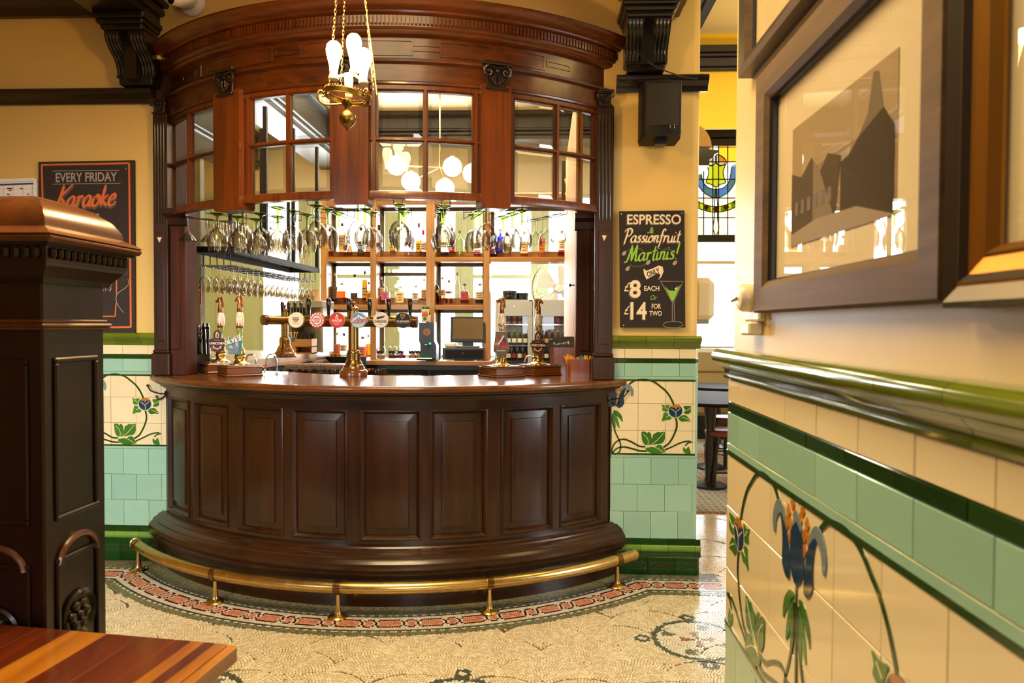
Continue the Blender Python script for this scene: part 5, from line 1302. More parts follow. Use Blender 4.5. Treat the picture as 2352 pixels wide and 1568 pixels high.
for i, x in enumerate(colsx[::-1]):
    for k in range(15):
        o = put(wine2, 'wine_glass', None, False, Matrix.Translation((x, RY0+.09+.106*k+RNG.uniform(-.008, .008), RZ-.111)))
        tag(o, f'upside-down wine glass under the steel rack, {rown[i]}, {words(k)} from the front', 'glass', f'wine glasses under the rack, {rown[i]}')
flute = B().lathe([(0, 0), (.027, 0), (.028, .002), (.006, .008), (.004, .02), (.0045, .05), (.016, .075), (.024, .10), (.026, .13), (.0245, .175), (.0235, .175), (.025, .13)], 16).mesh('stemmed_glass', M['g_clear'], 50)
drk = G('f0a070', 'c05a30')
for i, x in enumerate([RX1-.045, RX1-.107, RX1-.169, RX1-.231]):
    for k in range(16):
        o = put(flute, 'stemmed_glass', None, False, Matrix.Translation((x, RY0+.08+.094*k+RNG.uniform(-.006, .006), RZ-.005)))
        tag(o, f'stemmed glass standing on the steel rack, {["front", "second", "third", "back"][i]} row, {words(k)} from the front', 'glass', f'stemmed glasses on the rack, {["front", "second", "third", "back"][i]} row')
# grey cabinet with tubs, caddy of straws
pc0, pc1 = at(660, 780, 6.0), at(740, 780, 6.0)
cb = thing('grey_cabinet', 'grey metal counter-top cabinet beside the bottle shelves holding stacked tubs', 'cabinet', ((pc0.x+pc1.x)/2, 6.15, 1.155))
zk = at(700, 690, 6.0).z; zl = at(700, 706, 6.0).z
B().box(pc0.x, pc1.x, 6.0, 6.35, zl, zk, ch=.005).build('hood', M['grey_metal'], cb, smooth=0)
B().box(pc0.x, pc0.x+.03, 6.02, 6.35, 1.155, zl).build('side_panel', M['sage_dark'], cb, smooth=0); B().box(pc1.x-.02, pc1.x, 6.02, 6.35, 1.155, zl).build('side_panel', M['grey_metal'], cb, smooth=0)
B().box(pc0.x, pc1.x, 6.33, 6.35, 1.155, zl).build('back_panel', M['grey_metal'], cb, smooth=0)
for i, (px, k0) in enumerate(((721, 3), (700, 1))):
    for k in range(k0):
        p = at(px, 690, 6.12); p.z = zk+.034*k; r = .05 if i == 0 else .04
        t = B().lathe([(0, .002), (r*.86, 0), (r*.9, .004), (r, .03), (r*1.03, .032), (r*1.03, .036), (r*.95, .036), (r*.85, .006)], 22).build('cream_tub', C('e8c898', .5), None, M=Matrix.Translation(p), smooth=50)
        tag(t, f'cream plastic tub on the grey cabinet, {["bottom", "middle", "top"][k]} of the stack of three' if i == 0 else 'single low cream tub on the grey cabinet left of the stack', 'tub', 'cream tubs on the grey cabinet')
p = at(697, 815, 5.75); p.z = 1.155
cd_ = thing('bar_caddy', 'wooden bar caddy of black straws with open shelves on the side counter', 'caddy', p); k = 5.75/1600
b = B(); b.box(-20*k, 20*k, 0, .14, 0, .01); b.box(-20*k, -18*k, 0, .14, 0, 35*k); b.box(18*k, 20*k, 0, .14, 0, 35*k); b.box(-20*k, 20*k, .13, .14, 0, 35*k); b.box(-20*k, 20*k, 0, .13, 16*k, 18*k); b.box(-20*k, 20*k, -.005, .005, 18*k, 34*k); b.box(-34*k, -20*k, .0, .12, 0, 28*k)
b.build('box', C('b5814c', .5), cd_, local=True, smooth=0)
b = B(); r_ = random.Random(3)
for i in range(40):
    x0 = r_.uniform(-16, 16)*k; y0 = r_.uniform(.02, .11); b.cyl((x0, y0, 20*k), (x0+r_.uniform(-.012, .012), y0+r_.uniform(-.01, .01), (48+r_.uniform(-4, 4))*k), .003, n=5)
o = b.build('straws', M['black'], cd_, local=True); o['kind'] = 'stuff'
B().lathe([(0, 0), (.022, 0), (.026, .03), (.03, .03)], 12, loc(-28*k, .05, 28*k)).build('blue_cup', C('3a78b8'), cd_, local=True)
b = B()
for i in range(14):
    a = i*.9; b.cyl((-28*k+.01*math.cos(a), .05+.01*math.sin(a), 28*k), (-28*k+.032*math.cos(a), .05+.032*math.sin(a), 28*k+.075), .002, n=4); b.lathe([(0, -.006), (.006, 0), (0, .006)], 6, loc(-28*k+.033*math.cos(a), .05+.033*math.sin(a), 28*k+.077))
o = b.build('cocktail_sticks', C('d8b088'), cd_, local=True); o['kind'] = 'stuff'
# mats, drip tray and washed tumblers below the counter
mt = thing('bar_mat', 'dark spotted rubber bar mat on the drip tray below the side counter', 'mat', (-1.62, 4.95, 1.07))
def spotted():
    m, t, p = nmat('spotted_rubber'); tc = N(t, 'ShaderNodeTexCoord'); v = N(t, 'ShaderNodeTexVoronoi', Scale=120.0); t.links.new(tc.outputs['Object'], v.inputs[0])
    cr = N(t, 'ShaderNodeValToRGB'); e = cr.color_ramp.elements; e[0].position = .35; e[0].color = lin('18120c'); e[1].position = .42; e[1].color = lin('7a5a34'); t.links.new(v.outputs['Distance'], cr.inputs[0]); t.links.new(cr.outputs[0], p.inputs['Base Color']); return m
B().box(-.22, .22, -.09, .09, 0, .05, ch=.01).build('mat', spotted(), mt, local=True, smooth=0)
tr = thing('drip_tray', 'long black drip tray with ribbed sides under the spotted bar mat', 'tray', (-1.62, 4.92, .99))
b = B(); b.box(-.27, .27, -.13, .13, .06, .075, ch=.004); b.box(-.25, .25, -.11, .11, 0, .06)
for i in range(9): b.box(-.245+.058*i, -.225+.058*i, -.122, -.108, .0, .06)
b.build('tray', M['black_gloss'], tr, local=True, smooth=0)
tum = B().lathe([(0, .006), (.028, .004), (.029, 0), (.036, .11), (.0345, .11), (.028, .012)], 16).mesh('tumbler', M['g_thick'], 50)
gr = thing('glass_basket', 'black wire basket of washed tumblers below the counter beside the beer column', 'basket', (-1.32, 5.0, .965))
b = B(); b.box(-.18, .18, -.17, .17, -.012, 0)
for s in (-1, 1): b.box(-.18, .18, s*.17-.006, s*.17+.006, 0, .05); b.box(s*.18-.006, s*.18+.006, -.17, .17, 0, .05)
b.build('basket', M['black'], gr, local=True, smooth=0)
for i in range(4):
    for j in range(4):
        o = put(tum, 'tumbler', None, False, Matrix.Translation((-1.32-.132+.088*i, 5.0-.132+.088*j, .967))); tag(o, f'clear tumbler in the black basket, {words(j)} row back, {words(i)} from the left', 'glass', 'tumblers in the wire basket')
for i in range(6):
    o = put(tum, 'tumbler', None, False, Matrix.Translation((-1.86+.085*i, 4.70+.03*(i % 2), .985))); tag(o, f'clear tumbler in front of the black drip tray, {words(i)} from the hand pumps', 'glass', 'tumblers before the drip tray')
B().box(-1.95, -1.1, 4.62, 5.2, .90, .952).build('glass_shelf', M['steel'], sc1, smooth=0)
# slanted splash panel at the counter's end
B().prism([(0, 0), (.36, -.30), (.40, -.30), (.40, 0)], 0, .02, basis((e1.x-.02, 6.30, zt-.045), (1, 0, 0), (0, 0, 1))).build('end_panel', M['black'], sc1, smooth=0)

# ================================================================ BEER TOWERS
def handle_mesh():
    return B().lathe([(0, 0), (.009, 0), (.010, .02), (.0125, .05), (.0145, .075), (.0135, .092), (.008, .102), (0, .104)], 14)
def tower(name, label, X0, Y0, z0, ang, hw, zbar, rcol, xs_h, rbar=.032):
    t = thing(name, label, 'beer tower', (X0, Y0, z0), ang)
    h = zbar - z0
    B().lathe([(0, 0), (.081, 0), (.082, .006), (.082, .028), (.076, .036), (.066, .040), (.064, .048), (.060, .056), (0, .058)], 32).build('wooden_base', M['top_wood'], t, local=True, smooth=40)
    B().lathe([(.058, .056), (.058, .066), (.05, .07), (.048, .082), (.040, .094), (.040, .10), (.041, .135), (.036, .14), (.036, .15), (rcol, .154), (rcol, h+.06), (.02, h+.064), (.02, h+.07), (.027, h+.074), (.027, h+.08), (.012, h+.088), (.006, h+.094), (.011, h+.102), (.011, h+.112), (0, h+.118)], 28).build('column', M['brass_dark'], t, local=True, smooth=45)
    b = B(); b.tube([(-hw, 0, h), (-hw, 0, h), (hw, 0, h), (hw, 0, h)], [rbar*.6, rbar, rbar, rbar*.6], 24); b.build('crossbar', M['brass_dark'], t, local=True, smooth=50)
    for s in (-1, 1): B().tube([(s*hw-s*.035, 0, h), (s*hw-s*.03, 0, h), (s*hw+s*.002, 0, h), (s*hw+s*.004, 0, h)], [rbar, rbar*1.15, rbar*1.12, rbar*.8], 20).build('end_cap', plain('bronze_end_cap', '5a3a22', .3, .7) if 'bec' not in M else M['bec'], t, local=True)
    for x in xs_h:
        f = B().lathe([(.006, h+rbar*.9), (.009, h+rbar*1.02), (.007, h+rbar*1.2), (.0, h+rbar*1.25)], 10, loc(x, 0, 0)).build('tap', M['brass'], t, local=True)
        put(handle_mesh().mesh('tap_handle', M['black_gloss'], 60), 'tap_handle', f, True, loc(x, .0, h+rbar*1.05))
    return t
YT = 4.05
pT = at(812, 840, YT)
hx = [at(x, 720, YT).x - pT.x for x in (709, 755, 801, 849, 893, 942)]
t1 = tower('beer_tower', 'brass beer tower with a long crossbar of six black-handled taps and round badges', pT.x, YT, 1.10, 0, 0, at(812, 738, YT).z, .0305, hx) if False else None
zb_ = at(812, 738, YT).z
M['bec'] = plain('bronze_end_cap', '5a3a22', .3, .7)
t1 = tower('beer_tower', 'brass beer tower with a long crossbar of six black-handled taps and round badges', pT.x, YT, 1.10, 0, .30, zb_, .0305, hx)
# move the crossbar so that it runs from the first badge to the end cap, as in the place itself
xl_, xr_ = at(672, 738, YT).x - pT.x, at(958, 738, YT).x - pT.x
for c_ in t1.children:
    if c_.name.startswith('crossbar'): c_.scale = ((xr_-xl_)/.60, 1, 1); c_.location = ((xl_+xr_)/2, 0, 0)
    if c_.name.startswith('end_cap'): c_.location = ((xl_+.30) if c_.data.vertices[0].co.x < 0 else (xr_-.30), 0, 0)
Yb = YT-.085
def badge(px, rim, face, label_):
    p = at(px, 735, Yb); T = front(p.x, Yb, p.z)
    o = B().lathe([(0, .010), (.0435, .010), (.0455, .008), (.046, .004), (.046, -.004), (.043, -.006), (0, -.006)], 36, T).build('badge', C(rim, .4, .3), t1, smooth=40)
    B().lathe([(0, .0112), (.0425, .0112), (.043, .010)], 36, T).build('badge_face', C(face, .55), o, smooth=0)
    B().cyl(T @ Vector((0, 0, -.006)), T @ Vector((0, .0, -.06)), .007).build('badge_stalk', M['brass'], o)
    o['label'] = label_
    return o, T @ loc(0, 0, .0114)
o, T = badge(681, 'c8b07a', 'f0e4cc', 'cream round tap badge with three lines of small black lettering')
b = B(); r_ = random.Random(8)
for j, (y, n_) in enumerate(((.013, 6), (.004, 6), (-.005, 4))):
    for i in range(n_): b.box((i-n_/2)*.0066+.0008, (i-n_/2)*.0066+.0058, y-.003, y+.003, 0, .0006, T)
b.build('badge_print', C('2a2320', .6), o, smooth=0)
b = B()
for y, x0, x1 in ((.013, -.006, .006), (.004, -.013, -.006)): b.box(x0, x1, y-.0031, y+.0005, 0, .0008, T)
b.box(-.003, .003, -.0145, -.0125, 0, .0006, T).box(-.02, .02, -.022, -.020, 0, .0006, T); b.build('badge_print', C('a83028', .6), o, smooth=0)
o, T = badge(729, 'b03a38', 'c84048', 'red and white round tap badge with a ring of red blocks')
b = B(); b.lathe([(.034, .0), (.034, .0006), (.031, .0006), (.031, 0)], 36, T); b.lathe([(0, .0005), (.0255, .0005), (.0255, 0)], 30, T)
for i in range(14):
    a = i*2*math.pi/14; b.box(.035, .0415, -.0045, .0045, 0, .0006, T @ Matrix.Rotation(a, 4, 'Z'))
b.build('badge_ring', C('f4ece6', .5), o, smooth=0)
for w_, y, ww, s_ in (('CAMDEN', .009, .040, .012), ('TOWN', -.001, .034, .012), ('BREWERY', -.011, .038, .009)): fit(text(w_, s_, C('c03040', .5), o, T @ loc(0, y, .0008), bold=.0006), ww)
o, T = badge(775, 'd8a060', 'd42a24', 'red round tap badge with a white bearded man emblem')
fit(text('MADRÍ', .021, M['paint_white'], o, T @ loc(0, -.003, .0002), bold=.0006), .060)
fit(text('EXCEPCIONAL', .008, M['paint_white'], o, T @ loc(0, -.017, .0002)), .044); fit(text('CERVEZA', .006, M['paint_white'], o, T @ loc(0, -.026, .0002)), .022)
b = B(); b.prism([(-.009, .008), (.009, .008), (.008, .02), (.005, .026), (.003, .033), (-.003, .033), (-.005, .026), (-.008, .02)], 0, .0006, T); b.build('emblem', M['paint_white'], o, smooth=0)
B().prism([(-.004, .012), (.004, .012), (.003, .02), (-.003, .02)], .0006, .001, T).build('emblem_mark', C('4a4a4a'), o, smooth=0)
o, T = badge(824, '9ab0c4', 'b8cede', 'blue and white round tap badge with a mountain and raised red script')
B().prism([(.042*math.cos(a), .042*math.sin(a)) for a in [rad(20+140*i/16) for i in range(17)]], 0, .0004, T).build('sky_print', C('5a9ad0', .4), o, smooth=0)
B().prism([(-.036, .004), (-.016, .018), (-.006, .024), (.003, .033), (.012, .022), (.02, .024), (.037, .004)], .0004, .0008, T).build('mountain_print', C('dfe8ee', .4), o, smooth=0)
B().prism([(-.012, .006), (-.004, .016), (.0, .012), (.006, .02), (.014, .006)], .0008, .0012, T).build('mountain_shade', C('4a86c0', .4), o, smooth=0)
for dz, mt_, ww in ((0, C('f0e8e4', .4), .34), (.0012, C('a81c2c', .3), .24)):
    script('Coors', .0215, mt_, o, T @ loc(0.002, -.016, .0012+dz), w=ww, slant=.3, z=(0, .0018), track=-.06)
o, T = badge(875, 'b8a888', 'f0ece2', 'white round tap badge with a slanted black bar above the name')
fit(text('CARLING', .022, C('1c1a18', .5), o, T @ loc(0, -.008, .0002), bold=.0006), .072)
B().prism([(-.022, .004), (.016, .012), (.025, .022), (.023, .026), (-.022, .017)], 0, .0006, T).build('emblem', C('1c1a18', .4), o, smooth=0); B().prism([(.008, .0125), (.016, .0135), (.021, .02), (.012, .019)], .0006, .001, T).build('emblem_mark', C('a8402a', .4), o, smooth=0)
b = B(); b.box(-.016, .016, -.027, -.025, 0, .0006, T); b.build('badge_print', C('8a8070', .5), o, smooth=0)
o, T = badge(926, '8a7a5a', '15161a', 'black round tap badge with a gold harp')
fit(text('GUINNESS', .015, M['paint_white'], o, T @ loc(0, -.008, .0002), bold=.0003), .072); fit(text('EXTRA COLD', .007, M['paint_grey'], o, T @ loc(0, -.019, .0002)), .05)
hp = C('d0a860', .3, .6)
b = B(); b.tube(catmull([(-.012, .036, 0), (-.010, .02, 0), (-.002, .006, 0)], 5), .0018, 6, T=T); b.tube(catmull([(-.012, .036, 0), (-.004, .033, 0), (.004, .034, 0), (.012, .038, 0)], 5), .0018, 6, T=T); b.tube(catmull([(.012, .038, 0), (.010, .022, 0), (-.002, .006, 0)], 5), .0022, 6, T=T)
for i in range(5): b.tube([(-.008+.004*i, .034, 0), (-.006+.0025*i, .014+.002*i, 0)], .0005, 4, T=T)
b.build('harp_emblem', hp, o)
# the second tower, on the side counter
p2 = at(654, 818, 5.15); p2.z = 1.155
z2 = at(640, 735, 5.15).z
t2 = tower('beer_tower', 'smaller brass beer tower with five black handles on the side counter', p2.x, 5.15, 1.155, rad(55), .22, z2, .026, [-.02, .035, .09, .145, .2], rbar=.034)
for c_ in t2.children:
    if c_.name.startswith(('crossbar', 'end_cap')): c_.location = (.04, 0, 0)

# ================================================================ HAND PUMPS
def unicorn(sx, T):
    b = B(T)
    b.tube(catmull([(0, 0, 0), (0, 0, .012), (sx*.003, 0, .026), (sx*-.001, 0, .04), (sx*-.006, 0, .052)], 5), [.0135]*5+[.0125]*5+[.012]*5+[.0115]*5+[.011], 12)
    b.tube(catmull([(sx*.004, 0, .054), (sx*-.008, 0, .052), (sx*-.018, 0, .042), (sx*-.027, 0, .031)], 5), [.0095]*5+[.0095]*4+[.008]*3+[.0068]*3+[.006], 10)
    b.tube([(sx*-.012, 0, .060), (sx*-.030, 0, .078)], [.0026, .0006], 6)
    for s in (-1, 1): b.tube([(sx*.002, s*.006, .06), (sx*.004, s*.008, .073)], [.0035, .0008], 5)
    for i in range(5):
        z = .056-.010*i; b.tube(catmull([(sx*.004, 0, z), (sx*.014, 0, z+.004), (sx*.017+sx*.001*i, 0, z-.007), (sx*.012, 0, z-.014)], 4), [.0045]*6+[.004]*6+[.002], 6)
    b.lathe([(.0, -.016), (.0135, -.016), (.0150, -.010), (.0135, -.003), (.0145, .0), (.012, .004)], 16)
    return b
def pump(label, px, pyb, Y, clip, rot=38, lean=0, sx=1, scenic='hunt'):
    p = at(px, pyb, Y); p.z = 1.10
    t = thing('hand_pump', label, 'hand pump', p, 0, 'beer hand pumps on the counter')
    R = Matrix.Rotation(rad(rot), 4, 'Z')
    b = B(); b.box(-.105, .105, -.105, .105, 0, .012, R, ch=.004); b.box(-.100, .100, -.100, .100, .012, .052, R, ch=.003); b.box(-.104, .104, -.104, .104, .050, .058, R, ch=.003); b.box(-.09, .09, -.09, .09, .058, .064, R, ch=.003)
    b.build('wooden_base', M['top_wood'], t, local=True, smooth=0)
    B().lathe([(.056, .064), (.056, .068), (.040, .074), (.033, .082), (.026, .090), (.025, .098), (.031, .104), (.031, .112), (.026, .118), (.029, .126), (.028, .15), (.022, .16), (.017, .172), (.015, .19), (0, .19)], 26).build('pedestal', M['brass'], t, local=True, smooth=50)
    T = loc(0, 0, .185) @ Matrix.Rotation(rad(lean), 4, 'X')
    h_ = B().lathe([(.010, 0), (.011, .03), (.0125, .05), (.015, .075), (.0205, .105), (.0245, .135), (.0238, .155), (.019, .178), (.0145, .188), (.013, .192), (0, .192)], 24, T).build('handle', M['porcelain'], t, local=True, smooth=60)
    # painted scene round the handle: thin raised patches that follow its profile
    pr = [(0, .010), (.03, .011), (.05, .0125), (.075, .015), (.105, .0205), (.135, .0245), (.155, .0238), (.178, .019)]
    rz = lambda z: next((r0+(r1-r0)*(z-z0)/(z1-z0) for (z0, r0), (z1, r1) in zip(pr, pr[1:]) if z <= z1), .019) + .0004
    def patch(nm, col, z0, z1, a0, a1, jag=0.0):
        vv = []; ff = []; m, n_ = 10, 5; rr = random.Random(int(z0*1e4)+int(a0*10))
        tops = [z1 - rr.random()*jag for _ in range(m+1)]
        for j in range(n_+1):
            for i in range(m+1):
                z = z0 + (tops[i]-z0)*j/n_; a = a0+(a1-a0)*i/m; vv.append((rz(z)*math.cos(a), rz(z)*math.sin(a), z))
        for j in range(n_):
            for i in range(m): ff.append((j*(m+1)+i, j*(m+1)+i+1, (j+1)*(m+1)+i+1, (j+1)*(m+1)+i))
        B().add(vv, ff, T).build(nm, C(col, .25, 0, .3), h_, local=True, smooth=60)
    if scenic == 'hunt':
        patch('painted_field', '8fae3c', .055, .098, -math.pi, .0, .006); patch('painted_horses', '7a3a22', .092, .112, -math.pi, 0, .012)
        for a in (-2.6, -1.9, -1.2): patch('painted_rider', 'b0202a', .102, .126, a, a+.25, .006)
        patch('painted_hound', 'd8c8b0', .085, .094, -1.7, -1.3, .004)
    else:
        for i in range(16): a = -2.9+.34*(i % 8)+RNG.uniform(-.05, .05); z = .085+.022*(i//8)+RNG.uniform(-.012, .012); patch('painted_flower', ('c8683c', '7a8a3c', 'd89a4c', '5a6a34')[i % 4] if scenic == 'flowers' else ('5a4a34', '7a6a44', '8a7a5c', '4a3a2a')[i % 4], z, z+.018, a, a+.3, .008)
    B().lathe([(.0135, .187), (.0155, .192), (.0145, .199), (.0155, .203), (.012, .208)], 18, T).build('collar', M['copper'], h_, local=True)
    ub = unicorn(sx, T @ loc(0, 0, .208+.012)); ub.build('unicorn_head', M['copper'], h_, local=True, smooth=60)
    # pump clip
    Tc = loc(0, -.045, .182) @ front(0, 0, 0) @ Matrix.Rotation(rad(clip.get('yaw', 0)), 4, 'Y')
    P = [(a*.001, b_*.001) for a, b_ in clip['shape']]
    c_ = B().prism(P, -.004, .004, Tc).build('pump_clip', clip['mat'], t, local=True, smooth=0); c_['label'] = clip['label']
    for nm, pts, mt_, z in clip.get('shapes', ()): B().prism([(a*.001, b_*.001) for a, b_ in pts], z, z+.0012, Tc).build(nm, mt_, c_, local=True, smooth=0)
    B().box(-.012, .012, .002, .045, .0, .02, loc(0, -.045, .17)).build('clip_bracket', M['black'], t, local=True, smooth=0)
    return t, c_, WM(t) @ Tc
uni = lambda yaw: dict(label='brown and white shield-shaped pump clip', mat=C('4a2014', .55), yaw=yaw,
    shape=[(-38, 30), (-22, 32), (-22, 62), (-12, 78), (0, 84), (12, 78), (22, 62), (22, 32), (38, 30), (46, 12), (42, -12), (36, -46), (12, -52), (0, -56), (-12, -52), (-36, -46), (-42, -12), (-46, 12)],
    shapes=[('name_panel', [(-52, 14), (52, 14), (48, -12), (-48, -12)], C('32120c', .3), .004), ('ring', [(-26, -14), (26, -14), (20, -30), (0, -38), (-20, -30)], C('e8d8c4', .4), .004), ('ring_inner', [(-20, -13), (20, -13), (14, -26), (0, -32), (-14, -26)], C('5a1c14', .4), .0052),
            ('barrel', [(-36, -18), (-24, -20), (-22, -44), (-34, -44)], C('8a5a20', .4), .004), ('emblem', [(-10, 36), (8, 34), (12, 52), (4, 70), (-4, 72), (-10, 58)], C('d8c8b4', .4), .004), ('emblem_shade', [(-3, 38), (6, 40), (5, 58), (-2, 60)], C('2a2a3a', .4), .0054)])
pl1, c1, T1 = pump('hand pump with hunting-scene handle and brown pump clip beside the black straw box', 507, 851, 4.28, uni(20), 40, 0, 1)
fit(text('UNICORN', .020, M['paint_white'], c1, T1 @ loc(0, 0, .0056), bold=.0008), .092)
fit(text('ROBINSONS', .008, C('c8a870'), c1, T1 @ loc(0, 19, 0) @ loc(0, -18.98, .0042)), .03)
pl2, c2, T2 = pump('hand pump with hunting-scene handle and teal pump clip, nearest the beer tower on that side', 551, 853, 4.03, dict(label='teal pump clip with a grey winged figure and white script', mat=C('1f7f86', .5), yaw=14,
    shape=[(-44, -52), (-44, 34), (-30, 40), (30, 58), (32, 10), (26, -58)], shapes=[('grey_figure', [(-14, 8), (6, 20), (16, 8), (14, -22), (6, -48), (-6, -56), (-10, -34), (-18, -16)], C('7a7a92', .4), .004), ('figure_light', [(-4, 10), (6, 14), (8, -6), (2, -14)], C('c4bcc8', .4), .0052), ('wing', [(-44, -30), (-20, -22), (-10, -44), (-24, -56), (-44, -50)], C('6a7a94', .4), .004),
            ('small_print', [(-40, -6), (-22, -4), (-22, -9), (-40, -11)], C('e8e8e4'), .004), ('small_print', [(-40, -16), (-18, -14), (-18, -18), (-40, -20)], C('e8e8e4'), .004)]), 40, 0, 1)
for dz, mm, ww in ((.0046, C('1a4a52'), .36), (.0058, M['paint_white'], .24)):
    script('blonde', .022, mm, c2, T2 @ loc(-.012, .014, dz) @ Matrix.Rotation(rad(17), 4, 'Z'), w=ww, slant=.2, z=(0, .001), track=-.1)
fit(text('dizzy', .018, M['paint_white'], c2, T2 @ loc(-.002, .047, .0058) @ Matrix.Rotation(rad(17), 4, 'Z'), shear=.3), .04)
pr1, c3, T3 = pump('hand pump with flower-painted handle and a grey pump clip lettered in red', 1152, 853, 4.13, dict(label='grey pump clip with red gothic lettering over red, white and blue cloth', mat=C('5e5a50', .35, .2), yaw=-4,
    shape=[(-34, 84), (30, 80), (38, 30), (48, -8), (44, -34), (22, -46), (14, -72), (-14, -72), (-24, -48), (-46, -34), (-46, -8), (-38, 36)],
    shapes=[('inner_panel', [(-28, 74), (24, 71), (32, 28), (40, 2), (-40, 2), (-31, 34)], C('6f6a62', .4), .004), ('navy_cloth', [(-14, 8), (30, 8), (28, 34), (18, 56), (4, 40), (-4, 24)], C('343a6a', .4), .0042), ('red_cloth', [(-26, 64), (-10, 70), (-4, 52), (8, 36), (18, 22), (34, 4), (8, 4), (-14, 34)], C('a02a2c', .4), .005), ('white_cross', [(-20, 12), (-12, 6), (20, 58), (12, 62)], C('e0d8cc', .4), .0056), ('tan_cloud', [(-40, 2), (-18, 2), (-12, 12), (-24, 20), (-38, 14)], C('b0986c', .4), .0052),
            ('strip', [(-26, -24), (26, -24), (26, -31), (-26, -31)], C('ece4d4', .4), .004)]), 36, 0, 1, 'flowers')
for dx, mm in ((.0016, C('e8d8c8')), (0, C('b02a26'))):
    fit(text('TROOPER', .026, mm, c3, T3 @ loc(dx*.5, -.006-dx*.4, .0072+(.0005 if dx == 0 else 0)), bold=.0012), .094)
fit(text('PREMIUM BRITISH BEER', .006, C('2a2a2a'), c3, T3 @ loc(0, -.0275, .0056)), .046)
pr2, c4, T4 = pump('hand pump with dark-sprigged handle and brown pump clip beside the wooden menu box', 1236, 850, 4.28, uni(-22), 36, 0, -1, 'sprig')
fit(text('UNICORN', .020, M['paint_white'], c4, T4 @ loc(0, 0, .0056), bold=.0008), .092); fit(text('ROBINSONS', .008, C('c8a870'), c4, T4 @ loc(0, .02, .0042)), .03)
# swan-neck spouts behind the pumps
for (px, py, Y, s, lab) in ((588, 846, 4.35, -1, 'between the teal pump clip and the side counter, smaller one'), (636, 862, 4.1, -1, 'right of the teal-clipped hand pump, larger one'), (1136, 848, 4.4, 1, 'behind the red-lettered pump clip'), (1206, 846, 4.4, 1, 'between the two right-hand hand pumps')):
    p = at(px, py, Y); p.z = 1.10 if px != 636 else 1.10; h = (846-806)*Y/1600+ (.02 if px == 636 else 0)
    t = thing('swan_neck_spout', f'thin chrome swan-neck beer spout {lab}', 'spout', p, 0, 'swan-neck spouts')
    B().tube(catmull([(0, 0, 0), (0, 0, h*.7), (s*.012, -.0, h*.96), (s*.035, 0, h), (s*.058, 0, h*.9), (s*.066, 0, h*.55), (s*.074, 0, h*.18)], 6), .0048, 8).build('pipe', M['chrome'], t, local=True, smooth=60)
    B().tube([(s*.072, 0, h*.28), (s*.076, 0, h*.08)], [.007, .006], 8).build('sparkler', M['white'], t, local=True); B().lathe([(0, 0), (.010, 0), (.010, .01), (.006, .014)], 12).build('nut', M['chrome'], t, local=True)

# ---------------------------------------------------------------- boxes on the counter
p = at(447, 855, 4.36); p.z = 1.10; k = 4.36/1600
sb = thing('straw_box', 'black card box holding black straws and stirrers beside the first hand pump', 'box', p, rad(-28))
b = B(); w_, d_, h_ = .075, .055, 40*k
for x0, x1, y0, y1 in ((-w_, w_, -d_, -d_+.006), (-w_, w_, d_-.006, d_), (-w_, -w_+.006, -d_, d_), (w_-.006, w_, -d_, d_)): b.box(x0, x1, y0, y1, 0, h_)
b.box(-w_, w_, -d_, d_, 0, .006); b.build('box', M['black'], sb, local=True, smooth=0)
b = B()
for i in range(3): b.lathe([(0, .0012), (.007, .001), (.008, 0)], 10, front(.01+.009*(i % 2), -d_-.0004, h_*.35+.014*i))
b.build('leaf_mark', M['paint_grey'], sb, local=True, smooth=0)
b = B(); r_ = random.Random(4)
for i in range(46): b.cyl((r_.uniform(-.06, .06), r_.uniform(-.04, .04), .02), (r_.uniform(-.10, .03), r_.uniform(-.05, .05), h_+r_.uniform(.10, .17)), .0028, n=5)
o = b.build('straws', M['black_gloss'], sb, local=True); o['kind'] = 'stuff'
b = B()
for i, (x, y) in enumerate(((-.05, .06), (.0, .075), (.04, .075))):
    b.cyl((x, y, h_*.9), (x-.01, y, h_+.16), .011, n=12); b.lathe([(.012, 0), (.014, .012), (.006, .024), (.008, .036), (0, .04)], 12, loc(x-.011, y, h_+.16))
b.build('pourers', M['black_gloss'], sb, local=True)
p = at(494, 850, 4.62); p.z = 1.10
kj = thing('kilner_jar', 'glass clip-top jar with orange slices behind the brown hand pump clip', 'jar', p)
B().lathe([(0, .002), (.05, 0), (.055, .01), (.055, .15), (.045, .165), (.045, .175)], 22).build('glass', M['g_clear'], kj, local=True); B().lathe([(0, .003), (.05, .003), (.051, .07), (0, .075)], 18).build('fruit', C('d87a28'), kj, local=True)
B().lathe([(0, .205), (.044, .20), (.05, .192), (.05, .182), (.052, .178), (.046, .174)], 22).build('lid', M['steel'], kj, local=True)
p = at(480, 852, 4.50); p.z = 1.10
for k_ in range(4):
    o = B().lathe([(0, .002), (.032, 0), (.036, .003), (.038, .016), (.036, .018), (.03, .004)], 20).build('steel_bowl', M['steel'], None, M=Matrix.Translation((p.x, p.y, p.z+.019*k_)))
    tag(o, f'small steel bowl beside the black straw box, {["lowest", "second", "third", "topmost"][k_]} of its stack', 'bowl', 'steel bowls by the straw box')
stave = wood('glossy_box_wood', '5a2410', 'a8592c', .18, 2, .5, coat=.6)
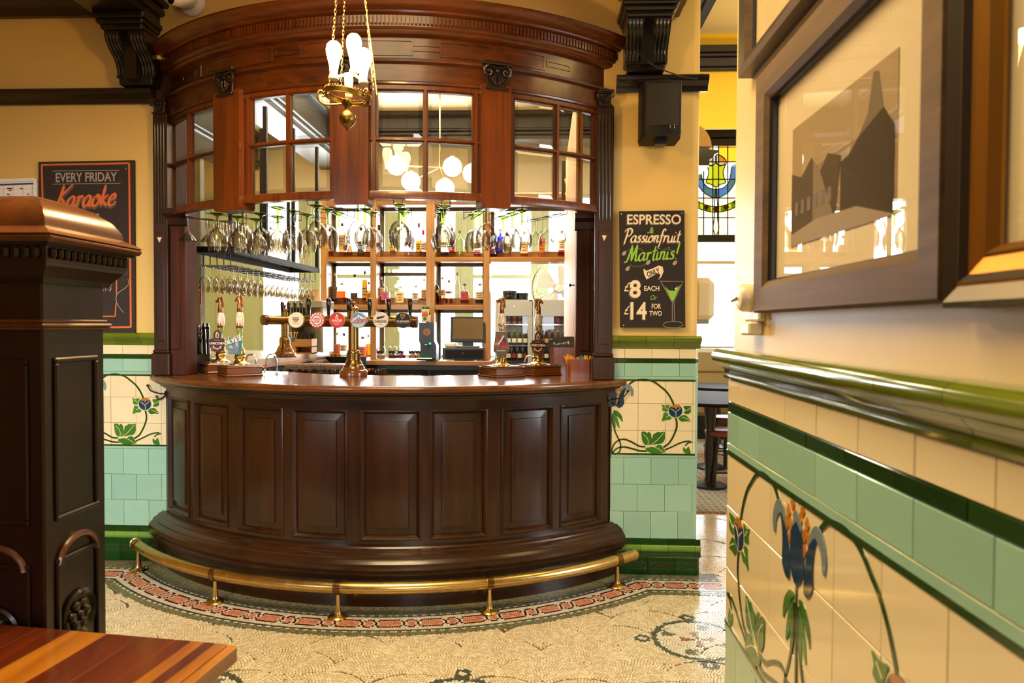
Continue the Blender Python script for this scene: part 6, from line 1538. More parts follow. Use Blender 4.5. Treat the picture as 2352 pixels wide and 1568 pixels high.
def wbox(label, px0, px1, pyb, pyt, Y, cat='box'):
    a, c_ = at(px0, pyb, Y), at(px1, pyb, Y); z1 = 1.10 + (pyb-pyt)*Y/1600
    t = thing('wooden_box', label, cat, ((a.x+c_.x)/2, Y, 1.10)); w = (c_.x-a.x)/2; d = .13; h = z1-1.10
    pl = [(-w, .02), (-w+.02, 0), (w-.02, 0), (w, .02), (w, d-.02), (w-.02, d), (-w+.02, d), (-w, d-.02)]
    pi_ = [(x*.9, d/2+(y-d/2)*.86) for x, y in pl]
    n_ = len(pl); vv = [(x, y, z) for z in (0, h) for x, y in pl] + [(x, y, z) for z in (h, .01) for x, y in pi_]
    ff = [list(range(n_))[::-1]] + [(i, (i+1) % n_, (i+1) % n_+n_, i+n_) for i in range(n_)] + [(i+n_, (i+1) % n_+n_, (i+1) % n_+2*n_, i+2*n_) for i in range(n_)] + [(i+2*n_, (i+1) % n_+2*n_, (i+1) % n_+3*n_, i+3*n_) for i in range(n_)] + [list(range(3*n_, 4*n_))]
    B().add(vv, ff).build('box', stave, t, local=True, smooth=20)
    return t, w, h
wb1, w1, h1 = wbox('tall glossy wooden box holding black rounded menu cards by the jamb', 1264, 1338, 866, 806, 4.40)
for i in range(9):
    tilt = Matrix.Translation((-.025+.012*i, .02+.011*i, h1*.72)) @ Matrix.Rotation(rad(-6+1.4*i), 4, 'Y') @ Matrix.Rotation(rad(-12+3*i), 4, 'X') @ front(0, 0, 0)
    R_ = .092; pl = [(R_*math.cos(a), .07+.045*math.sin(a)) for a in [math.pi*j/12 for j in range(13)]] + [(-R_*.8, -.02), (R_*.8, -.02)]
    o = B().prism(pl, -.001, .001, tilt).build('menu_card', C('15110f' if i < 7 else 'c8a888', .35), wb1, local=True, smooth=0)
    if i in (0, 2, 4):
        b = B(); rr = random.Random(i)
        for j in range(7): b.box(-.05+.015*j, -.04+.015*j, .06+.012*rr.random(), .068+.02*rr.random(), .001, .0016, tilt)
        b.build('gold_print', C('d8c8a0', .5), o, local=True, smooth=0)
wb2, w2, h2 = wbox('short glossy wooden box of yellow, orange and blue straws nearest the jamb', 1303, 1362, 864, 824, 4.14)
b_ = {}; rr = random.Random(9)
for i in range(44):
    c_ = rr.choice(['e8c81c', 'e8c81c', 'e88a1c', 'e88a1c', '5a8ab0']); b_.setdefault(c_, B())
    x0 = rr.uniform(-.05, .05); b_[c_].box(-.0045, .0045, -.003, .003, .02, h2+rr.uniform(.012, .032), loc(x0, rr.uniform(.03, .10), 0) @ Matrix.Rotation(rad(rr.choice([-22, -14, 10, 18])), 4, 'Y'))
for c_, q_ in b_.items(): o = q_.build('straws', C(c_, .5), wb2, local=True, smooth=0); o['kind'] = 'stuff'
bk2 = [1]
# ================================================================ GLOBE LAMP IN THE FAR ROOM
YG = 7.2
gl = thing('globe_lamp', 'brass ceiling lamp with five glowing opal globes seen through the canopy glass', 'ceiling lamp', (at(1010, 380, YG).x, YG, 2.9))
hub = at(1010, 385, YG)
B().cyl((hub.x, YG, hub.z), (hub.x, YG, 3.95), .009).build('rod', M['brass'], gl); B().lathe([(0, 0), (.05, -.005), (.05, -.03), (0, -.035)], 16, loc(hub.x, YG, 3.95)).build('rose', M['brass'], gl)
for i, (px, py, dy) in enumerate(((910, 380, .1), (1039, 383, -.15), (944, 416, .35), (1022, 432, .2), (1085, 398, .25))):
    c_ = at(px, py, YG+dy); R_ = 22*(YG+dy)/1600
    a_ = B().tube([(hub.x, YG, hub.z), tuple(c_)], .007, 8).build('arm', M['brass'], gl)
    B().lathe([(R_*math.sin(math.pi*j/14), -R_*math.cos(math.pi*j/14)) for j in range(15)], 24, Matrix.Translation(c_)).build('globe', M['lamp_globe'], a_, smooth=80)
    B().lathe([(0, R_+.012), (.03, R_+.005), (.035, R_-.012)], 12, Matrix.Translation(c_)).build('gallery', M['brass'], a_)
    if i < 3: point('globe_light', tuple(c_ - Vector((0, R_+.05, 0))), 14, (1.0, .82, .5), .12)
# smoke detector and second camera on the far ceiling
sd = thing('smoke_detector', 'round white smoke detector on the far ceiling', 'smoke detector', (at(1048, 275, 7.0).x, 7.0, 3.95)); B().lathe([(0, -.045), (.03, -.042), (.055, -.03), (.06, 0), (0, 0)], 20).build('case', M['white'], sd, local=True)
# cocktail sign on the far pillar
cs = thing('cocktail_sign', 'small black sign with a white coffee cup and script beside the bar partition', 'sign', at(1310, 450, 6.4))
ps = at(1312, 420, 6.4); k = 6.4/1600
B().box(-22*k, 22*k, -48*k, 50*k, 0, .012, front(ps.x, 6.4, ps.z)).build('board', M['chalk'], cs, smooth=0)
B().prism([(-16*k, 8*k), (2*k, 18*k), (8*k, 0), (0, -14*k), (-12*k, -8*k)], .012, .0135, front(ps.x, 6.4, ps.z)).build('cup_print', M['paint_cream'], cs, smooth=0)
fit(text('Coc', 18*k, M['paint_cream'], cs, front(ps.x, 6.4, ps.z) @ loc(-4*k, -24*k, .0125), shear=.3), 24*k)

# ================================================================ SIGNS AND THINGS ON THE FRONT WALLS
YB = YP-.002
def sg_(px, py, Y, z=0.0): p = at(px, py, Y); return front(p.x, Y-z, p.z)
def flat(parent, name, mat, pts, Y, z, h=.0006, smooth=0):
    P = [at(x, y, Y) for x, y in pts]
    return B().prism([(p.x, p.z) for p in P], 0, h, front(0, Y-z, 0)).build(name, mat, parent, smooth=smooth)
def line(parent, name, mat, pts, w, Y, z, curve=True, h=.0006):
    k = Y/1600; P = [at(x, y, Y) for x, y in pts]; P = [(p.x, p.z, 0) for p in P]
    if curve: P = [(p.x, p.y) for p in catmull(P, 6)]
    return B().ribbon(P, (lambda t, d: w*k*(1-.5*abs(2*t-1)**2)) if curve else w*k, 0, h, front(0, Y-z, 0)).build(name, mat, parent, smooth=0)
kP, kL = YP/1600, YL/1600
es = thing('drinks_sign', 'black hand-lettered board offering espresso and passionfruit martinis on the pier', 'sign', at(1497, 754, YB))
flat(es, 'board', M['chalk'], [(1424, 752), (1573, 752), (1571, 484), (1422, 486)], YB, 0, .014)
zf_ = .0145
for px, py in ((1427, 492), (1565, 490), (1432, 747), (1567, 747)): B().lathe([(0, .003), (.005, .002), (.006, 0)], 10, sg_(px, py, YB, zf_)).build('screw', M['steel'], es)
def T_(px, py, Y=YB, z=zf_): return sg_(px, py, Y, z)
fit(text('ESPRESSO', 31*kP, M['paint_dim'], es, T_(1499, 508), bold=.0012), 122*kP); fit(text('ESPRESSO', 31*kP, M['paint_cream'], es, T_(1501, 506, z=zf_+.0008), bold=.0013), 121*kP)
fit(text('&', 20*kP, M['paint_green'], es, T_(1495, 530), shear=.2, bold=.0008), 10*kP)
def scr(word, px0, px1, py, xh, mat, par, Y=YB, z=zf_, rot=0, **kw):
    k = Y/1600; tot = sum(GLY[c][0] if c in GLY else .6 for c in word) + kw.get('track', 0)*len(word)
    T = T_((px0+px1)/2, py, Y, z) @ Matrix.Rotation(rad(rot), 4, 'Z') @ Matrix.Diagonal(((px1-px0)/(tot*xh), 1, 1, 1))
    return script(word, xh*k, mat, par, T, **kw)
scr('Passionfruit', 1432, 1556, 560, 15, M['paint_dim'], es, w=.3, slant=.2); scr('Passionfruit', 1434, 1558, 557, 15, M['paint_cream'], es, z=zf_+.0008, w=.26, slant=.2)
scr('Martinis!', 1438, 1555, 598, 18, M['paint_green'], es, w=.26, slant=.24, rot=3)
for pts in ([(1432, 582), (1445, 574), (1470, 572), (1478, 580)], [(1443, 610), (1470, 612), (1490, 602), (1492, 602)], [(1518, 577), (1530, 572), (1545, 578), (1548, 590)], [(1450, 606), (1446, 612), (1440, 618)]): line(es, 'vine', M['paint_dim'], pts, 2.2, YB, zf_, True, .0003)
for c_ in ((1433, 582), (1441, 617), (1488, 603), (1549, 604)): flat(es, 'painted_leaf', M['paint_grey'], [(c_[0]-6, c_[1]+3), (c_[0]-2, c_[1]-4), (c_[0]+5, c_[1]-6), (c_[0]+4, c_[1]+2), (c_[0]-1, c_[1]+6)], YB, zf_, .0009)
flat(es, 'ribbon', M['paint_cream'], [(1477, 617), (1484, 622), (1500, 616), (1512, 610), (1521, 613), (1523, 624), (1518, 636), (1511, 643), (1516, 632), (1512, 628), (1498, 634), (1484, 642), (1478, 628)], YB, zf_)
fit(text('ONLY', 17*kP, M['chalk'], es, T_(1499, 627, z=zf_+.0008) @ Matrix.Rotation(rad(20), 4, 'Z'), bold=.001, shear=.1), 30*kP)
for s_, y in (('£', 660), ('£', 713)): fit(text(s_, 30*kP, M['paint_cream'], es, T_(1437, y), shear=.35), 15*kP)
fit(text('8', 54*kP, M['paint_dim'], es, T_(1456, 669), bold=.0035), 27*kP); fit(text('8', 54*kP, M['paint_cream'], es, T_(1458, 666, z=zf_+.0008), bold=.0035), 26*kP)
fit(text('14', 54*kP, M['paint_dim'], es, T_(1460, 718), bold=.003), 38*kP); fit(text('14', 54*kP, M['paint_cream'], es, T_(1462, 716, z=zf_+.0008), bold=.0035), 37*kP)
for w_, x, y, ww, s_ in (('EACH', 1496, 663, 34, 15), ('FOR', 1506, 704, 21, 16), ('TWO', 1505, 720, 28, 15)): fit(text(w_, s_*kP, M['paint_cream'], es, T_(x, y), bold=.0006), ww*kP)
fit(text('Or', 16*kP, M['paint_green'], es, T_(1499, 684), shear=.35), 15*kP)
flat(es, 'painted_drink', M['paint_green'], [(1525, 656), (1535, 667), (1548, 668), (1563, 654), (1556, 668), (1545, 692), (1541, 690)], YB, zf_)
for pts, cv in (([(1516, 646), (1568, 646), (1546, 694), (1543, 694), (1516, 646)], False), ([(1543, 694), (1543, 738)], False), ([(1547, 694), (1548, 738)], False), ([(1522, 748), (1526, 741), (1544, 738), (1562, 740), (1568, 745)], True), ([(1522, 748), (1535, 752), (1556, 752), (1568, 745)], True)): line(es, 'glass_outline', M['paint_grey'], pts, 1.2, YB, zf_, cv)
flat(es, 'glint', M['paint_white'], [(1548, 663), (1555, 658), (1557, 655), (1551, 666)], YB, zf_+.0008)

YK = YL+.008
ks = thing('karaoke_sign', 'dark brown board with orange border advertising karaoke every Friday', 'sign', at(202, 760, YK))
flat(ks, 'board', M['chalk2'], [(96, 764), (313, 764), (311, 369), (92, 373)], YK, 0, .014)
for i_, (a, b_) in enumerate((((99, 380), (300, 376)), ((300, 376), (304, 751)), ((304, 751), (110, 753)), ((110, 753), (100, 380)))): line(ks, 'border', M['paint_orange'], [a, b_], 4.2, YK, zf_, False, .0006+.0001*i_)
B().lathe([(0, .003), (.006, .002), (.007, 0)], 10, sg_(292, 388, YK, zf_)).build('screw', M['steel'], ks)
for y, x0, x1 in ((394, 124, 278), (424, 125, 280)): line(ks, 'rule', M['paint_grey'], [(x0, y), (x1, y-2)], 1.4, YK, zf_, False)
T = lambda px, py, z=zf_: sg_(px, py, YK, z) @ Matrix.Rotation(rad(.8), 4, 'Z')
fit(text('EVERY FRIDAY', 30*kL, M['paint_grey'], ks, T(201, 409), bold=.0012), 148*kL)
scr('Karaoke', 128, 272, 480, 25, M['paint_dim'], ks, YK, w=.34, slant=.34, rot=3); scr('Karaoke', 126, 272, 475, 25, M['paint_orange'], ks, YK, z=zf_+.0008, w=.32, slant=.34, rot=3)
flat(ks, 'label_panel', M['paint_grey'], [(148, 511), (231, 507), (231, 491), (148, 494)], YK, zf_); fit(text('FROM..', 19*kL, M['chalk2'], ks, T(204, 500, zf_+.0008), bold=.0006, shear=.25), 46*kL)
for a, b_ in (((200, 642), (271, 642)), ((271, 642), (271, 676)), ((270, 696), (268, 726)), ((268, 726), (200, 727))): line(ks, 'box_line', M['paint_orange'], [a, b_], 3.0, YK, zf_, False)
fit(text("KEELEY'S", 20*kL, M['paint_grey'], ks, T(232, 662), bold=.0006, shear=.3), 58*kL)
for a, b_ in (((215, 686), (230, 680)), ((215, 706), (228, 702))): line(ks, 'tail_stroke', M['paint_grey'], [a, b_], 2.4, YK, zf_, False)
line(ks, 'mic_outline', M['paint_grey'], [(236, 560), (240, 549), (252, 546), (264, 552), (268, 560)], 1.6, YK, zf_)
flat(ks, 'mic_body', C('3a3648', .5), [(270, 610), (284, 602), (297, 628), (292, 634)], YK, zf_)
for pts in ([(272, 606), (282, 622)], [(283, 618), (290, 632)], [(297, 640), (299, 652), (290, 662), (276, 672), (270, 684), (274, 700), (284, 714), (288, 718)]): line(ks, 'mic_line', M['paint_grey'], pts, 1.6, YK, zf_, len(pts) > 2)

# wall planner
wp = thing('wall_planner', 'white-framed year planner with red blocks on the wall left of the karaoke board', 'planner', at(40, 600, YK))
flat(wp, 'backing', M['paper'], [(-70, 600), (88, 600), (85, 413), (-70, 418)], YK, 0, .006)
b = B()
for a, c_ in (((-70, 418), (85, 413)), ((85, 413), (88, 600))):
    P = [at(*a, YK), at(*c_, YK)]; b.ribbon([(p.x, p.z) for p in P], .017, 0, .016 if a[0] < 0 else .0165, front(0, YK, 0))
b.build('frame', M['white'], wp, smooth=0)
flat(wp, 'heading', M['navy_print'], [(-66, 429), (78, 424), (78, 420), (-66, 425)], YK, .0065); 
for x in (10, 32, 54, 76): line(wp, 'rule', C('b8b0b8'), [(x, 424), (x+1, 590)], .7, YK, .0065, False)
for y in range(434, 590, 9): line(wp, 'rule', C('c8b8b8'), [(-66, y+4), (79, y)], .6, YK, .0065, False)
rr = random.Random(5)
for i in range(34): x, y = rr.choice([-1, 18, 22, 48, 52, 64, 70]), 432+4.5*rr.randint(0, 34); flat(wp, 'red_block', M['red_print'], [(x, y), (x+rr.choice([5, 7, 12]), y), (x+6, y+2.6), (x, y+2.6)], YK, .0068, .0004)

# loudspeaker and its cable
sp = thing('loudspeaker', 'black wall loudspeaker hung under the corbel above the espresso sign', 'loudspeaker', at(1524, 300, 3.8))
a, c_ = at(1478, 184, 3.70), at(1569, 310, 3.70); w = (c_.x-a.x)/2; xm = (a.x+c_.x)/2
pl = [(-w*.98, .20), (-w, .06), (-w*.96, .02)] + [(-w*.9+1.8*w*i/8, -.018*math.sin(math.pi*i/8)) for i in range(9)] + [(w*.96, .02), (w, .06), (w*.98, .20)]
Tz = Matrix(((1,0,0,xm),(0,1,0,3.71),(0,0,1,0),(0,0,0,1)))
B().prism(pl, c_.z+.012, a.z, Tz).build('cabinet', M['black_metal'], sp, smooth=40)
b = B(); zz = [c_.z+.03, (a.z+c_.z)/2, a.z-.02]
b.prism([(x*.9, y-.004) for x, y in pl[2:-2]] + [(w*.8, .03), (-w*.8, .03)], c_.z+.05, a.z-.02, Tz); b.build('grille', plain('speaker_grille', '26221a', .8, bump=.3, bscale=500), sp, smooth=40)
B().prism([(x*.96, y) for x, y in pl], c_.z-.004, c_.z+.012, Tz).build('lower_edge', M['black_metal'], sp, smooth=40)
B().tube([(.012*math.cos(t)+.045, 0, c_.z+.04+.012*math.sin(t)) for t in [i*math.pi/8 for i in range(16)]], .0022, 6, closed=True, T=loc(xm, 3.71-.026, 0)).build('logo_ring', M['brass_dark'], sp)
B().box(xm-.03, xm+.03, 3.74, 3.82, c_.z-.035, c_.z, ch=.006).build('bracket', M['black'], sp, smooth=0); B().box(xm-.04, xm+.04, 3.9, YP+.012, (a.z+c_.z)/2-.06, (a.z+c_.z)/2+.06).build('wall_bracket', M['black'], sp, smooth=0)
cb_ = thing('speaker_cable', 'thin black cable looping over the corbel to the loudspeaker', 'cable', at(1450, 110, 3.6))
B().tube(catmull([tuple(at(*q_)) for q_ in ((1450, 108, 3.62), (1470, 125, 3.60), (1500, 150, 3.60), (1535, 165, 3.70), (1575, 178, 3.86), (1603, 181, 3.9))], 6), .0035, 6).build('cable', M['black'], cb_)
B().tube(catmull([tuple(at(*q_)) for q_ in ((1420, 182, 3.86), (1440, 190, 3.82), (1462, 186, 3.82), (1478, 186, 3.86))], 5), .003, 5).build('cable_tail', M['black'], cb_)

# security camera above the canopy
cc = thing('security_camera', 'white dome-shaped security camera on the wall above the canopy', 'security camera', at(440, 12, YL-.06))
pw = at(443, 8, YL-.06)
B().lathe([(0, 0), (.075, 0), (.077, .012), (.070, .022), (.05, .03), (0, .03)], 28, front(pw.x, YL-.06, pw.z)).build('base', M['white'], cc, smooth=40)
d = Vector((-.55, -.80, -.22)).normalized(); c0 = Vector((pw.x-.01, YL-.13, pw.z+.0))
Tcam = d.to_track_quat('Z', 'Y').to_matrix().to_4x4(); Tcam.translation = c0
B().lathe([(0, -.06), (.035, -.05), (.055, -.02), (.058, .02), (.05, .075), (.046, .085), (.044, .085)], 26, Tcam).build('body', M['white'], cc, smooth=50)
B().lathe([(0, .082), (.044, .083), (.046, .078)], 26, Tcam).build('lens_plate', M['black_gloss'], cc, smooth=40)
B().lathe([(0, .088), (.010, .087), (.012, .083)], 14, Tcam @ loc(-.0, -.018, 0)).build('lens', M['chrome'], cc); B().lathe([(0, .086), (.007, .085), (.008, .083)], 12, Tcam @ loc(.0, .02, 0)).build('sensor', C('c8a090'), cc)

# ================================================================ PENDANT LAMP
YQ = 2.7; pc_ = at(798, 222, YQ); kq = YQ/1600
pd = thing('pendant_lamp', 'brass ring pendant lamp with three lit bulbs on chains before the canopy', 'pendant lamp', (pc_.x, YQ, at(798, 300, YQ).z))
zr_ = at(798, 222, YQ).z; Rr = 52*kq
tilt = Matrix.Translation((pc_.x, YQ, zr_)) @ Matrix.Rotation(rad(8), 4, 'Y')
b = B()
b.lathe([(Rr, -.008), (Rr+.002, -.008), (Rr+.002, .010), (Rr, .010)], 40, tilt)
for z in (-.009, .011): b.tube([(Rr*math.cos(t), Rr*math.sin(t), z) for t in [i*math.pi/20 for i in range(40)]], .0025, 6, closed=True, T=tilt)
for i in range(44):
    t = i*2*math.pi/44; b.lathe([(0, -.0025), (.0025, 0), (0, .0025)], 6, tilt @ loc(Rr*1.02*math.cos(t), Rr*1.02*math.sin(t), .016))
b.build('pierced_ring', M['brass_lamp'], pd)
zh = at(798, 240, YQ).z
B().lathe([(0, at(0, 302, YQ, ).z*0 + at(798, 302, YQ).z), (.006, at(798, 299, YQ).z), (.009, at(798, 294, YQ).z), (.018, at(798, 290, YQ).z), (.030, at(798, 281, YQ).z), (.0325, at(798, 272, YQ).z), (.030, at(798, 264, YQ).z), (.016, at(798, 256, YQ).z), (.010, at(798, 252, YQ).z), (.012, at(798, 246, YQ).z), (.022, at(798, 240, YQ).z), (.024, at(798, 232, YQ).z), (.012, at(798, 226, YQ).z), (0, at(798, 225, YQ).z)], 28, loc(pc_.x, YQ, 0)).build('ball_boss', M['brass_lamp'], pd, smooth=50)
for i, a in enumerate((200, 330, 85)):
    ca, sa = math.cos(rad(a)), math.sin(rad(a))
    P = [(.02, -.03), (.05, -.035), (.085, -.038), (.105, -.025), (.112, -.005), (.104, .012), (.092, .008), (.088, -.004), (.096, -.010)] if i < 2 else [(.02, -.02), (.03, .0), (.036, .03), (.05, .06), (.056, .05)]
    b = B(); Pc = catmull([(r*ca, r*sa, z) for r, z in P], 6)
    b.tube([(p.x, p.y, p.z) for p in Pc], .004, 8, T=loc(pc_.x, YQ, zr_)); b.build('scroll_arm', M['brass_lamp'], pd)
stx = at(801, 180, YQ).x
B().lathe([(.010, at(800, 226, YQ).z), (.014, at(800, 222, YQ).z), (.015, at(800, 200, YQ).z), (.017, at(800, 186, YQ).z), (.018, at(800, 170, YQ).z), (.0, at(800, 168, YQ).z)], 18, loc(stx, YQ, 0)).build('lamp_stem', M['sock'], pd)
bulbs = []
for px, pyb, pyt, dy in ((767, 175, 96, -.02), (813, 160, 78, .02), (835, 185, 112, -.01)):
    pb = at(px, pyb, YQ+dy); hgt = (pyb-pyt)*kq
    ar = B().tube(catmull([(stx, YQ, at(800, 172, YQ).z), ((stx+pb.x)/2, YQ+dy/2, at(800, 176, YQ).z), (pb.x, YQ+dy, pb.z-.006)], 6), .006, 8).build('bulb_arm', M['sock'], pd)
    B().lathe([(0, -.012), (.018, -.012), (.020, -.006), (.016, 0), (0, .002)], 16, Matrix.Translation(pb)).build('bulb_cup', M['sock'], ar)
    B().lathe([(.013, 0), (.0135, hgt*.12), (.018, hgt*.32), (.028, hgt*.62), (.030, hgt*.76), (.026, hgt*.9), (.016, hgt*.98), (0, hgt)], 22, Matrix.Translation(pb)).build('bulb', M['bulb'], ar, smooth=70)
    bulbs.append((pb.x, YQ+dy, pb.z+hgt*.6))
top_ = Vector((at(806, 0, YQ).x, YQ, 3.30))
for (px, py, dy) in ((754, 214, -.0), (784, 198, .08), (858, 204, -.02)):
    p0 = at(px, py, YQ+dy); n_ = 62; b = B(); L = (top_-p0)/n_; uu = L.normalized(); v1 = uu.orthogonal().normalized(); v2 = uu.cross(v1)
    for i in range(n_):
        c_ = p0 + L*(i+.5); s_ = v1 if i % 2 else v2
        b.tube([c_ + uu*L.length*.72*math.sin(t) + s_*.0042*math.cos(t) for t in [j*math.pi/4 for j in range(8)]], .0011, 4, closed=True)
    b.build('chain', M['brass'], pd)
B().tube([tuple(at(866, 218, YQ-.01)), tuple(at(856, 130, YQ)), tuple(at(838, 0, YQ)), tuple(top_)], .0022, 6).build('flex', C('e0b060'), pd)
B().cyl(tuple(top_), (top_.x, top_.y, CEIL), .006).build('ceiling_rod', M['brass_lamp'], pd); B().lathe([(0, 0), (.05, 0), (.045, -.02), (.015, -.035), (0, -.04)], 20, loc(top_.x, top_.y, CEIL)).build('ceiling_rose', M['brass_lamp'], pd)
for p in bulbs: point('bulb_light', (p[0], p[1]-.05, p[2]+.02), 26, (1.0, .60, .22), .03)

# ================================================================ NEWEL POST AND TABLE
XN, YN0, YN1 = -1.035, 1.397, 1.60
zpx = lambda y, Y=1.45, px=100: at(px, y, Y).z
nw = thing('newel_post', 'dark carved newel post with a moulded pyramid cap at the end of the seating', 'post', (XN-.1, 1.5, 0))
XN1 = XN-.215
sq = lambda m: (XN1-m, XN+m, YN0-m, YN1+m)
b = B(); b.box(*sq(0), 0, zpx(640), ch=.004); b.build('shaft', M['post_wood'], nw, smooth=0)
def tier(m0, z0, m1, z1, bb):
    a = sq(m0); c_ = sq(m1)
    bb.add([(a[0],a[2],z0),(a[1],a[2],z0),(a[1],a[3],z0),(a[0],a[3],z0),(c_[0],c_[2],z1),(c_[1],c_[2],z1),(c_[1],c_[3],z1),(c_[0],c_[3],z1)], [(0,1,5,4),(1,2,6,5),(2,3,7,6),(3,0,4,7),(0,3,2,1),(4,5,6,7)])
b = B(); z0 = zpx(757); b.box(*sq(.010), z0, z0+.006, ch=.002); b.box(*sq(.014), z0+.006, z0+.014, ch=.004); b.box(*sq(.006), z0+.014, z0+.022, ch=.002); b.build('band_moulding', M['cap_wood'], nw, smooth=0)
zc0 = zpx(640); zr0 = at(115, 562, 1.336).z
b = B(); tier(.008, zc0-.012, .012, zc0, b); tier(.012, zc0, .030, zc0+.022, b); tier(.034, zc0+.022, .034, zc0+.034, b); tier(.044, zc0+.062, .050, zc0+.07, b); b.box(*sq(.036), zc0+.03, zc0+.065); b.build('cap_moulding', M['post_wood'], nw, smooth=0)
b = B()
for i in range(13):
    f_ = (i+.5)/13
    b.box(XN+.034, XN+.046, YN0-.03+(YN1-YN0+.06)*f_-.006, YN0-.03+(YN1-YN0+.06)*f_+.006, zc0+.036, zc0+.06, ch=.005)
    b.box(XN1-.03+(XN-XN1+.06)*f_-.006, XN1-.03+(XN-XN1+.06)*f_+.006, YN0-.046, YN0-.034, zc0+.036, zc0+.06, ch=.005)
o = b.build('egg_carving', M['carved'], nw, smooth=30); o['kind'] = 'stuff'
b = B(); zz = zc0+.068; a_ = sq(.058)
b.box(*sq(.061), zz, zz+.018, ch=.007)
hts = [(.061, zz+.016), (.05, zz+.024), (.036, zz+.030), (.030, zz+.034), (.028, zz+.05), (.012, zz+.074), (-.015, zz+.095), (-.05, zz+.108), (-.085, zz+.113), (-.1, zz+.114)]
for (m0, h0), (m1, h1_) in zip(hts, hts[1:]): 
    A = sq(m0); Cc = sq(m1); b.add([(A[0],A[2],h0),(A[1],A[2],h0),(A[1],A[3],h0),(A[0],A[3],h0),(Cc[0],Cc[2],h1_),(Cc[1],Cc[2],h1_),(Cc[1],Cc[3],h1_),(Cc[0],Cc[3],h1_)], [(0,1,5,4),(1,2,6,5),(2,3,7,6),(3,0,4,7)])
b.build('cap', M['cap_wood'], nw, smooth=28)
# sunk panels, arched mouldings and rosettes on the two faces that show
for T, W_ in ((basis((XN, (YN0+YN1)/2, 0), (0, 1, 0), (0, 0, 1)), YN1-YN0), (front((XN+XN1)/2, YN0, 0), XN-XN1)):
    h = W_/2-.03
    for za, zb2 in ((.98, 1.33), (.62, .90)):
        bb = B()
        for x0, x1, y0, y1 in ((-h, -h+.012, za+.012, zb2-.012), (h-.012, h, za+.012, zb2-.012), (-h, h, zb2-.012, zb2), (-h, h, za, za+.012)): bb.box(x0, x1, y0, y1, -.001, .007, T, ch=.003)
        bb.build('panel_moulding', M['post_wood'], nw, smooth=0)
    za = .80
    B().tube([(h*.85*math.cos(t), za+.085+.05*math.sin(t), .004) for t in [math.pi*i/14 for i in range(15)]], .007, 8, T=T).build('arch_moulding', M['cap_wood'], nw)
    Tq = T @ loc(0, .755, 0)
    ro = B().lathe([(.052, 0), (.056, .006), (.050, .010), (.043, .004), (.040, .001), (0, .001)], 30, Tq).build('rosette', M['post_wood'], nw)
    bb = B()
    for i in range(6):
        t = i*math.pi/3; bb.lathe([(0, .012), (.008, .010), (.012, .004), (.012, 0)], 10, Tq @ loc(.024*math.cos(t), .024*math.sin(t), 0))
    bb.lathe([(0, .014), (.007, .011), (.009, 0)], 12, Tq); bb.build('petals', M['carved'], ro, smooth=60)
B().box(XN1-.5, XN1+.001, YN0+.05, YN1-.05, 0, 1.26, ch=.005).build('screen_panel', M['post_wood'], nw, smooth=0)
B().box(XN1-.5, XN1+.01, YN0+.02, YN1-.02, 1.26, 1.30, ch=.012).build('screen_rail', M['post_wood'], nw, smooth=0)

tb = thing('wooden_table', 'striped hardwood pub table in front of the newel post', 'table', (-1.2, .95, 0))
ZT_ = .78
T = Matrix.Translation((-.589, 1.317, 0)) @ Matrix.Rotation(rad(-6.8), 4, 'Z')
Xb = [-.66, -.61, -.505, -.44, -.368, -.286, -.21, -.134, -.10, -.072, -.048, -.021, 0.0]
kd = ['dark','dark','dark','dark','gold','dark','dark','dark','gold','dark','gold','gold']
for (a, c_), k_ in zip(zip(Xb, Xb[1:]), kd): B().box(a+.0004, c_-.0004, -.95, .0, ZT_-.035, ZT_, T, ch=.0015 if c_ < 0 else .004).build('tabletop_strip', M['table_'+k_], tb, smooth=0)
B().box(-.60, -.06, -.90, -.06, ZT_-.12, ZT_-.035, T).build('apron', M['bar_wood'], tb, smooth=0)
for x, y in ((-.10, -.10), (-.56, -.10), (-.10, -.86), (-.56, -.86)): B().lathe([(0, 0), (.022, 0), (.026, .02), (.020, .06), (.030, .25), (.034, .5), (.028, .56), (.036, .6), (.036, ZT_-.035), (0, ZT_-.035)], 16, T @ loc(x, y, 0)).build('leg', M['bar_wood'], tb)

# ================================================================ PICTURES AND SWITCH ON THE RIGHT WALL
XW = XR+.012
def pic(name, label, y0, y1, z0, z1, prof, mats, mount='efe2c4', cat='picture'):
    """y0 far edge, y1 near edge; prof: (inset, height) steps, one material a step"""
    t = thing(name, label, cat, (XW, (y0+y1)/2, z0)); T = side(XW, 0, 0)
    u0, u1 = -y0, -y1
    for (m0, h0), (m1, h1_), mt_ in zip(prof, prof[1:], mats):
        A = [(u0+m0, z0+m0), (u1-m0, z0+m0), (u1-m0, z1-m0), (u0+m0, z1-m0)]; Q = [(u0+m1, z0+m1), (u1-m1, z0+m1), (u1-m1, z1-m1), (u0+m1, z1-m1)]
        for i in range(4):
            j = (i+1) % 4
            B().add([(*A[i], h0), (*A[j], h0), (*Q[j], h1_), (*Q[i], h1_)], [(0, 1, 2, 3)], T).build('frame_rail', M[mt_], t, smooth=0)
    m, hb = prof[-1]
    B().box(u0+m-.004, u1-m+.004, z0+m-.004, z1-m+.004, .002, .004, T).build('mount', C(mount, .7), t, smooth=0)
    B().box(u0+m, u1-m, z0+m, z1-m, hb*.55, hb*.55+.002, T).build('glazing', M['g_pic'], t, smooth=0)
    return t, T
F1, T1_ = pic('framed_photograph', 'brown-framed old street photograph under glass on the right-hand wall', 1.475, .790, 1.432, 1.918, [(0, 0), (0, .026), (.004, .030), (.05, .028), (.062, .020), (.066, .014), (.066, .006)], ['frame_brown', 'frame_brown', 'frame_brown', 'frame_brown', 'frame_black', 'frame_black'])
def pq(px, py): p = atX(px, py, XW-.006); return (-p.y, p.z)
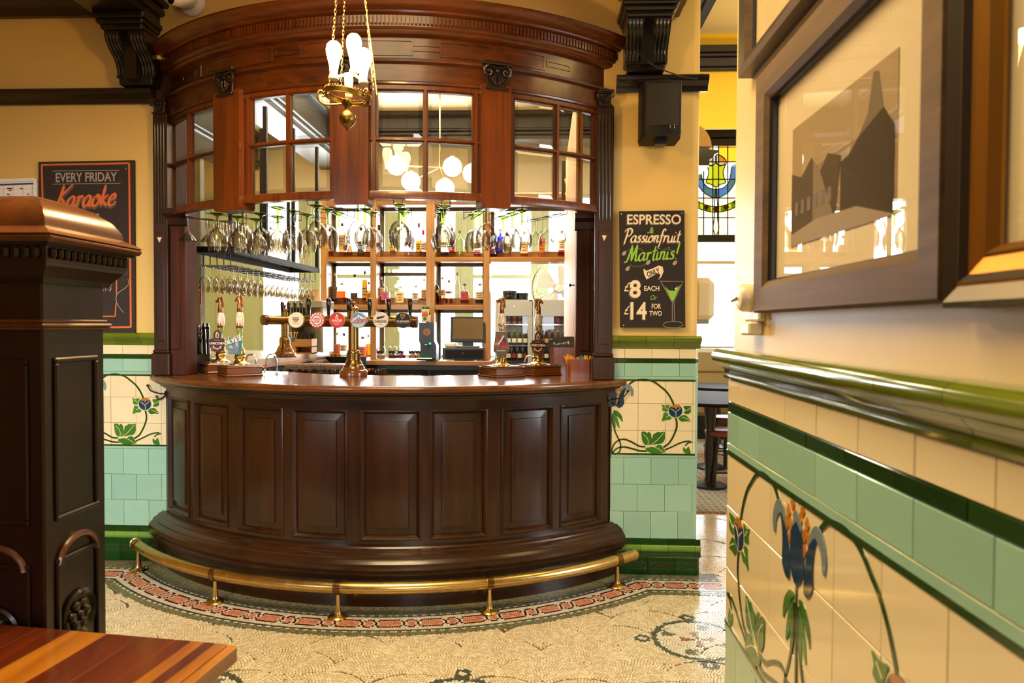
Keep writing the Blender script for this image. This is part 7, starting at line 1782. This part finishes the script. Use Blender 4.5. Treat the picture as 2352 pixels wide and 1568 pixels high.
yA, yB_, zA_, zB_ = 1.325, .938, 1.552, 1.769
def pr_(nm, col, pts, z): B().prism([(-(yA+(yB_-yA)*a), zA_+(zB_-zA_)*b_) for a, b_ in pts], z, z+.0003, T1_).build(nm, C(col, .7), F1, smooth=0)
pr_('print', '9a845f', [(0, 0), (1, 0), (1, 1), (0, 1)], .0042)
pr_('print_sky', 'ad9670', [(0, .55), (1, .62), (1, 1), (0, 1)], .0046)
pr_('print_tower', '6b5a40', [(.55, .0), (.98, .0), (.98, .55), (.9, .7), (.86, .95), (.82, .97), (.78, .72), (.70, .6), (.62, .52), (.55, .5)], .0050)
pr_('print_houses', '7d6a4b', [(0, .1), (.5, .1), (.55, .55), (.42, .62), (.34, .52), (.24, .66), (.12, .55), (0, .62)], .0050)
pr_('print_street', '8a7450', [(0, 0), (1, 0), (.7, .14), (.3, .16), (0, .1)], .0054)
for i in range(6): pr_('print_window', '5c4c34', [(.05+.075*i, .25), (.09+.075*i, .25), (.09+.075*i, .36), (.05+.075*i, .36)], .0054)
F2, _ = pic('framed_picture', 'black-edged frame hung above the street photograph', 1.605, .70, 1.962, 2.62, [(0, 0), (0, .03), (.012, .034), (.03, .026), (.042, .012), (.044, .006)], ['frame_black', 'frame_brown', 'frame_black', 'frame_brown', 'frame_black'], 'ead9ae')
F3, T3_ = pic('gilt_framed_picture', 'black and gilt framed picture nearest the camera on the right wall', .782, .10, 1.425, 2.05, [(0, 0), (0, .03), (.006, .034), (.022, .028), (.026, .030), (.034, .024), (.05, .018), (.054, .020), (.062, .010), (.062, .006)], ['frame_black', 'frame_black', 'frame_black', 'frame_gold', 'frame_black', 'frame_gold', 'frame_gold', 'frame_gold', 'frame_gold'], 'e9dcba')
B().box(-.62, -.2, 1.60, 1.90, .0042, .0046, T3_).build('print', C('3a2c20', .7), F3, smooth=0)
sw = thing('light_switch', 'round cream light switch on a square block left of the framed photograph', 'switch', (XW, 1.5, 1.45)); Ts = side(XW, -1.535, 1.462)
T = side(XW, 0, 0)
B().box(-1.585, -1.480, 1.415, 1.505, 0, .016, T, ch=.004).build('pattress', M['cream_plastic'], sw, smooth=0)
B().lathe([(0, .045), (.010, .045), (.024, .042), (.030, .034), (.031, .016), (0, .016)], 26, T @ loc(-1.537, 1.466, 0)).build('switch_dome', M['cream_plastic'], sw, smooth=40)
B().cyl(T @ Vector((-1.537, 1.466, .043)), T @ Vector((-1.537, 1.458, .058)), .004, .003).build('toggle', C('8a7650'), sw)
B().box(-1.565, -1.50, 1.385, 1.414, 0, .03, T, ch=.004).build('cable_box', M['cream_plastic'], sw, smooth=0)

# ================================================================ THE PASSAGE AND THE ROOM BEYOND
hd = thing('hand_dryer', 'cream rounded hand dryer on the passage side of the pier', 'hand dryer', (px1+.05, 4.2, 1.5))
a, c_ = at(1632, 640, 4.25), at(1632, 738, 4.25)
b = B(); b.box(px1, a.x, 4.12, 4.38, c_.z, a.z, ch=.035); b.build('case', M['cream_plastic'], hd, smooth=0)
B().box(px1+.01, a.x-.03, 4.14, 4.36, c_.z-.015, c_.z+.01, ch=.006).build('nozzle', M['grey_metal'], hd, smooth=0)
ws = thing('wall_bracket', 'dark moulded wall bracket with a tan domed top beyond the pier', 'bracket', at(1615, 385, 5.2))
Yw = 5.2; xw = at(1600, 360, Yw).x-.1
g = lambda px, py: (at(px, py, Yw).x, at(px, py, Yw).z)
B().prism([(xw, g(0, 345)[1]), g(1650, 345), g(1650, 350), g(1641, 354), g(1638, 362), g(1630, 366), g(1629, 380), (xw, g(0, 388)[1])], -.3, 0, front(0, Yw, 0)).build('shelf', M['black_wood'], ws, smooth=0)
B().prism([(xw, g(0, 345)[1])] + [(xw+(g(1636, 345)[0]-xw)*math.cos(t), g(0, 345)[1]+(g(0, 288)[1]-g(0, 345)[1])*math.sin(t)) for t in [math.pi/2*i/8 for i in range(9)]], -.28, -.02, front(0, Yw, 0)).build('dome', plain('tan_plaster', 'b98a3c', .6), ws, smooth=0)
B().box(xw-.1, xw+.02, Yw-.02, Yw+.5, 0, 3.9).build('backing_post', M['plaster_far'], ws, smooth=0)
# banquette
bq = thing('banquette', 'beige leather wall bench under the passage window', 'bench', (2.35, 8.9, 0))
zb1 = at(1645, 800, 9.1).z; zb0 = at(1645, 878, 8.9).z
B().box(1.7, 4.1, 9.05, 9.25, .30, zb1, ch=.05).build('backrest', M['leather'], bq, smooth=0); B().box(1.7, 4.1, 9.03, 9.26, at(1645, 852, 9.05).z-.01, at(1645, 852, 9.05).z+.01, ch=.006).build('piping', C('8a7a54', .5), bq, smooth=0)
B().box(1.7, 4.1, 8.6, 9.1, .30, .48, ch=.05).build('seat', M['leather'], bq, smooth=0); B().box(1.7, 4.1, 8.66, 9.2, .012, .30).build('base', M['black_wood'], bq, smooth=0)
dark_top = plain('dark_gloss_tabletop', '241b16', .7, spec=.04)
def ptable(label, x, y, z, r):
    t = thing('round_table', label, 'table', (x, y, 0), 0, 'round pub tables beyond the passage')
    B().lathe([(0, z-.03), (r-.01, z-.03), (r, z-.02), (r, z-.006), (r-.006, z), (0, z)], 36).build('tabletop', dark_top, t, local=True, smooth=40)
    B().lathe([(.15, .012), (.15, .03), (.05, .06), (.04, .1), (.05, .3), (.035, .5), (.06, z-.04), (.12, z-.03)], 18).build('pedestal', M['black_wood'], t, local=True)
    return t
ptable('dark round pub table nearest the passage with dimpled edge', at(1632, 915, 6.1).x, 6.1, .77, .38)
ptable('dark round pub table in the middle beyond the passage', at(1634, 898, 6.9).x, 6.9, .74, .34)
ptable('dark round pub table furthest back by the beige bench', at(1648, 887, 8.1).x, 8.1, .72, .40)
def stool(label, x, y, rot):
    t = thing('bar_stool', label, 'stool', (x, y, .012), rot, 'red-topped stools beyond the passage')
    B().lathe([(0, .50), (.13, .497), (.155, .485), (.16, .465), (.155, .445), (0, .445)], 24).build('seat', M['red_leather'], t, local=True, smooth=60)
    for i in range(4):
        a = i*math.pi/2+.6; p0 = Vector((.10*math.cos(a), .10*math.sin(a), .445)); p1 = Vector((.16*math.cos(a), .16*math.sin(a), 0))
        B().tube([p0+(p1-p0)*f_ for f_ in (0, .2, .3, .35, .5, .62, .7, .75, .9, 1)], [.014, .016, .022, .014, .020, .024, .015, .02, .018, .012], 10).build('leg', M['black_wood'], t, local=True)
    for i in range(4):
        a, b2 = i*math.pi/2+.6, (i+1)*math.pi/2+.6; B().cyl((.142*math.cos(a), .142*math.sin(a), .13), (.142*math.cos(b2), .142*math.sin(b2), .13), .009, n=8).build('stretcher', M['black_wood'], t, local=True)
    return t
stool('red-topped wooden stool at the near round table, close to the right-hand wall', at(1662, 965, 6.15).x, 6.15, .2)
stool('red-topped wooden stool tucked behind the near table', at(1668, 945, 7.0).x, 7.0, .7)

# ================================================================ finish: fit the lettering and turn it into meshes
bpy.context.view_layer.update()
for o, w in FIT:
    d = o.dimensions.x
    if d > 1e-6: o.matrix_basis = o.matrix_basis @ Matrix.Diagonal((w/d, 1, 1, 1))
fonts = [o for o in SC.objects if o.type == 'FONT']
bpy.context.view_layer.update(); dgr = bpy.context.evaluated_depsgraph_get()
for o in fonts:
    me = bpy.data.meshes.new_from_object(o.evaluated_get(dgr)); me.name = 'lettering'
    if not me.materials: me.materials.append(o.data.materials[0])
    n_ = bpy.data.objects.new('lettering', me); COL.objects.link(n_)
    n_.parent = o.parent; n_.matrix_parent_inverse = o.matrix_parent_inverse.copy(); n_.matrix_basis = o.matrix_basis.copy()
for o in fonts: bpy.data.objects.remove(o)
